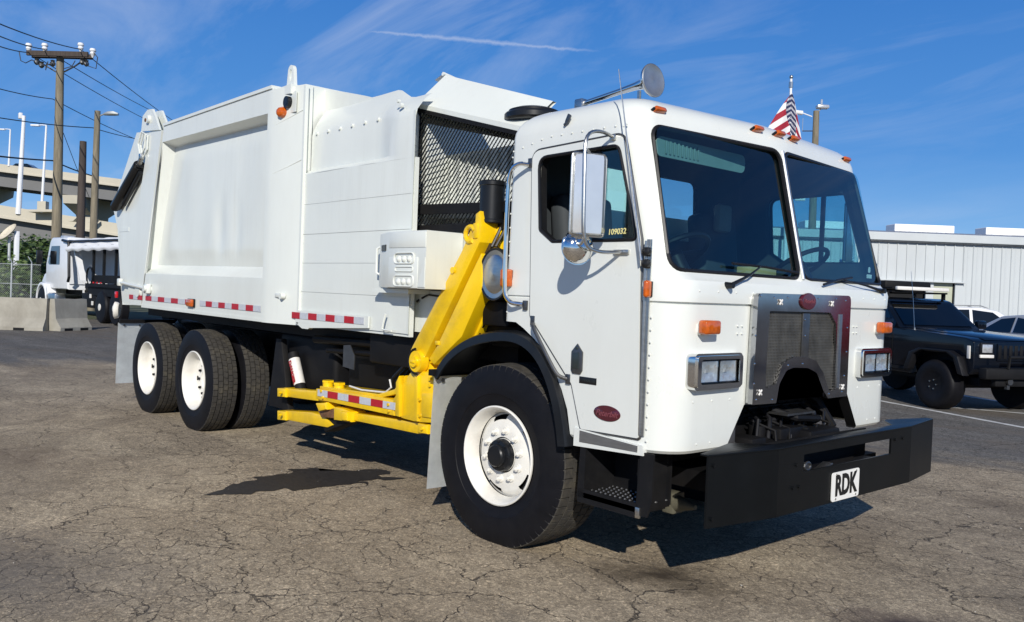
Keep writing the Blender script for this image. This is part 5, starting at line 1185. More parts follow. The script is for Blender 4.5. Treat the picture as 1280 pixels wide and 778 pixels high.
# ---------------------------------------------------------- reflective tape, piece by piece
def tape(x0, x1, z0, z1, n, y, start='r', par=TR, mid=None):
    for i in range(n):
        a = lerp(x0, x1, i / n); b = lerp(x0, x1, (i + 1) / n) - .002; zc = lerp(z0, z1, (i + .5) / n)
        red = (i % 2 == 0) == (start == 'r')
        m = MB(); m.box(((a + b) / 2, y, zc), (b - a, .004, .052)); m.build('red_tape' if red else 'silver_tape', REDT if red else SILT, par)
tq = [(-6.667, 1.291), (-6.217, 1.291), (-6.109, 1.292), (-3.145, 1.287)]
tape(tq[0][0], tq[1][0], tq[0][1], tq[1][1], 3, -1.249)
tape(tq[2][0] , -5.06 + .35, tq[2][1], lerp(tq[2][1], tq[3][1], .5), 7, -1.245); tape(-4.52, tq[3][0], lerp(tq[2][1], tq[3][1], .55), tq[3][1], 9, -1.245, 's')
om = [(-4.733, 1.284)][0]; k = MB(); k.box((om[0], -1.262, om[1]), (.15, .04, .075), bev=.015, seg=3); o_ = k.build('side_marker', AMBER, TR); k = MB(); k.box((om[0], -1.250, om[1]), (.18, .014, .085), bev=.004); k.build('lamp_base', BLACK, o_)
tq = [(-2.674, 1.257), (-1.539, 1.264)]
sk_ = MB(); sk_.prism([(-2.40, 1.20), (-2.40, 1.165), (tq[1][0] + .05, 1.215), (tq[1][0] + .05, 1.30), (-2.60, 1.30), (-2.60, 1.20)], 'y', -1.172, -1.186); sk_.build('skirt_rail', BODYW, TR)
tape(tq[0][0], tq[1][0], tq[0][1], tq[1][1], 8, -1.189)

# ---------------------------------------------------------- yellow lifting arm (stowed)
AY = -1.15
arm = MB()
B1 = [(-1.167, 0.613), (-1.185, 0.73), (-0.998, 0.913), (-0.979, 1.081), (-0.351, 1.924), (-0.284, 2.002), (-0.247, 1.921), (-0.291, 1.857), (-0.18, 1.835), (-0.712, 1.134), (-0.682, 0.631), (-0.891, 0.59)]
arm.prism([B1[i] for i in (0, 1, 2, 3)] + [(-0.882, 1.045), (-0.684, 0.955), (-0.691, 0.63), (-1.037, 0.609)], 'y', AY + .03, AY + .28, bev=.006)
ao = arm.build('lift_arm_foot', YEL, TR, smooth=25)
def ybeam(px_poly, y0, y1, name, bev=.005, mat=YEL):
    m = MB(); m.prism(px_poly, 'y', y0, y1, bev=bev); return m.build(name, mat, ao, smooth=25)
ybeam([(-0.997, 1.057), (-0.953, 1.121), (-0.44, 1.771), (-0.358, 1.904), (-0.319, 1.918), (-0.315, 1.998), (-0.277, 2.016), (-0.256, 1.931), (-0.265, 1.821), (-0.812, 1.045), (-0.918, 1.015)], AY - .01, AY + .16, 'boom')
ybeam([(-0.714, 1.016), (-0.771, 1.049), (-0.686, 1.141), (-0.261, 1.752), (-0.252, 1.737), (-0.239, 1.518), (-0.424, 1.222)], AY + .00, AY + .20, 'boom_rear_channel')
ybeam([(-0.807, 1.046), (-0.273, 1.822), (-0.269, 1.886), (-0.257, 1.687), (-0.68, 1.051)], AY + .07, AY + .16, 'boom_groove_web', .002, pmat('groove_shade_brown', (.05, .032, .012), .7, var=.3))  # yellow web coloured dark brown to carry the shade of the groove
ybeam([(-0.402, 1.928), (-0.227, 1.923), (-0.201, 1.742), (-0.356, 1.692)], AY + .12, AY + .2, 'boom_top_plate')
ybeam([(-0.495, 1.201), (-0.284, 1.508), (-0.242, 1.459), (-0.412, 1.207)], AY + .10, AY + .16, 'boom_back_rib', .002)
m = MB(); q_ = Vector([(-0.524, -1.17, 1.644)][0]); m.cyl(q_ + Vector((0, .04, 0)), q_ + Vector((0, 0, 0)), .022, n=10); q_ = Vector([(-0.678, -1.17, 1.163)][0]); m.box(q_ + Vector((0, .03, 0)), (.04, .04, .03), bev=.006); tag(m.build('boom_lugs', YEL, ao), kind='stuff')
m = MB(); cA = Vector([(-0.802, -1.07, 1.115)][0]); cB = Vector([(-0.392, -1.07, 1.752)][0]); m.cyl(cA, cA.lerp(cB, .6), .028, n=12); m.cyl(cA.lerp(cB, .6), cB, .015, n=10); m.build('boom_cylinder', BLACK, ao)
ybeam([(-0.962, 0.956), (-0.684, 0.966), (-0.682, 0.631), (-0.883, 0.608), (-1.028, 0.61), (-1.147, 0.616), (-1.185, 0.725), (-1.053, 0.863)], AY + .0, AY + .03, 'foot_plate')
ybeam([(-1.117, 0.857), (-1.08, 0.906), (-1.063, 0.623), (-1.103, 0.623)], AY - .025, AY + .02, 'foot_gusset', .002); ybeam([(-0.825, 0.812), (-0.698, 0.826), (-0.688, 0.663), (-0.815, 0.656)], AY - .012, AY + .01, 'foot_pad', .003); ybeam([(-0.907, 0.923), (-0.869, 0.927), (-0.85, 0.619), (-0.888, 0.619)], AY - .018, AY + .01, 'foot_rib', .002)
pv = Vector([(-0.871, -1.17, 1.025)][0])
m = MB(); m.cyl(pv + Vector((0, .04, 0)), pv + Vector((0, -.02, 0)), .075, .072, 28); m.build('pivot_boss', YEL, ao)
m = MB(); m.cyl(pv + Vector((0, -.02, 0)), pv + Vector((0, -.04, 0)), .038, n=20); m.box(pv + Vector((0, -.042, 0)), (.045, .012, .018), bev=.003); m.build('pivot_pin', YEL, ao)
m = MB(); m.tube([pv + Vector((.085 * math.cos(a), -.012, .085 * math.sin(a))) for a in [PI * .55 + k * PI / 9 for k in range(10)]], .009, 6); m.build('pivot_shade_arc', BLACKM, ao)  # black arc modelled in place of the shade beside the pivot boss
ybeam([(-2.295, 0.675), (-2.29, 0.608), (-1.158, 0.62), (-1.132, 0.686), (-1.164, 0.727), (-1.299, 0.728), (-1.568, 0.702)] if False else [(-2.295, 0.682), (-2.289, 0.598), (-1.167, 0.613), (-1.175, 0.726), (-1.404, 0.722)], AY + .0, AY + .26, 'slide_beam', .006)
ybeam([(-2.27, 0.704), (-2.269, 0.684), (-1.351, 0.722), (-1.147, 0.774), (-1.073, 0.861), (-1.076, 0.906), (-1.199, 0.797), (-1.405, 0.739)], AY + .02, AY + .24, 'beam_top_plate', .003)
tq = [(-2.258, 0.654), (-1.114, 0.683)]; 
for i in range(7):
    a0 = lerp(tq[0][0], tq[1][0], i / 7.2); a1 = lerp(tq[0][0], tq[1][0], (i + 1) / 7.2) - .003
    za = lerp(tq[0][1], tq[1][1], i / 7.2); zb = lerp(tq[0][1], tq[1][1], (i + 1) / 7.2); m = MB(); m.prism([(a0, za - .026), (a1, zb - .026), (a1, zb + .026), (a0, za + .026)], 'y', AY - .001, AY - .005); m.build('silver_tape' if i % 2 == 0 else 'red_tape', SILT if i % 2 == 0 else REDT, ao)
for q in [(-2.229, -1.08, 0.718), (-2.052, -1.08, 0.718)]:
    m = MB(); q = Vector(q); m.cyl(q + Vector((0, 0, -.03)), q + Vector((0, 0, .025)), .042, n=14); m.cyl(q + Vector((0, 0, .02)), q + Vector((0, 0, .035)), .050, n=6); m.build('grease_cap', YEL, ao)
ybeam([(-2.951, 0.615), (-2.931, 0.541), (-2.325, 0.573), (-2.006, 0.6), (-2.01, 0.662), (-2.33, 0.657), (-2.644, 0.629)], AY + .05, AY + .16, 'upper_gripper_finger'); ybeam([(-3.042, 0.602), (-3.037, 0.529), (-2.886, 0.54), (-2.891, 0.615)], AY + .03, AY + .18, 'finger_tip', .008)
ybeam([(-2.937, 0.416), (-2.917, 0.342), (-2.181, 0.38), (-2.094, 0.412), (-2.252, 0.466), (-2.452, 0.466)], AY + .05, AY + .16, 'lower_gripper_finger'); ybeam([(-3.028, 0.407), (-3.022, 0.328), (-2.872, 0.342), (-2.877, 0.417)], AY + .03, AY + .18, 'finger_tip', .008)
ybeam([(-1.757, 0.552), (-1.754, 0.497), (-0.901, 0.522), (-0.763, 0.554), (-0.766, 0.597), (-0.925, 0.596), (-1.411, 0.574)], AY + .03, AY + .22, 'lower_link'); ybeam([(-0.878, 0.603), (-0.767, 0.607), (-0.763, 0.543), (-0.874, 0.537)], AY + .0, AY + .12, 'link_knuckle', .01)
ybeam([(-2.006, 0.57), (-1.872, 0.574), (-1.753, 0.565), (-1.748, 0.487), (-2, 0.47)], AY + .0, AY + .14, 'gripper_bracket', .008); ybeam([(-2.266, 0.568), (-2.113, 0.593), (-2.085, 0.54), (-2.21, 0.511)], AY - .02, AY + .12, 'gripper_knuckle', .012); ybeam([(-1.859, 0.557), (-1.753, 0.565), (-1.749, 0.499), (-1.843, 0.492)], AY - .03, AY + .08, 'gripper_pin_block', .008)
m = MB()
for q in [(-1.083, -1.155, 0.67), (-1.091, -1.155, 0.792), (-0.848, -1.155, 0.766), (-0.841, -1.155, 0.658), (-0.735, -1.155, 0.876), (-0.737, -1.155, 0.918), (-2.194, -1.155, 0.674), (-2.165, -1.155, 0.626), (-1.223, -1.155, 0.641), (-1.226, -1.155, 0.686), (-2.913, -1.155, 0.579), (-2.899, -1.155, 0.388), (-0.808, -1.155, 0.576)]:
    q = Vector(q); m.cyl(q + Vector((0, .01, 0)), q + Vector((0, -.012, 0)), .012, n=6)
tag(m.build('arm_bolts', YEL, ao), kind='stuff')
m = MB()
for i, H in enumerate(([(-0.344, -1.06, 1.691), (-0.379, -1.06, 1.476), (-0.475, -1.06, 1.275), (-0.527, -1.06, 1.157)], [(-0.306, -1.04, 1.458), (-0.357, -1.04, 1.374), (-0.441, -1.04, 1.267), (-0.511, -1.04, 1.168)], [(-0.27, -1.03, 1.449), (-0.296, -1.03, 1.357), (-0.388, -1.03, 1.27), (-0.416, -1.03, 1.185)])):
    m.tube([Vector(p) for p in H], .012, 6)
m.build('boom_hoses', PLASTB, ao)
RUST = pmat('worn_brown_metal', (.20, .10, .05), .6, var=.4, scale=18, metal=.3)
ybeam([(-2.297, 0.507), (-2.169, 0.543), (-1.992, 0.546), (-2, 0.477), (-2.241, 0.456)], AY + .02, AY + .15, 'worn_rotary_actuator', .01, RUST); ybeam([(-2.294, 0.434), (-2.04, 0.463), (-1.775, 0.487), (-2.073, 0.395), (-2.235, 0.333)], AY + .06, AY + .2, 'gripper_underside', .006, BLACKM)
hs = [(-0.314, -1.1, 1.876), (-0.369, -1.1, 1.862), (-0.44, -1.1, 1.823)]
m = MB(); c0 = Vector([(-0.36, -1.16, 1.873)][0]); m.tube([c0 + Vector((.048 * math.cos(a), 0, .048 * math.sin(a))) for a in [k * PI / 8 + .5 for k in range(13)]], .016, 8); m.box(c0 + Vector((.055, .02, .02)), (.05, .06, .10), bev=.01); m.build('hose_clip', YEL, ao)
m = MB()
for dy, a0 in ((0, 0), (.05, 3), (.10, 6)):
    H = [(-1.043, -1.05, 1.04), (-1.178, -1.05, 0.978), (-1.335, -1.05, 0.865), (-1.38, -1.05, 0.754)]; m.tube([Vector(p) + Vector((a0 * .006, dy, a0 * .006)) for p in H], .013, 8)
m.build('arm_hoses', PLASTB, ao)
m = MB(); H = [(-1.827, -1.12, 0.732), (-1.652, -1.12, 0.721), (-1.452, -1.12, 0.732), (-1.325, -1.12, 0.741), (-1.255, -1.12, 0.784), (-1.279, -1.12, 0.838)]; m.tube([Vector(p) + Vector((0, 0, .02)) for p in H], .007, 6); m.build('white_cable', STICK, ao)
m = MB(); m.box((-1.0, -.75, .60), (.9, .4, .12), bev=.01); m.box((-.95, -.6, .75), (.14, .5, .12), bev=.01); m.build('arm_slide_rail', UNDER, TR)
# ================================================================== surroundings
def beam(name, mats, a, b, w, h, parent=None, up=(0, 0, 1)):
    a = Vector(a); b = Vector(b); d = (b - a).normalized(); s = d.cross(Vector(up)).normalized() * w / 2; u = Vector((0, 0, 1)) * h / 2
    m = MB(); m.rings([[p + s - u, p + s + u, p - s + u, p - s - u] for p in (a, b)]); return m.build(name, mats, parent, smooth=15)

# ---------------------------------------------------------- concrete barriers
def barrier(loc, rz, L):
    e = empty('concrete_barrier', loc, rz)
    prof = [(-.30, 0), (-.30, .09), (-.14, .33), (-.085, .86), (.085, .86), (.14, .33), (.30, .09), (.30, 0)]
    m = MB(); RSb = []
    n = 14
    for k in range(n + 1):
        x = L * k / n; RSb.append([Vector((x + (.02 * noise.noise(Vector((k, i, loc[0]))) if k in (0, n) else 0), y + .006 * noise.noise(Vector((x * 2, i, 1))), z + (.010 * noise.noise(Vector((x * 3, i, 7))) if z > 0 else 0))) for i, (y, z) in enumerate(prof)])
    m.rings(RSb); m.build('barrier_body', CONC, e, smooth=15)
    for x in (L * .25, L * .75):
        f = MB(); f.box((x, 0, .035), (.28, .606, .07)); f.build('forklift_slot', BLACKM, e)
    return e
B = [(-23.106, -0.649), (-21.617, 1.324), (-21.434, 1.399), (-21.237, 1.941)]
def bar_between(a, b, L=None):
    a = Vector((*a, 0)); b = Vector((*b, 0)); d = b - a; return (a, math.atan2(d.y, d.x), L or d.length)
a, rz, L = bar_between(B[0], B[1]); b1 = barrier(a, rz, L); tag(b1, 'long grey concrete traffic barrier, stained along the top, at the far left', 'concrete barrier', 'concrete barriers at the far left of the lot')
a, rz, L = bar_between(B[2], B[3]); b2 = barrier(a + Vector((-.12, .0, 0)), rz + .9, 1.1); tag(b2, 'short concrete barrier standing end to end beside the long one, nearest the white flatbed', 'concrete barrier', 'concrete barriers at the far left of the lot')

# ---------------------------------------------------------- chain link fence far left
fx0, fx1 = [(-39.867, 1.74, -0.095), (-37.355, 4.598, 0.05)]; fx0 = Vector((fx0[0], fx0[1], 0)); fx1 = Vector((fx1[0], fx1[1], 0))
fe = empty('chain_link_fence', fx0); tag(fe, 'low chain link fence with galvanised posts behind the concrete barriers', 'fence')
d = (fx1 - fx0); Lf = d.length; dn = d.normalized()
for k in range(4):
    p = dn * (Lf * (k + (.0 if k < 3 else -.32)) / 3 if k else 0.0)
    m = MB(); m.cyl(p, p + Vector((0, 0, 1.95)), .035, n=8); m.tube([p + Vector((0, 0, 1.9)), p + Vector((0, 0, 2.0)), p + Vector((-.12, -.12, 2.25))], .02, 6); m.build('fence_post', GALV, fe)
for z in (1.9, .15, 1.05):
    m = MB(); m.cyl((0, 0, z), dn * Lf + Vector((0, 0, z)), .018, n=6); m.build('fence_rail', GALV, fe)
m = MB(); st_ = .09
nx = int(Lf / st_)
for i in range(nx):
    for s in (-1, 1):
        x0_ = i * st_; H = 1.75; x1_ = x0_ + s * H * .9
        xa, xb = max(0, min(Lf, x0_)), max(0, min(Lf, x1_)); 
        if abs(xb - xa) < .05: continue
        f = abs(xb - x0_) / abs(x1_ - x0_); a = dn * xa + Vector((0, 0, .15)); b = dn * xb + Vector((0, 0, .15 + H * f)); m.quad(a, b, b + Vector((0, 0, .008)), a + Vector((0, 0, .008)))
tag(m.build('chain_link', GALV, fe, smooth=0), kind='stuff')

# ---------------------------------------------------------- trees and bushes under the viaduct
def tree(name, loc, h, w, n, mats, seed, trunk=True, leaf=.30, low=.0, label='', group=None):
    rnd = random.Random(seed); e = empty(name, loc)
    t = MB(); top = Vector((rnd.uniform(-.1, .1) * h, rnd.uniform(-.1, .1) * h, h * .8)); mid_ = top * .45 + Vector((rnd.uniform(-.2, .2), rnd.uniform(-.2, .2), 0))
    t.tube([(0, 0, 0), mid_, top], [h * .035, h * .024, h * .008], 7)
    clumps = []
    for k in range(16):
        a = rnd.uniform(0, 2 * PI); z = h * rnd.uniform(low + .12, .93); rad = w * .5 * (1 - .55 * abs(z / h - .5) * 1.6) * rnd.uniform(.35, 1); c = Vector((math.cos(a) * rad, math.sin(a) * rad, z))
        clumps.append((c, rnd.uniform(.16, .30) * w)); s0 = mid_ * rnd.uniform(.4, 1.4); t.tube([s0, s0.lerp(c, .6) + Vector((0, 0, .1)), c], [h * .012, h * .007, h * .003], 5)
    t.build('trunk', WOODD, e)
    for mi, mt in enumerate(mats):
        m = MB()
        for k in range(n // len(mats)):
            c, r = clumps[rnd.randrange(len(clumps))] if mi != 1 else clumps[rnd.randrange(0, len(clumps), 2)]
            v = Vector((rnd.gauss(0, 1), rnd.gauss(0, 1), rnd.gauss(0, .8))).normalized() * r * rnd.uniform(.45, 1.08); p = c + v
            if p.z < .1: p.z = rnd.uniform(.1, .5)
            q = Vector((rnd.gauss(0, 1), rnd.gauss(0, 1), rnd.gauss(.4, 1))).normalized(); x, y = frame_axes(q); s = leaf * rnd.uniform(.5, 1.2)
            m.quad(p - x * s, p - y * s * .5, p + x * s, p + y * s * .5)
        tag(m.build('crown' if mi == 0 else 'crown_leaves', mt, e, smooth=0), kind='stuff')
    return e
tl = [
    ([(-68.341, 7.258, 0.329)][0], 3.3, 7, 'dark broad bush at the far left edge, under the viaduct'),
    ([(-58.682, 7.63, 0.292)][0], 2.9, 5.5, 'dense dark green bush in front of the pale dome shape, left of the white flatbed'),
    ([(-60.818, 9.755, 0.571)][0], 3.5, 5, 'taller rounded green tree directly left of the white flatbed cab'),
    ([(-72.282, 14.913, 1.01)][0], 3.2, 7, 'green tree hidden mostly behind the roof of the white flatbed'),
    ([(-47.99, 6.158, 0.52)][0], 1.7, 4.0, 'low light green shrub just behind the chain link fence'),
    ([(-50.423, 4.906, 0.422)][0], 1.6, 4.0, 'low leafy shrub behind the chain link fence at the picture edge'),
]
for i, (p, h, w_, lab) in enumerate(tl):
    e = tree('bush' if h < 2 else 'tree', (p[0], p[1], 0), h, w_, 4200 if h > 2 else 2400, [LEAF[0], LEAF[1]] if h > 2 else [LEAF[1], LEAF[2]], 30 + i, leaf=.20 if h > 2 else .13)
    tag(e, lab, 'tree' if h > 2 else 'bush', 'trees and bushes beyond the fence')

# ---------------------------------------------------------- elevated roads
def road_bridge(name, a, b, deck_t, girder_h, par_h, width, label, piers):
    a = Vector(a); b = Vector(b); e = empty(name, a); d = b - a; s = Vector((d.x, d.y, 0)).normalized().cross(Vector((0, 0, 1)))
    back = -s if s.dot(f_) < 0 else s
    # a, b follow the top of the near parapet
    def slab(nm, y0, y1, z0, z1, mat_):
        m = MB(); RSd = []
        for k in range(13):
            p = d * (k / 12); RSd.append([p + back * y0 + Vector((0, 0, z0)), p + back * y1 + Vector((0, 0, z0)), p + back * y1 + Vector((0, 0, z1)), p + back * y0 + Vector((0, 0, z1))])
        m.rings(RSd); m.build(nm, mat_, e, smooth=15)
    slab('parapet', 0, .35, -par_h, 0, BCONC); slab('parapet', width - .35, width, -par_h, 0, BCONC)
    slab('deck', .02 - .12, width - .02, -par_h - deck_t, -par_h - .002, BCONC)
    for k in range(5): y = 1.3 + (width - 2.6) * k / 4; slab('girder', y - .4, y + .4, -par_h - deck_t - girder_h, -par_h - deck_t - .002, BGIRD)
    for t, w_ in piers:
        p = d * t; z = p.z - par_h - deck_t - girder_h
        m = MB(); hd = (d.x * s.x + d.y * s.y); dx = Vector((d.x, d.y, 0)).normalized()
        def rect(w1, w2, zz, off=width / 2): c = Vector((p.x, p.y, 0)) + back * off; return [c + dx * w1 + back * w2 + Vector((0, 0, zz)), c + dx * w1 - back * w2 + Vector((0, 0, zz)), c - dx * w1 - back * w2 + Vector((0, 0, zz)), c - dx * w1 + back * w2 + Vector((0, 0, zz))]
        m.rings([rect(w_ * .8, width * .18, -a.z), rect(w_ * .8, width * .20, z - 2.2), rect(w_, width * .44, z - 1.0), rect(w_, width * .46, z)]); m.build('pier', BCONC, e, smooth=15)
    tag(e, label, 'road bridge'); return e
U0, U1 = [(-123.738, 8.439, 15.709), (-103.683, 31.124, 13.068)]
up_ = road_bridge('elevated_road', U0, (lerp(Vector(U0), Vector(U1), 1.9)), .20, 1.7, .75, 11, 'upper curving concrete viaduct with pale parapet crossing behind the utility poles', [(.1, 1.6), (.355, 1.25), (.9, 1.6)])
L0, L1 = [(-96.586, 5.748, 9.03), (-80.745, 23.643, 6.257)]
lo_ = road_bridge('elevated_road', L0, (lerp(Vector(L0), Vector(L1), 1.9)), .22, 3.1, 1.0, 12, 'lower and nearer concrete viaduct just above the roof of the white flatbed', [(.12, 1.6), (.62, 1.5), (.95, 1.6)])
for q, lab in ([(-84.856, 17.485, 6.965)][0], 0), ([(-83.6, 18.909, 6.886)][0], 1):
    m = MB(); q = Vector(q); m.rings([[q + Vector((0, 0, 0)) + r_ * .0, q + r_ * .6, q + r_ * .55 + f_ * .8], [q + Vector((0, 0, -.35)) - r_ * .25, q + r_ * .25 + Vector((0, 0, -.35)), q + r_ * .2 + f_ * .8 + Vector((0, 0, -.35))]]); o = m.build('drain_box', BCONC, lo_); o.matrix_world = Matrix.Translation(-Vector(L0)) @ o.matrix_world if False else o.matrix_world; o.location = -Vector(L0)
# little dark car on the upper road
def tiny_car(p, label):
    e = empty('passing_car', p, math.atan2(*(reversed((Vector(U1) - Vector(U0)).to_2d()))))
    m = MB(); m.prism([(-2.1, .3), (-2.1, .8), (-1.6, .95), (-1.0, 1.4), (.4, 1.42), (1.1, .98), (2.0, .85), (2.1, .3)], 'y', -.85, .85, bev=.08); m.build('car_body', JEEPB, e)
    m = MB(); m.prism([(-1.35, 1.0), (-.95, 1.33), (.35, 1.35), (.9, 1.0)], 'y', -.86, .86); m.build('car_windows', GLASSD, e)
    for x in (-1.3, 1.3):
        for y in (-.75, .75): m = MB(); m.cyl((x, y - .1, .32), (x, y + .1, .32), .32, n=14); m.build('wheel', RUBBER, e)
    tag(e, label, 'car')
tc_ = Vector([(-117.175, 20.405, 14.906)][0]); tiny_car(tc_ + Vector((0, 0, -1.2)), 'tiny dark car driving along the upper viaduct, left of the tall utility pole')

# ---------------------------------------------------------- masts and road lights on the viaducts
def mast(base, top, r, label, head=1, arm=True):
    base = Vector(base); top = Vector(top); e = empty('road_light', base); m = MB(); m.cyl((0, 0, 0), top - base, r, r * .6, 10); m.build('mast', MASTW, e)
    m = MB(); t = top - base; v = r_ * (-.9 * head)
    if arm: m.tube([t, t + v * .5 + Vector((0, 0, .05)), t + v], .05, 6); m.box(t + v * 1.15, (.8, .35, .16), rot=Matrix.Rotation(math.atan2(r_.y, r_.x), 3, 'Z').to_quaternion(), bev=.04)
    else: m.box(t + r_ * -.35, (.5, .3, .55), bev=.05)
    m.build('luminaire', MASTW, e); tag(e, label, 'street light', 'road lights along the viaducts'); return e
mast([(-89.253, 14.011, 7.149)][0], [(-89.296, 14.284, 16.594)][0], .26, 'thickest white mast on the lower viaduct, left of the utility pole', arm=False)
mast([(-86.674, 15.432, 7.315)][0], [(-86.721, 15.66, 15.583)][0], .14, 'slim white road light on the bracket of the lower viaduct, beside the utility pole')
mast([(-115.257, 18.027, 14.445)][0], [(-115.316, 18.112, 18.923)][0], .13, 'thin white road light on the upper viaduct, leftmost of the masts')
m = MB(); q = Vector([(-86.631, 15.487, 7.469)][0]); m.rings([[q + r_ * a + f_ * b + Vector((0, 0, c)) for a, b in ((-1.2, -.3), (1.2, -.3), (1.2, .9), (-1.2, .9))] for c in (-.1, .12)]); m.rings([[q + r_ * a + f_ * b + Vector((0, 0, c)) for a, b in ((-.4, -.2), (.4, -.2), (.4, .4), (-.4, .4))] for c in (.12, .9)]); o = m.build('light_bracket', BCONC, lo_); o.location = -Vector(L0)

# ---------------------------------------------------------- timber poles with lines
def wood_pole(base, top, r, mat_, label, lean=None, cat='utility pole', group='timber poles at the left'):
    base = Vector(base); top = Vector(top); e = empty('utility_pole', (base.x, base.y, 0)); t = top - Vector((base.x, base.y, 0)); m = MB()
    m.tube([(0, 0, -.02), t * .3, t * .65, t], [r * 1.25, r * 1.12, r, r * .82], 14); m.build('pole', mat_, e, smooth=40); tag(e, label, cat, group); return e, t
pt = Vector([(-40.571, 5.889, 11.891)][0]); pb = Vector([(-40.276, 5.875, 1.641)][0])
up1, tv = wood_pole((pb.x, pb.y, 0), pt, .20, WOOD, 'tallest weathered timber pole with a heavy crossarm full of insulators, at the left')
xr = Vector((r_.x, r_.y, 0)).normalized(); O1 = Vector((pb.x, pb.y, 0))
ca0, ca1 = [Vector(q) - O1 for q in [(-41.291, 4.762, 11.71), (-39.421, 6.886, 11.743)]]
m = MB(); dxa = (ca1 - ca0).normalized(); ya = dxa.cross(Vector((0, 0, 1)))
for off in (.22, -.22): m.rings([[p + ya * (off + o1) + Vector((0, 0, o2)) for o1, o2 in ((-.06, -.11), (-.06, .11), (.06, .11), (.06, -.11))] for p in (ca0, ca1)])
m.build('crossarm', WOODD, up1)
m = MB()
for s in (-1, 1):
    c0 = tv + Vector((0, 0, -1.0)); m.tube([c0, c0.lerp(tv + dxa * 1.15 * s + Vector((0, 0, -.2)), .6) + Vector((0, 0, -.10)), tv + dxa * 1.25 * s + Vector((0, 0, -.22))], .035, 6)
m.build('crossarm_brace', DARKST, up1)
for q in [(-41.33, 4.729, 12.062), (-40.839, 5.288, 12.09), (-39.735, 6.545, 12.173), (-39.355, 6.968, 11.934)]:
    q = Vector(q) - O1; m = MB(); m.lathe([(.03, -.28), (.09, -.16), (.13, -.10), (.10, -.02), (.15, .04), (.12, .14), (0, .17)], q, (0, 0, 1), 12); m.build('insulator', INSUL, up1)
for q in [(-41.057, 5.017, 11.425), (-40.904, 5.187, 11.285), (-40.563, 5.577, 11.379), (-39.658, 6.61, 11.506), (-39.532, 6.751, 11.439)]:
    q = Vector(q) - O1; m = MB(); m.lathe([(.04, -.2), (.12, -.12), (.12, -.02), (.07, .02), (.11, .08), (0, .12)], q, (0, 0, 1), 10); m.build('cutout', DARKST, up1)
m = MB()
for qs in ([(-41.093, 4.826, 11.429), (-40.888, 5.052, 11.218), (-40.666, 5.303, 11.193), (-40.45, 5.552, 11.317)], [(-40.644, 5.33, 11.269), (-40.656, 5.306, 10.971), (-40.6, 5.384, 11.383)], [(-40.096, 5.946, 11.077), (-39.856, 6.223, 11.203), (-39.769, 6.331, 11.468)], [(-41.501, 4.375, 11.777), (-41.435, 4.436, 11.372), (-41.283, 4.605, 11.269), (-41.093, 4.826, 11.429)], [(-39.625, 6.497, 11.551), (-39.416, 6.724, 11.265), (-39.116, 7.061, 11.134), (-39.089, 7.109, 11.656), (-39.221, 6.967, 11.872)]): m.tube([Vector(q) - O1 for q in qs], .022, 5)
m.build('jumper_wires', WIRE, up1)
pt = Vector([(-36.069, 6.35, 8.65)][0]); pb = Vector([(-35.937, 6.264, 1.692)][0])
up2, tv2 = wood_pole((pb.x, pb.y, 0), pt, .145, WOOD, 'slimmer timber pole carrying a curved street light, rightmost of the three at the left')
m = MB(); q0, q1, q2 = [Vector(q) - Vector((pb.x, pb.y, 0)) for q in [(-36.059, 6.354, 8.408), (-35.88, 6.56, 8.523), (-35.469, 7.028, 8.546)]]; m.tube([q0, q1, q1.lerp(q2, .4)], .03, 6); m.build('lamp_arm', GALV, up2)
m = MB(); dd_ = (q2 - q1); 
RSl = [[q1 + dd_ * t + Vector((0, 0, zz)) + ya * yy for yy, zz in ((-w2, 0), (-w2 * .7, h2), (w2 * .7, h2), (w2, 0), (w2 * .6, -.05), (-w2 * .6, -.05))] for t, w2, h2 in ((0, .05, .04), (.3, .13, .10), (.7, .15, .11), (1.0, .07, .04))]
m.rings(RSl); m.build('lamp_head', GALV, up2)
pt = Vector([(-33.156, 5.056, 6.843)][0]); pb = Vector([(-33.044, 5.008, 1.658)][0])
up3, tv3 = wood_pole((pb.x, pb.y, 0), pt, .155, WOODD, 'short dark creosoted timber pole without any fittings, between the two taller ones')
# overhead lines, each one its own thing
def wire(pts, r, label, sag=.0):
    P_ = [Vector(p) for p in pts]; out = []
    for i in range(len(P_) - 1):
        for k in range(10):
            t = k / 10; v = P_[i].lerp(P_[i + 1], t); v.z -= sag * 4 * t * (1 - t); out.append(v)
    out.append(P_[-1]); o = P_[0]; m = MB(); m.tube([p - o for p in out], r, 5); ob = m.build('overhead_cable', WIRE); ob.location = o; tag(ob, label, 'cable', 'overhead cables at the left')
wl_ = [
    ([(-22.46, -0.907, 8.392)][0], [(-39.729, 6.547, 12.024)][0], [(-69.004, 22.113, 14.26)][0], .022, .15, 'top overhead cable, running from the upper left corner over the crossarm to the truck'),
    ([(-22.448, -0.903, 8.125)][0], [(-40.834, 5.29, 11.96)][0], [(-70.154, 20.837, 15.137)][0], .022, .15, 'second overhead cable from the top, passing over the left insulators'),
    ([(-22.435, -0.899, 7.817)][0], [(-41.294, 4.761, 11.784)][0], [(-70.342, 20.595, 14.317)][0], .022, .15, 'third overhead cable from the top, tied to the left end of the crossarm'),
    ([(-31.934, 0.443, 8.396)][0], [(-41.049, 5.728, 9.771)][0], [(-58.285, 16.006, 10.817)][0], .020, .12, 'single cable fixed halfway up the tall utility pole'),
    ([(-31.882, 0.46, 7.163)][0], [(-37.258, 6.494, 8.089)][0], [(-58.299, 16.002, 11.154)][0], .020, .10, 'thin cable ending at the street light pole near its top'),
    ([(-31.822, 0.479, 5.733)][0], [(-40.927, 5.768, 6.871)][0], [(-45.724, 8.947, 6.855)][0], .035, .05, 'thickest and lowest cable, level with the upper viaduct'),
]
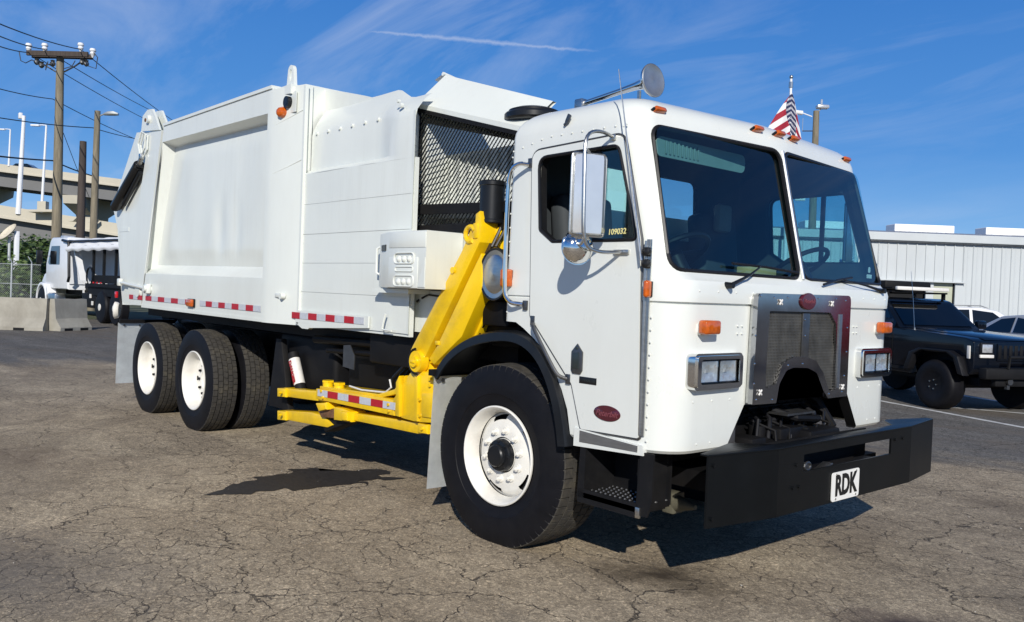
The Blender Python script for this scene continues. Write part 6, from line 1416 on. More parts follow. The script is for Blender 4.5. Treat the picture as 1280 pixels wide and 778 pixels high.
for a, b, c, r, sg, lab in wl_: wire([a, b, c], r, lab, sg)
wire([[(-40.327, 6.038, 8.158)][0], [(-44.241, 7.612, 7.12)][0], [(-49.988, 10.109, 5.402)][0]], .015, 'thin slanting guy wire falling from the tall utility pole', .0)

# ---------------------------------------------------------- white flatbed hoist truck at the left
wt0 = Vector([(-25.493, 3.691, 0.063)][0]); wt1 = Vector([(-31.989, 3.42, -0.15)][0]); hd = (wt1 - wt0); hd.z = 0; ang_ = math.atan2(hd.y, hd.x); wt0 = wt0 - Vector((-math.sin(ang_), math.cos(ang_), 0)) * 1.22
FT = empty('flatbed_truck', (wt0.x, wt0.y, 0), ang_); tag(FT, 'white and black flatbed hoist truck with a rolled tarp, parked far left behind the barriers', 'truck')
WBs = hd.length
def prt(mb, nm, m_, s=25): return mb.build(nm, m_, FT, smooth=s)
for x, single in ((0, 0), (-1.3, 0), (WBs, 1)):
    for s in (-1, 1):
        m = MB(); m.lathe([(.28, 0), (.48, .02), (.52, .07), (.52, .28), (.46, .31)], (x, s * 1.22, .52), (0, -s, 0), 28); w_o = prt(m, 'wheel', RUBBER)
        m = MB(); m.lathe([(.29, -.004), (.27, .03), (.17, .03 if single else .12), (.12, .03 if single else .12), (.11, -.02), (0, -.03)], (x, s * 1.215, .52), (0, -s, 0), 24, cap=False); m.build('rim', RIMW, w_o)
m = MB(); m.box((.6, 0, .95), (WBs + 4.2, 1.0, .30)); m.box((-.5, 0, 1.18), (4.4, 2.3, .16)); m.box((-.6, 1.12, 1.02), (4.0, .06, .28)); m.box((1.4, .9, .7), (1.4, .45, .5), bev=.05); prt(m, 'flatbed_frame', BLACKM)
cx0 = WBs - .55
# cab: hood, fenders, door, roof
m = MB(); m.prism([(cx0 - 2.2, 1.0), (cx0 - 2.2, 2.70), (cx0 - 2.05, 2.86), (cx0 - .25, 2.88), (cx0 - .02, 2.72), (cx0 + .42, 1.92), (cx0 + .42, 1.0)], 'y', -1.1, 1.1, bev=.07, seg=3); prt(m, 'cab', WTRK)
m = MB(); m.prism([(cx0 + .36, .75), (cx0 + .36, 1.86), (cx0 + .9, 1.74), (cx0 + 1.55, 1.55), (cx0 + 1.85, 1.30), (cx0 + 1.95, .70), (cx0 + 1.2, .62)], 'y', -.85, .85, bev=.10, seg=3); prt(m, 'bonnet', WTRK)
for s in (-1, 1):
    m = MB(); arc = [(WBs + .66 * math.cos(a), .55 + .66 * math.sin(a)) for a in [PI * k / 12 for k in range(13)]]; arc2 = [(WBs + .56 * math.cos(a), .55 + .56 * math.sin(a)) for a in [PI * k / 12 for k in range(13)]]
    m.prism(arc + arc2[::-1], 'y', s * .78, s * 1.22, bev=.02); m.prism([(WBs - .9, .62), (WBs - .6, 1.15), (WBs - .54, .62)], 'y', s * .9, s * 1.2); prt(m, 'front_fender', WTRK, 40)
    m = MB(); m.prism(round_poly([(cx0 - 1.25, 1.88), (cx0 - 1.25, 2.56), (cx0 - .25, 2.56), (cx0 + .12, 1.95), (cx0 + .0, 1.88)], .05, 3), 'y', s * 1.095, s * 1.108); prt(m, 'side_window', GLASSD)
    m = MB(); m.box((cx0 - .45, s * 1.108, 1.9), (1.15, .012, 1.75), bev=.003); prt(m, 'door_skin', WTRK) if False else m.bm.free()
    m = MB(); m.box((cx0 + .35, s * 1.35, 2.15), (.12, .2, .5), bev=.03); m.cyl((cx0 + .35, s * 1.1, 2.2), (cx0 + .35, s * 1.3, 2.2), .02, n=6); prt(m, 'wing_mirror', BLACK)
    m = MB(); m.box((cx0 - .5, s * 1.0, .62), (1.2, .4, .45), bev=.08, seg=3); prt(m, 'fuel_tank', STEEL)
    m = MB(); m.box((WBs + 1.05, s * .80, 1.10), (.25, .30, .22), bev=.05); prt(m, 'headlight', GLASSD)
m = MB(); m.box((WBs + 1.30, 0, .48), (.18, 2.3, .32), bev=.04); prt(m, 'bumper', BLACK)
m = MB(); m.box((cx0 - .2, .55, 2.93), (.5, .35, .10), bev=.03); prt(m, 'roof_beacon', LAMPW)
# back of cab wall, frame, tarp roll, rails
m = MB(); m.box((cx0 - 2.23, 0, 1.95), (.05, 2.1, 1.5)); prt(m, 'cab_back_wall', WTRK)
m = MB()
for s in (-1, 1): m.tube([(cx0 - 1.7, s * 1.15, 2.75), (cx0 - 2.45, s * 1.17, 2.68), (cx0 - 2.50, s * 1.17, 2.50), (cx0 - 2.60, s * 1.17, 1.45), (cx0 - 2.50, s * 1.17, 1.28)], .05, 8)
m.cyl((cx0 - 2.45, -1.17, 2.70), (cx0 - 2.45, 1.17, 2.70), .05, n=8)
for s in (-1, 1): m.tube([(cx0 - 2.45, s * 1.17, 2.70), (-2.3, s * 1.17, 2.66)], .035, 6)
prt(m, 'tarp_frame', BLACK)
m = MB()
def tf(u, v):
    x = lerp(cx0 - 2.4, -2.2, u); y = lerp(-1.2, 1.2, v); e_ = abs(y) / 1.2
    return Vector((x, y, 2.80 - .30 * e_ ** 10 + .03 * math.sin(x * 5) * e_ ** 3))
m.grid(tf, 30, 24)
for s in (-1, 1):
    def tv_(u, v, s=s):
        x = lerp(cx0 - 2.35, -2.2, u); return Vector((x, s * (1.2 + .05 * math.sin(v * 3)), 2.52 - v * (.17 + .022 * math.sin(x * 6))))
    m.grid(tv_, 40, 4)
prt(m, 'white_tarp', TARPW, 60)
m = MB(); m.rings([[Vector((cx0 - 2.32, s * 1.0, 2.6)), Vector((cx0 - 2.40, s * 1.0, 2.6)), Vector((cx0 - 3.25, s * 1.0, 1.35)), Vector((cx0 - 3.15, s * 1.0, 1.35))] for s in (.8, 1.0)]); prt(m, 'white_brace', WTRK)
for x in (-2.0, -.9, .2, 1.2):
    for s in (-1, 1): m = MB(); m.box((x, s * 1.05, 1.95), (.09, .07, 1.4)); prt(m, 'rack_post', BLACKM)
for s in (-1, 1): m = MB(); m.box((-.4, s * 1.05, 2.55), (3.3, .06, .1)); prt(m, 'rack_rail', BLACKM)
m = MB(); m.box((-.4, 1.05, 1.42), (3.3, .06, .26)); prt(m, 'rack_rail', BLACKM)
m = MB(); m.box((-.4, -.95, 2.0), (2.8, .04, .9)); prt(m, 'rack_side_panel', pmat('pale_blue_panel', (.38, .42, .50), .5))
m = MB(); m.tube([(1.35 + .30 * math.cos(a), 1.12, 1.50 + .30 * math.sin(a)) for a in [k * PI / 8 for k in range(16)]], .03, 6, closed=True); prt(m, 'tarp_crank_wheel', BLACK)
for i in range(6):
    m = MB(); m.box((1.9 - i * .35, 1.16, 1.30), (.09, .03, .05)); prt(m, 'deck_lamp', REDLENS if i > 2 else STICK)
for x, z in ((1.8, 1.0), (1.1, .85), (.9, .62)): m = MB(); m.box((x, 1.16, z), (.12, .03, .13)); prt(m, 'deck_plate', STICK)

# ---------------------------------------------------------- road vehicles at the right
def wheel_std(parent, x, y, z, r, w, s, rim_mat, rr=.6, spokes=5):
    m = MB(); m.lathe([(r * rr, .0), (r * rr + .02, -.012), (r * .86, -.015), (r * .97, .015), (r, .05), (r, w - .05), (r * .95, w)], (x, y, z), (0, -s, 0), 40); o = m.build('wheel', RUBBER, parent, smooth=40)
    m = MB(); m.lathe([(r * rr, 0), (r * rr - .02, .01), (r * rr - .03, .07), (.09, .05), (.07, .01), (0, .005)], (x, y, z), (0, -s, 0), 32, cap=False)
    o2 = m.build('rim', rim_mat, o)
    m = MB()
    for k in range(spokes):
        a = 2 * PI * k / spokes; c = Vector((x + math.cos(a) * .075, y, z + math.sin(a) * .075)); m.cyl(c - Vector((0, s * .03, 0)), c + Vector((0, s * .012, 0)), .012, n=6)
    tag(m.build('wheel_nuts', STEEL, o2 if False else o), kind='stuff'); return o
JP = Vector([(-1.54, 8.825)][0] + (0,)); jh = math.atan2(-.425, .905)
JO = Vector((JP.x, JP.y, 0)) + Vector((.425, .905, 0)).normalized() * .80
JE = empty('off_road_car', JO, jh); tag(JE, 'black boxy off-roader with roof rack and chunky tyres, parked right of the garbage truck', 'car')
def jp(mb, nm, m_, s=25): return mb.build(nm, m_, JE, smooth=s)
# lower body with square wheel openings; origin = ground under the front axle, forward +x
def body_sec(poly, w0, w1, nm, mat_, bev=.04):
    """side profile widened: half width w0 at the bottom, w1 at the top"""
    zmin = min(p[1] for p in poly); zmax = max(p[1] for p in poly); m = MB(); m.prism(poly, 'y', -1, 1)
    for v in m.bm.verts:
        t = (v.co.z - zmin) / (zmax - zmin); v.co.y *= lerp(w0, w1, t)
    if bev:
        es = [e for e in m.bm.edges if e.calc_length() > .06 and len(e.link_faces) == 2 and e.calc_face_angle(0) > .3]; bmesh.ops.bevel(m.bm, geom=es, offset=bev, segments=3, profile=.5, affect='EDGES', clamp_overlap=True)
    return jp_any(m, nm, mat_)
CUR = [JE]
def jp_any(m, nm, mat_, s=30): return m.build(nm, mat_, CUR[0], smooth=s)
body_sec([(.62, .62), (.70, .72), (.70, 1.14), (.55, 1.19), (-.75, 1.27), (-3.2, 1.27), (-3.25, .75), (-3.05, .58), (-3.0, .58), (-2.98, .90), (-2.2, .90), (-2.12, .52), (-.55, .52), (-.48, .92), (.42, .92), (.50, .62)], .82, .84, 'car_body', JEEPB, .03)
body_sec([(-.82, 1.27), (-1.38, 1.76), (-1.55, 1.80), (-3.0, 1.80), (-3.15, 1.74), (-3.22, 1.27)], .84, .70, 'cabin', JEEPB, .03)
m = MB(); m.prism([(.66, 1.165), (-.74, 1.262), (-.74, 1.285), (.60, 1.195)], 'y', -.60, .60, bev=.008); jp(m, 'bonnet', JEEPB)
# windscreen and side glass just proud of the cabin
def sw_(z): return lerp(.84, .70, (z - 1.27) / .53)
m = MB(); q = [(-.87, 1.33, .74), (-1.35, 1.73, .64)]; m.quad((q[0][0] + .02, -q[0][2], q[0][1]), (q[0][0] + .02, q[0][2], q[0][1]), (q[1][0] + .02, q[1][2], q[1][1]), (q[1][0] + .02, -q[1][2], q[1][1])); jp(m, 'windscreen', GLASSD)
for s in (-1, 1):
    for xa, xb, nm in ((-1.02, -1.95, 'front'), (-2.02, -2.60, 'rear'), (-2.68, -3.10, 'quarter')):
        m = MB(); top_a = xa - .34 if nm == 'front' else xa; m.quad(*[(x, s * (sw_(z) + .006), z) for x, z in ((xa, 1.33), (xb, 1.33), (xb, 1.73), (top_a, 1.73))]); jp(m, 'side_window', GLASSD)
    for xc in (0, -2.6):
        m = MB(); arcj = [(.50, .62), (.40, .86), (.26, .94), (-.26, .94), (-.42, .86), (-.52, .60)]; arck = [(x * 1.22, z + .03 if z > .7 else z - .02) for x, z in arcj]
        m.prism([(xc + a, b) for a, b in arcj] + [(xc + a, b) for a, b in arck[::-1]], 'y', s * .80, s * .93, bev=.012); jp(m, 'wheel_flare', PLASTB)
        wheel_std(JE, xc, s * .90, .40, .40, .27, s, DARKST, .50, 5)
    m = MB(); m.box((-.98, s * .98, 1.36), (.10, .20, .15), bev=.03); jp(m, 'wing_mirror', JEEPB)
    m = MB(); m.box((.706, s * .60, 1.035), (.03, .25, .18), bev=.01); hl_ = jp(m, 'headlight', PLASTB); m = MB(); m.box((.716, s * .60, 1.035), (.02, .19, .13), bev=.008); m.build('headlight_lens', LAMPW, hl_)
    m = MB(); m.box((.712, s * .60, .915), (.03, .26, .05), bev=.008); jp(m, 'turn_signal', STICK)
    m = MB(); m.box((.61, s * .835, .97), (.06, .02, .20), bev=.006); jp(m, 'corner_lamp', STICK)
    m = MB(); m.cyl((.80, s * .32, .54), (.90, s * .32, .54), .05, n=16); m.box((.84, s * .32, .46), (.05, .05, .08)); jp(m, 'fog_lamp', DARKST)
for s in (-1, 1):
    m = MB()
    for x in (-1.0, -1.98, -2.62): m.box((x, s * .838, .93), (.010, .006, .60))
    m.box((-1.5, s * .838, .60), (1.6, .02, .05)); jp(m, 'door_seams', BLACKM)
    for x in (-1.82, -2.52): m = MB(); m.box((x, s * .846, 1.12), (.15, .02, .035), bev=.006); jp(m, 'door_handle', PLASTB)
m = MB(); m.box((.705, 0, .98), (.03, .80, .27), bev=.008); jp(m, 'grille_panel', JEEPB)
for i in range(8):
    m = MB(); m.box((.722, -.36 + i * .103, .985), (.008, .058, .21), bev=.003); jp(m, 'grille_slot', BLACKM)
m = MB(); m.box((.85, 0, .66), (.16, 1.62, .17), bev=.03); m.box((.80, 0, .52), (.10, 1.1, .12), bev=.02); m.tube([(.92, -.4, .74), (.94, -.4, .92), (.94, .4, .92), (.92, .4, .74)], .025, 8); jp(m, 'winch_bumper', BLACKM)
m = MB(); m.cyl((0, -.75, .40), (0, .75, .40), .06, n=10); m.box((-1.3, 0, .50), (3.8, 1.2, .12)); m.box((-.2, 0, .8), (1.2, 1.3, .5)); m.box((-2.6, 0, .8), (.9, 1.3, .5)); m.cyl((-2.6, -.75, .40), (-2.6, .75, .40), .06, n=10); jp(m, 'underbody', UNDER)
m = MB()
for s in (-1, 1): m.cyl((-1.35, s * .58, 1.90), (-3.0, s * .58, 1.90), .018, n=6)
for k in range(7): m.cyl((-1.35 - k * .275, -.58, 1.90), (-1.35 - k * .275, .58, 1.90), .014, n=6)
for s in (-1, 1):
    for x in (-1.45, -2.15, -2.9): m.box((x, s * .60, 1.845), (.06, .04, .13))
    m.cyl((-1.35, s * .58, 1.97), (-3.0, s * .58, 1.97), .014, n=6)
jp(m, 'roof_rack', BLACKM)
m = MB(); m.box((-1.30, 0, 1.965), (.07, 1.10, .065), bev=.015); jp(m, 'light_bar', STICK)
m = MB(); m.box((-2.25, -.05, 2.02), (1.35, 1.00, .17), bev=.04); jp(m, 'roof_tent', BLACKM)
m = MB(); a0_ = Vector((-.55, -.80, 1.24)); m.tube([a0_, a0_ + Vector((-.06, 0, .5)), a0_ + Vector((-.14, 0, 1.0))], [.006, .004, .003], 6); m.cyl(a0_ - Vector((0, 0, .03)), a0_ + Vector((0, 0, .05)), .012, n=8); jp(m, 'aerial', STEEL)

JE.scale = (.97, .95, .93)
def road_car(name, loc, rz, lower, cabin, wl, glassq, mat_, label, r=.33, wb=2.6, wy=.80, lampf=True):
    e = empty(name, loc, rz); CUR[0] = e
    body_sec(lower, wl + .0, wl + .02, 'car_body', mat_, .07); body_sec(cabin, wl - .04, wl - .24, 'cabin', mat_, .06)
    zmin = min(p[1] for p in cabin); zmax = max(p[1] for p in cabin)
    for s in (-1, 1):
        for q in glassq:
            m = MB(); m.bm.faces.new([m.bm.verts.new((x, s * (lerp(wl - .04, wl - .24, (z - zmin) / (zmax - zmin)) + .008), z)) for x, z in q]); m.build('side_window', GLASSD, e, smooth=0)
        for x in (0, -wb): wheel_std(e, x, s * (wl + .0), r, r, .21, s, STEEL, .64, 5)
    tag(e, label, 'car'); return e
# white hatchback-like suv, seen from its rear corner
so_ = Vector([(-5.301, 21.585)][0] + (0,)); 
e = road_car('parked_car', (so_.x + .4, so_.y + 2.0, 0), R(38),
    [(.85, .35), (.92, .75), (.55, .98), (-.55, 1.08), (-3.3, 1.10), (-3.45, .85), (-3.42, .40), (-3.0, .32), (.5, .32)],
    [(-.50, 1.05), (-1.15, 1.50), (-1.6, 1.58), (-2.7, 1.56), (-3.15, 1.42), (-3.40, 1.05)], .90,
    [[(-.85, 1.10), (-1.30, 1.45), (-1.85, 1.51), (-1.85, 1.10)], [(-1.93, 1.10), (-1.93, 1.51), (-2.62, 1.49), (-2.70, 1.12)], [(-2.78, 1.14), (-2.72, 1.48), (-2.98, 1.42), (-3.12, 1.20)]], SUVW,
    'white hatchback with red tail lamp, seen from behind between black off-roader and silver saloon', r=.34, wb=2.65)
CUR[0] = e
m = MB(); m.quad((-3.37, -.66, 1.13), (-3.37, .66, 1.13), (-3.17, .58, 1.40), (-3.17, -.58, 1.40)); 
for v in m.bm.verts: v.co.x -= .03
jp_any(m, 'rear_window', GLASSD)
for s in (-1, 1):
    m = MB(); m.box((-3.36, s * .76, 1.00), (.16, .22, .13), bev=.03); jp_any(m, 'tail_lamp', REDLENS)
    m = MB(); m.tube([(-1.4, s * .62, 1.56), (-1.6, s * .62, 1.63), (-2.5, s * .62, 1.62), (-2.75, s * .62, 1.55)], .015, 6); jp_any(m, 'roof_rail', STEEL)
m = MB(); m.box((-3.02, 0, 1.47), (.25, 1.15, .03), bev=.01); jp_any(m, 'roof_spoiler', SUVW)
# silver saloon
sd = Vector([(-4.393, 19.238)][0] + (0,))
e = road_car('parked_car', (sd.x + 2.55, sd.y - .55, 0), R(-28),
    [(.85, .35), (.90, .62), (.65, .78), (-.55, .94), (-3.3, .98), (-3.55, .88), (-3.60, .45), (-3.3, .30), (.5, .30)],
    [(-.45, .92), (-1.20, 1.36), (-1.75, 1.43), (-2.35, 1.38), (-3.15, .98)], .88,
    [[(-.85, .98), (-1.28, 1.30), (-1.80, 1.36), (-1.80, .98)], [(-1.87, .98), (-1.87, 1.36), (-2.30, 1.31), (-2.75, 1.03), (-2.75, .98)]], SILV,
    'silver saloon with dark windows, cut off by the right picture edge', r=.32, wb=2.6)
CUR[0] = e
m = MB(); m.quad((-3.05, -.66, 1.02), (-3.05, .66, 1.02), (-2.42, .58, 1.355), (-2.42, -.58, 1.355))
for v in m.bm.verts: v.co.z += .012
jp_any(m, 'rear_window', GLASSD)

# ---------------------------------------------------------- warehouse
W0 = Vector([(-23.928, 32.108, 4.605)][0]); W1 = Vector([(-8.362, 49.803, 5.125)][0]); W0.z = 0; W1.z = 0
wd_ = (W1 - W0).normalized(); wn_ = Vector((-wd_.y, wd_.x, 0)); wn_ = wn_ if wn_.dot(f_) > 0 else -wn_
WH = empty('warehouse', W0, math.atan2(wd_.y, wd_.x)); tag(WH, 'long low warehouse of white ribbed metal panels with skylights, behind the cars at the right', 'building')
LW = (W1 - W0).length; EH = 4.92
sgn = 1 if wn_.dot(Vector((-math.sin(WH.rotation_euler.z), math.cos(WH.rotation_euler.z), 0))) > 0 else -1
def wp_(nm, mb, mat_): return mb.build(nm, mat_, WH, smooth=15)
D0 = (Vector([(-16.918, 39.983, 2.06)][0]) - W0).dot(wd_); D1 = (Vector([(-14.53, 42.699, 2.198)][0]) - W0).dot(wd_); DH = 2.86
m = MB(); m.box((LW / 2, sgn * .45, EH / 2), (LW, .3, EH)); wp_('wall_core', m, pmat('shadowed_lining', (.4, .4, .4), .8)) if False else m.bm.free()
pw = .50; n = int(LW / pw)
pm = MB()
pm.rings([[Vector((0, 0, 0)), Vector((0, 0, EH))]] + [[Vector((x, y, 0)), Vector((x, y, EH))] for x, y in ((.03, -.045 * sgn), (.055, -.045 * sgn), (.085, 0), (.22, 0), (.235, -.012 * sgn), (.275, -.012 * sgn), (.29, 0), (pw, 0))], closed=False, cap0=False, cap1=False)
first = None
for i in range(n):
    x = i * pw
    if D0 - pw * .9 < x < D1 - .05: continue
    if first is None: first = pm.build('wall_panel', WALLW, WH, smooth=0); first.location = (x, 0, 0)
    else: dup(first, WH, (x, 0, 0), deep=False)
m = MB(); m.prism([(D0 - .5, DH), (D1 + .5, DH), (D1 + .5, EH), (D0 - .5, EH)], 'y', 0.005 * sgn, .02 * sgn)
upm = m; wp_('panel_above_door', upm, WALLW)
k0 = int((D0 - .6) / pw)
rbm = MB()
for i in range(k0, int((D1 + .5) / pw) + 1): rbm.box((i * pw + .043, -.02 * sgn, (DH + EH) / 2), (.055, .05, EH - DH))
wp_('panel_ribs', rbm, WALLW)
m = MB(); m.box(((D0 + D1) / 2, -.12 * sgn, DH + .03), (D1 - D0 + .9, .35, .06)); wp_('door_canopy', m, WALLW)
m = MB(); m.box((D1 - .62, .10 * sgn, DH / 2), (1.05, .06, DH)); wp_('beige_door', m, DOORB)
m = MB(); m.box((D1 + .18, -.02 * sgn, DH / 2), (.42, .12, DH)); m.box((D1 - 1.35, -.0 * sgn, DH / 2), (.40, .10, DH)); wp_('door_frame', m, WALLW)
m = MB(); m.box(((D0 + D1 - 1.5) / 2, .3 * sgn, DH / 2), (D1 - D0 - 1.3, .05, DH)); wp_('dark_opening', m, BLACKM)
m = MB(); m.box((D1 - .06, .06 * sgn, DH / 2), (.05, .08, DH)); wp_('door_jamb', m, BLACKM)
m = MB(); m.box((LW / 2, -.16 * sgn, EH + .26), (LW, .30, .42), bev=.03); wp_('gutter', m, WALLW)
m = MB(); m.box((LW / 2, -.14 * sgn, EH + .02), (LW, .16, .06)); wp_('gutter_shade_strip', m, DARKST)  # solid dark strip put in as the shade under the gutter
RD = 12.0; RH = 1.15
m = MB(); m.rings([[Vector((0, -.05 * sgn, EH + .46)), Vector((0, RD * sgn, EH + .46 + RH)), Vector((0, 2 * RD * sgn, EH + .46))], [Vector((LW, -.05 * sgn, EH + .46)), Vector((LW, RD * sgn, EH + .46 + RH)), Vector((LW, 2 * RD * sgn, EH + .46))]], closed=False, cap0=False, cap1=False); wp_('roof', m, ROOFG)
m = MB()
for i in range(int(LW / .6)): m.rings([[Vector((i * .6 + a, -.05 * sgn, EH + .465)), Vector((i * .6 + a, RD * sgn, EH + .465 + RH))] for a in (0, .03, .06)], closed=False, cap0=False, cap1=False)
for v in m.bm.verts: v.co.z += .02
tag(wp_('roof_seams', m, ROOFG), kind='stuff')
m = MB(); m.box((LW / 2, 2 * RD * sgn, EH / 2), (LW, .1, EH)); m.box((LW + .0, RD * sgn, EH / 2), (.1, 2 * RD, EH)); m.box((0, RD * sgn, EH / 2), (.1, 2 * RD, EH)); wp_('rear_walls', m, WALLW)
for (pa, pb_) in ((1002, 1066), (1113, 1187), (1226, 1300)):
    def along_(px): 
        ray_ = f_ + r_ * ((px - 640) / 1069.115) - u_ * ((278 - 389) / 1069.115); ray_.normalize(); o = Vector((3.8833, -4.5223, 1.52)); t = ((W0 + wn_ * RD - o).dot(wn_)) / ray_.dot(wn_); return ((o + ray_ * t) - W0).dot(wd_)
    xa, xb = along_(pa), along_(pb_)
    m = MB(); m.box(((xa + xb) / 2, RD * sgn, EH + .46 + RH + .18), (xb - xa, 1.4, .50), bev=.05); wp_('skylight', m, SKYL)
# downlight on the wall, between the cab and the off-roader
# ---------------------------------------------------------- lamp pole and flag behind the cab
pt = Vector([(-20.281, 38.009, 11.858)][0]); pb = Vector([(-20.087, 37.878, 1.484)][0])
lp_, tvl = wood_pole((pb.x, pb.y, 0), pt, .19, WOOD, 'pale timber pole with two white floodlights rising behind the windscreen of the cab', cat='lamp pole', group=None)
OB = Vector((pb.x, pb.y, 0))
q = [Vector(a) - OB for a in [(-20.078, 38.248, 12.085), (-19.856, 38.505, 12.227), (-20.117, 38.213, 12.341), (-21.546, 36.572, 11.828), (-20.774, 37.446, 11.721), (-20.425, 37.836, 11.548), (-20.733, 37.459, 10.754), (-20.364, 37.879, 10.776), (-20.665, 37.412, 7.096), (-20.392, 37.732, 7.37)]]
m = MB(); m.tube([tvl + Vector((0, 0, -.1)), q[0].lerp(q[1], .3)], .035, 6); m.box(q[0], (.65, .4, .20), rot=Matrix.Rotation(math.atan2(r_.y, r_.x), 3, 'Z').to_quaternion(), bev=.06); m.cyl(q[2] - Vector((0, 0, .12)), q[2] + Vector((0, 0, .14)), .06, n=8); m.build('floodlight', LAMPW, lp_)
m = MB(); m.tube([q[5], q[4]], .03, 6); m.cyl(q[3], q[4], .10, .12, 10); m.build('tube_lamp', MASTW, lp_)
m = MB(); m.tube([q[7], q[6]], .03, 6); m.tube([q[6], q[6] + Vector((0, 0, .7))], .012, 5); m.build('lamp_bracket', DARKST, lp_)
m = MB(); m.box(q[8], (.55, .22, .2), rot=Matrix.Rotation(.6, 3, 'Z').to_quaternion(), bev=.05); m.tube([q[8], q[9]], .03, 6); m.build('security_camera', MASTW, lp_)
fb = Vector([(-19.914, 35.046, 1.436)][0]); ft = Vector([(-20.155, 35.164, 13.003)][0]); fb.z = 0
FP = empty('flagpole', fb); tag(FP, 'white flagpole with a ball finial rising just behind the cab roof', 'flagpole')
m = MB(); m.cyl((0, 0, 0), ft - fb, .11, .06, 12); m.build('pole', MASTW, FP)
m = MB(); sph(m, ft - fb + Vector((0, 0, .10)), .10, 12); m.cyl(ft - fb + Vector((0, 0, -.45)), ft - fb + Vector((0, 0, -.15)), .11, n=10); m.build('finial', STEEL, FP)
# the limp flag: folds hang from the hoist, stripes run down along it
fm, t, b = new_mat('flag_cloth'); uvn = N(t, 'ShaderNodeUVMap'); sx_ = N(t, 'ShaderNodeSeparateXYZ'); t.links.new(uvn.outputs[0], sx_.inputs[0])
stripe = math_(t, 'GREATER_THAN', math_(t, 'FRACT', math_(t, 'MULTIPLY', sx_.outputs[1], 6.5)), .5)
colr = mixc(t, stripe, (.30, .010, .028), (.70, .69, .68)); can = math_(t, 'MULTIPLY', math_(t, 'LESS_THAN', sx_.outputs[0], .42), math_(t, 'GREATER_THAN', sx_.outputs[1], .4615))
vs_ = N(t, 'ShaderNodeMapping', ins={'Scale': (26, 17, 1)}); t.links.new(uvn.outputs[0], vs_.inputs[0]); vo = N(t, 'ShaderNodeTexVoronoi', ins={'Scale': 1.0, 'Randomness': 0.0}); t.links.new(vs_.outputs[0], vo.inputs[0])
star = math_(t, 'LESS_THAN', vo.outputs['Distance'], .27); blue = mixc(t, star, (.012, .018, .07), (.75, .75, .78))
t.links.new(mixc(t, can, colr, blue), b.inputs['Base Color']); b.inputs['Roughness'].default_value = .8
bm = bmesh.new(); uvl = bm.loops.layers.uv.new('UVMap'); top_ = Vector([(-20.056, 35.1, 12.24)][0]); fwd_ = Vector((f_.x, f_.y, 0)).normalized(); HF = 4.2
for side, wid_, can_ in ((-1, 2.15, .30), (1, .95, .55)):
    nu, nv = 22, 40; Vv = []
    for i in range(nu + 1):
        row = []
        for j in range(nv + 1):
            a = i / nu; b_ = j / nv; lat = side * a * (b_ ** .85) * wid_; dep = -.10 + .16 * math.sin(a * 7 + b_ * 2) * b_ - .35 * a * b_ * (1 if side < 0 else -.4)
            row.append(bm.verts.new(xr * lat + fwd_ * dep - Vector((0, 0, HF * b_ * (1 - .12 * a)))))
        Vv.append(row)
    for i in range(nu):
        for j in range(nv):
            f = bm.faces.new((Vv[i][j], Vv[i + 1][j], Vv[i + 1][j + 1], Vv[i][j + 1])); f.smooth = True
            for lo2, (a, b2) in zip(f.loops, ((i, j), (i + 1, j), (i + 1, j + 1), (i, j + 1))):
                a /= nu; b2 /= nv; v = 1 - b2 * (1 - .50 * a); lo2[uvl].uv = ((.05 + .34 * a + .9 * b2 * (1 if side < 0 else .45)), v)
o0 = top_.copy()
me = bpy.data.meshes.new('flag'); bm.to_mesh(me); bm.free(); me.materials.append(fm); fo = bpy.data.objects.new('flag', me); COL.objects.link(fo); fo.location = o0
tag(fo, 'limp red, white and blue striped flag hanging on the white flagpole above the cab', 'flag')

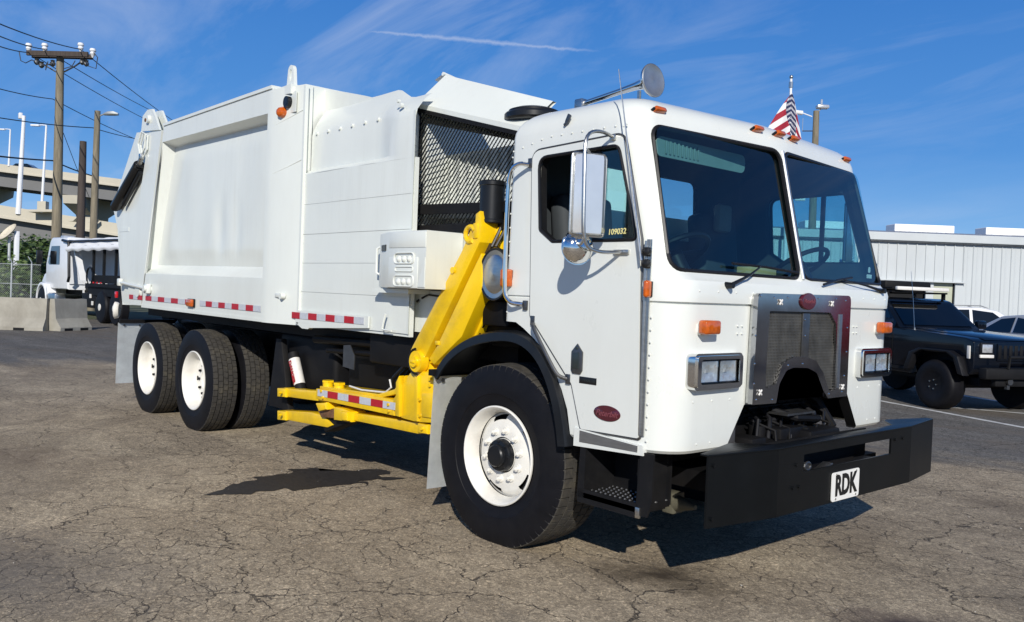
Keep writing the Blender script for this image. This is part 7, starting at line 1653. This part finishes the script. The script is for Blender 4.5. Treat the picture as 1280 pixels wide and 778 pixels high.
# satellite dish and pale box at the far left
dp = Vector([(-53.2, 6.408, 3.811)][0]); SD = empty('satellite_dish', (dp.x, dp.y, 0)); tag(SD, 'tilted pale satellite dish on a pole above the bushes at the far left', 'satellite dish')
m = MB(); m.cyl((0, 0, 0), (0, 0, dp.z - .2), .08, n=8); m.build('mast', GALV, SD)
dv = (-f_ * .5 + r_ * -.35 + u_ * .5).normalized(); m = MB(); m.lathe([(.62, .16), (.60, .14), (.40, .05), (.2, .01), (0, 0), (0, -.02), (.2, -.01), (.40, .03), (.62, .14)], Vector((0, 0, dp.z)), dv, 28, cap=False); m.build('dish', pmat('dish_beige', (.60, .54, .42), .6), SD)
dp = Vector([(-52.92, 6.725, 3.781)][0]); m = MB(); m.box((0, 0, dp.z / 2), (.25, .25, dp.z + .35), bev=.02); o = m.build('white_post', MASTW); o.location = (dp.x, dp.y, 0); tag(o, 'squat white post beside the satellite dish at the far left', 'post')
# the row of parked vehicles goes on past the right edge of the picture; chrome and glass mirror it
e = road_car('parked_car', (7.5, 13.6, 0), R(-120),
    [(.85, .45), (.92, 1.0), (.75, 1.22), (-.75, 1.35), (-4.3, 1.35), (-4.35, .95), (-4.30, .50), (-3.0, .42), (.5, .42)],
    [(-.70, 1.32), (-1.35, 1.88), (-1.7, 1.95), (-2.6, 1.93), (-2.85, 1.32)], .95,
    [[(-1.05, 1.38), (-1.48, 1.80), (-2.0, 1.86), (-2.0, 1.38)], [(-2.08, 1.38), (-2.08, 1.86), (-2.5, 1.85), (-2.65, 1.38)]], pmat('red_truck_paint', (.24, .010, .016), .2, coat=.5),
    'red pickup outside the picture, mirrored in the chrome grille', r=.40, wb=3.3)
e = road_car('parked_car', (14.5, 9.5, 0), R(-25),
    [(.85, .40), (.95, .95), (.75, 1.10), (-.45, 1.25), (-4.2, 1.30), (-4.25, .95), (-4.20, .45), (-3.0, .38), (.5, .38)],
    [(-.45, 1.22), (-1.25, 2.25), (-1.6, 2.35), (-4.0, 2.35), (-4.2, 1.25)], .95,
    [[(-.95, 1.35), (-1.45, 2.10), (-2.1, 2.10), (-2.1, 1.35)]], pmat('dark_blue_van_paint', (.010, .014, .030), .2, coat=.5),
    'dark blue van outside the picture, mirrored in chrome and windscreens', r=.36, wb=3.2)
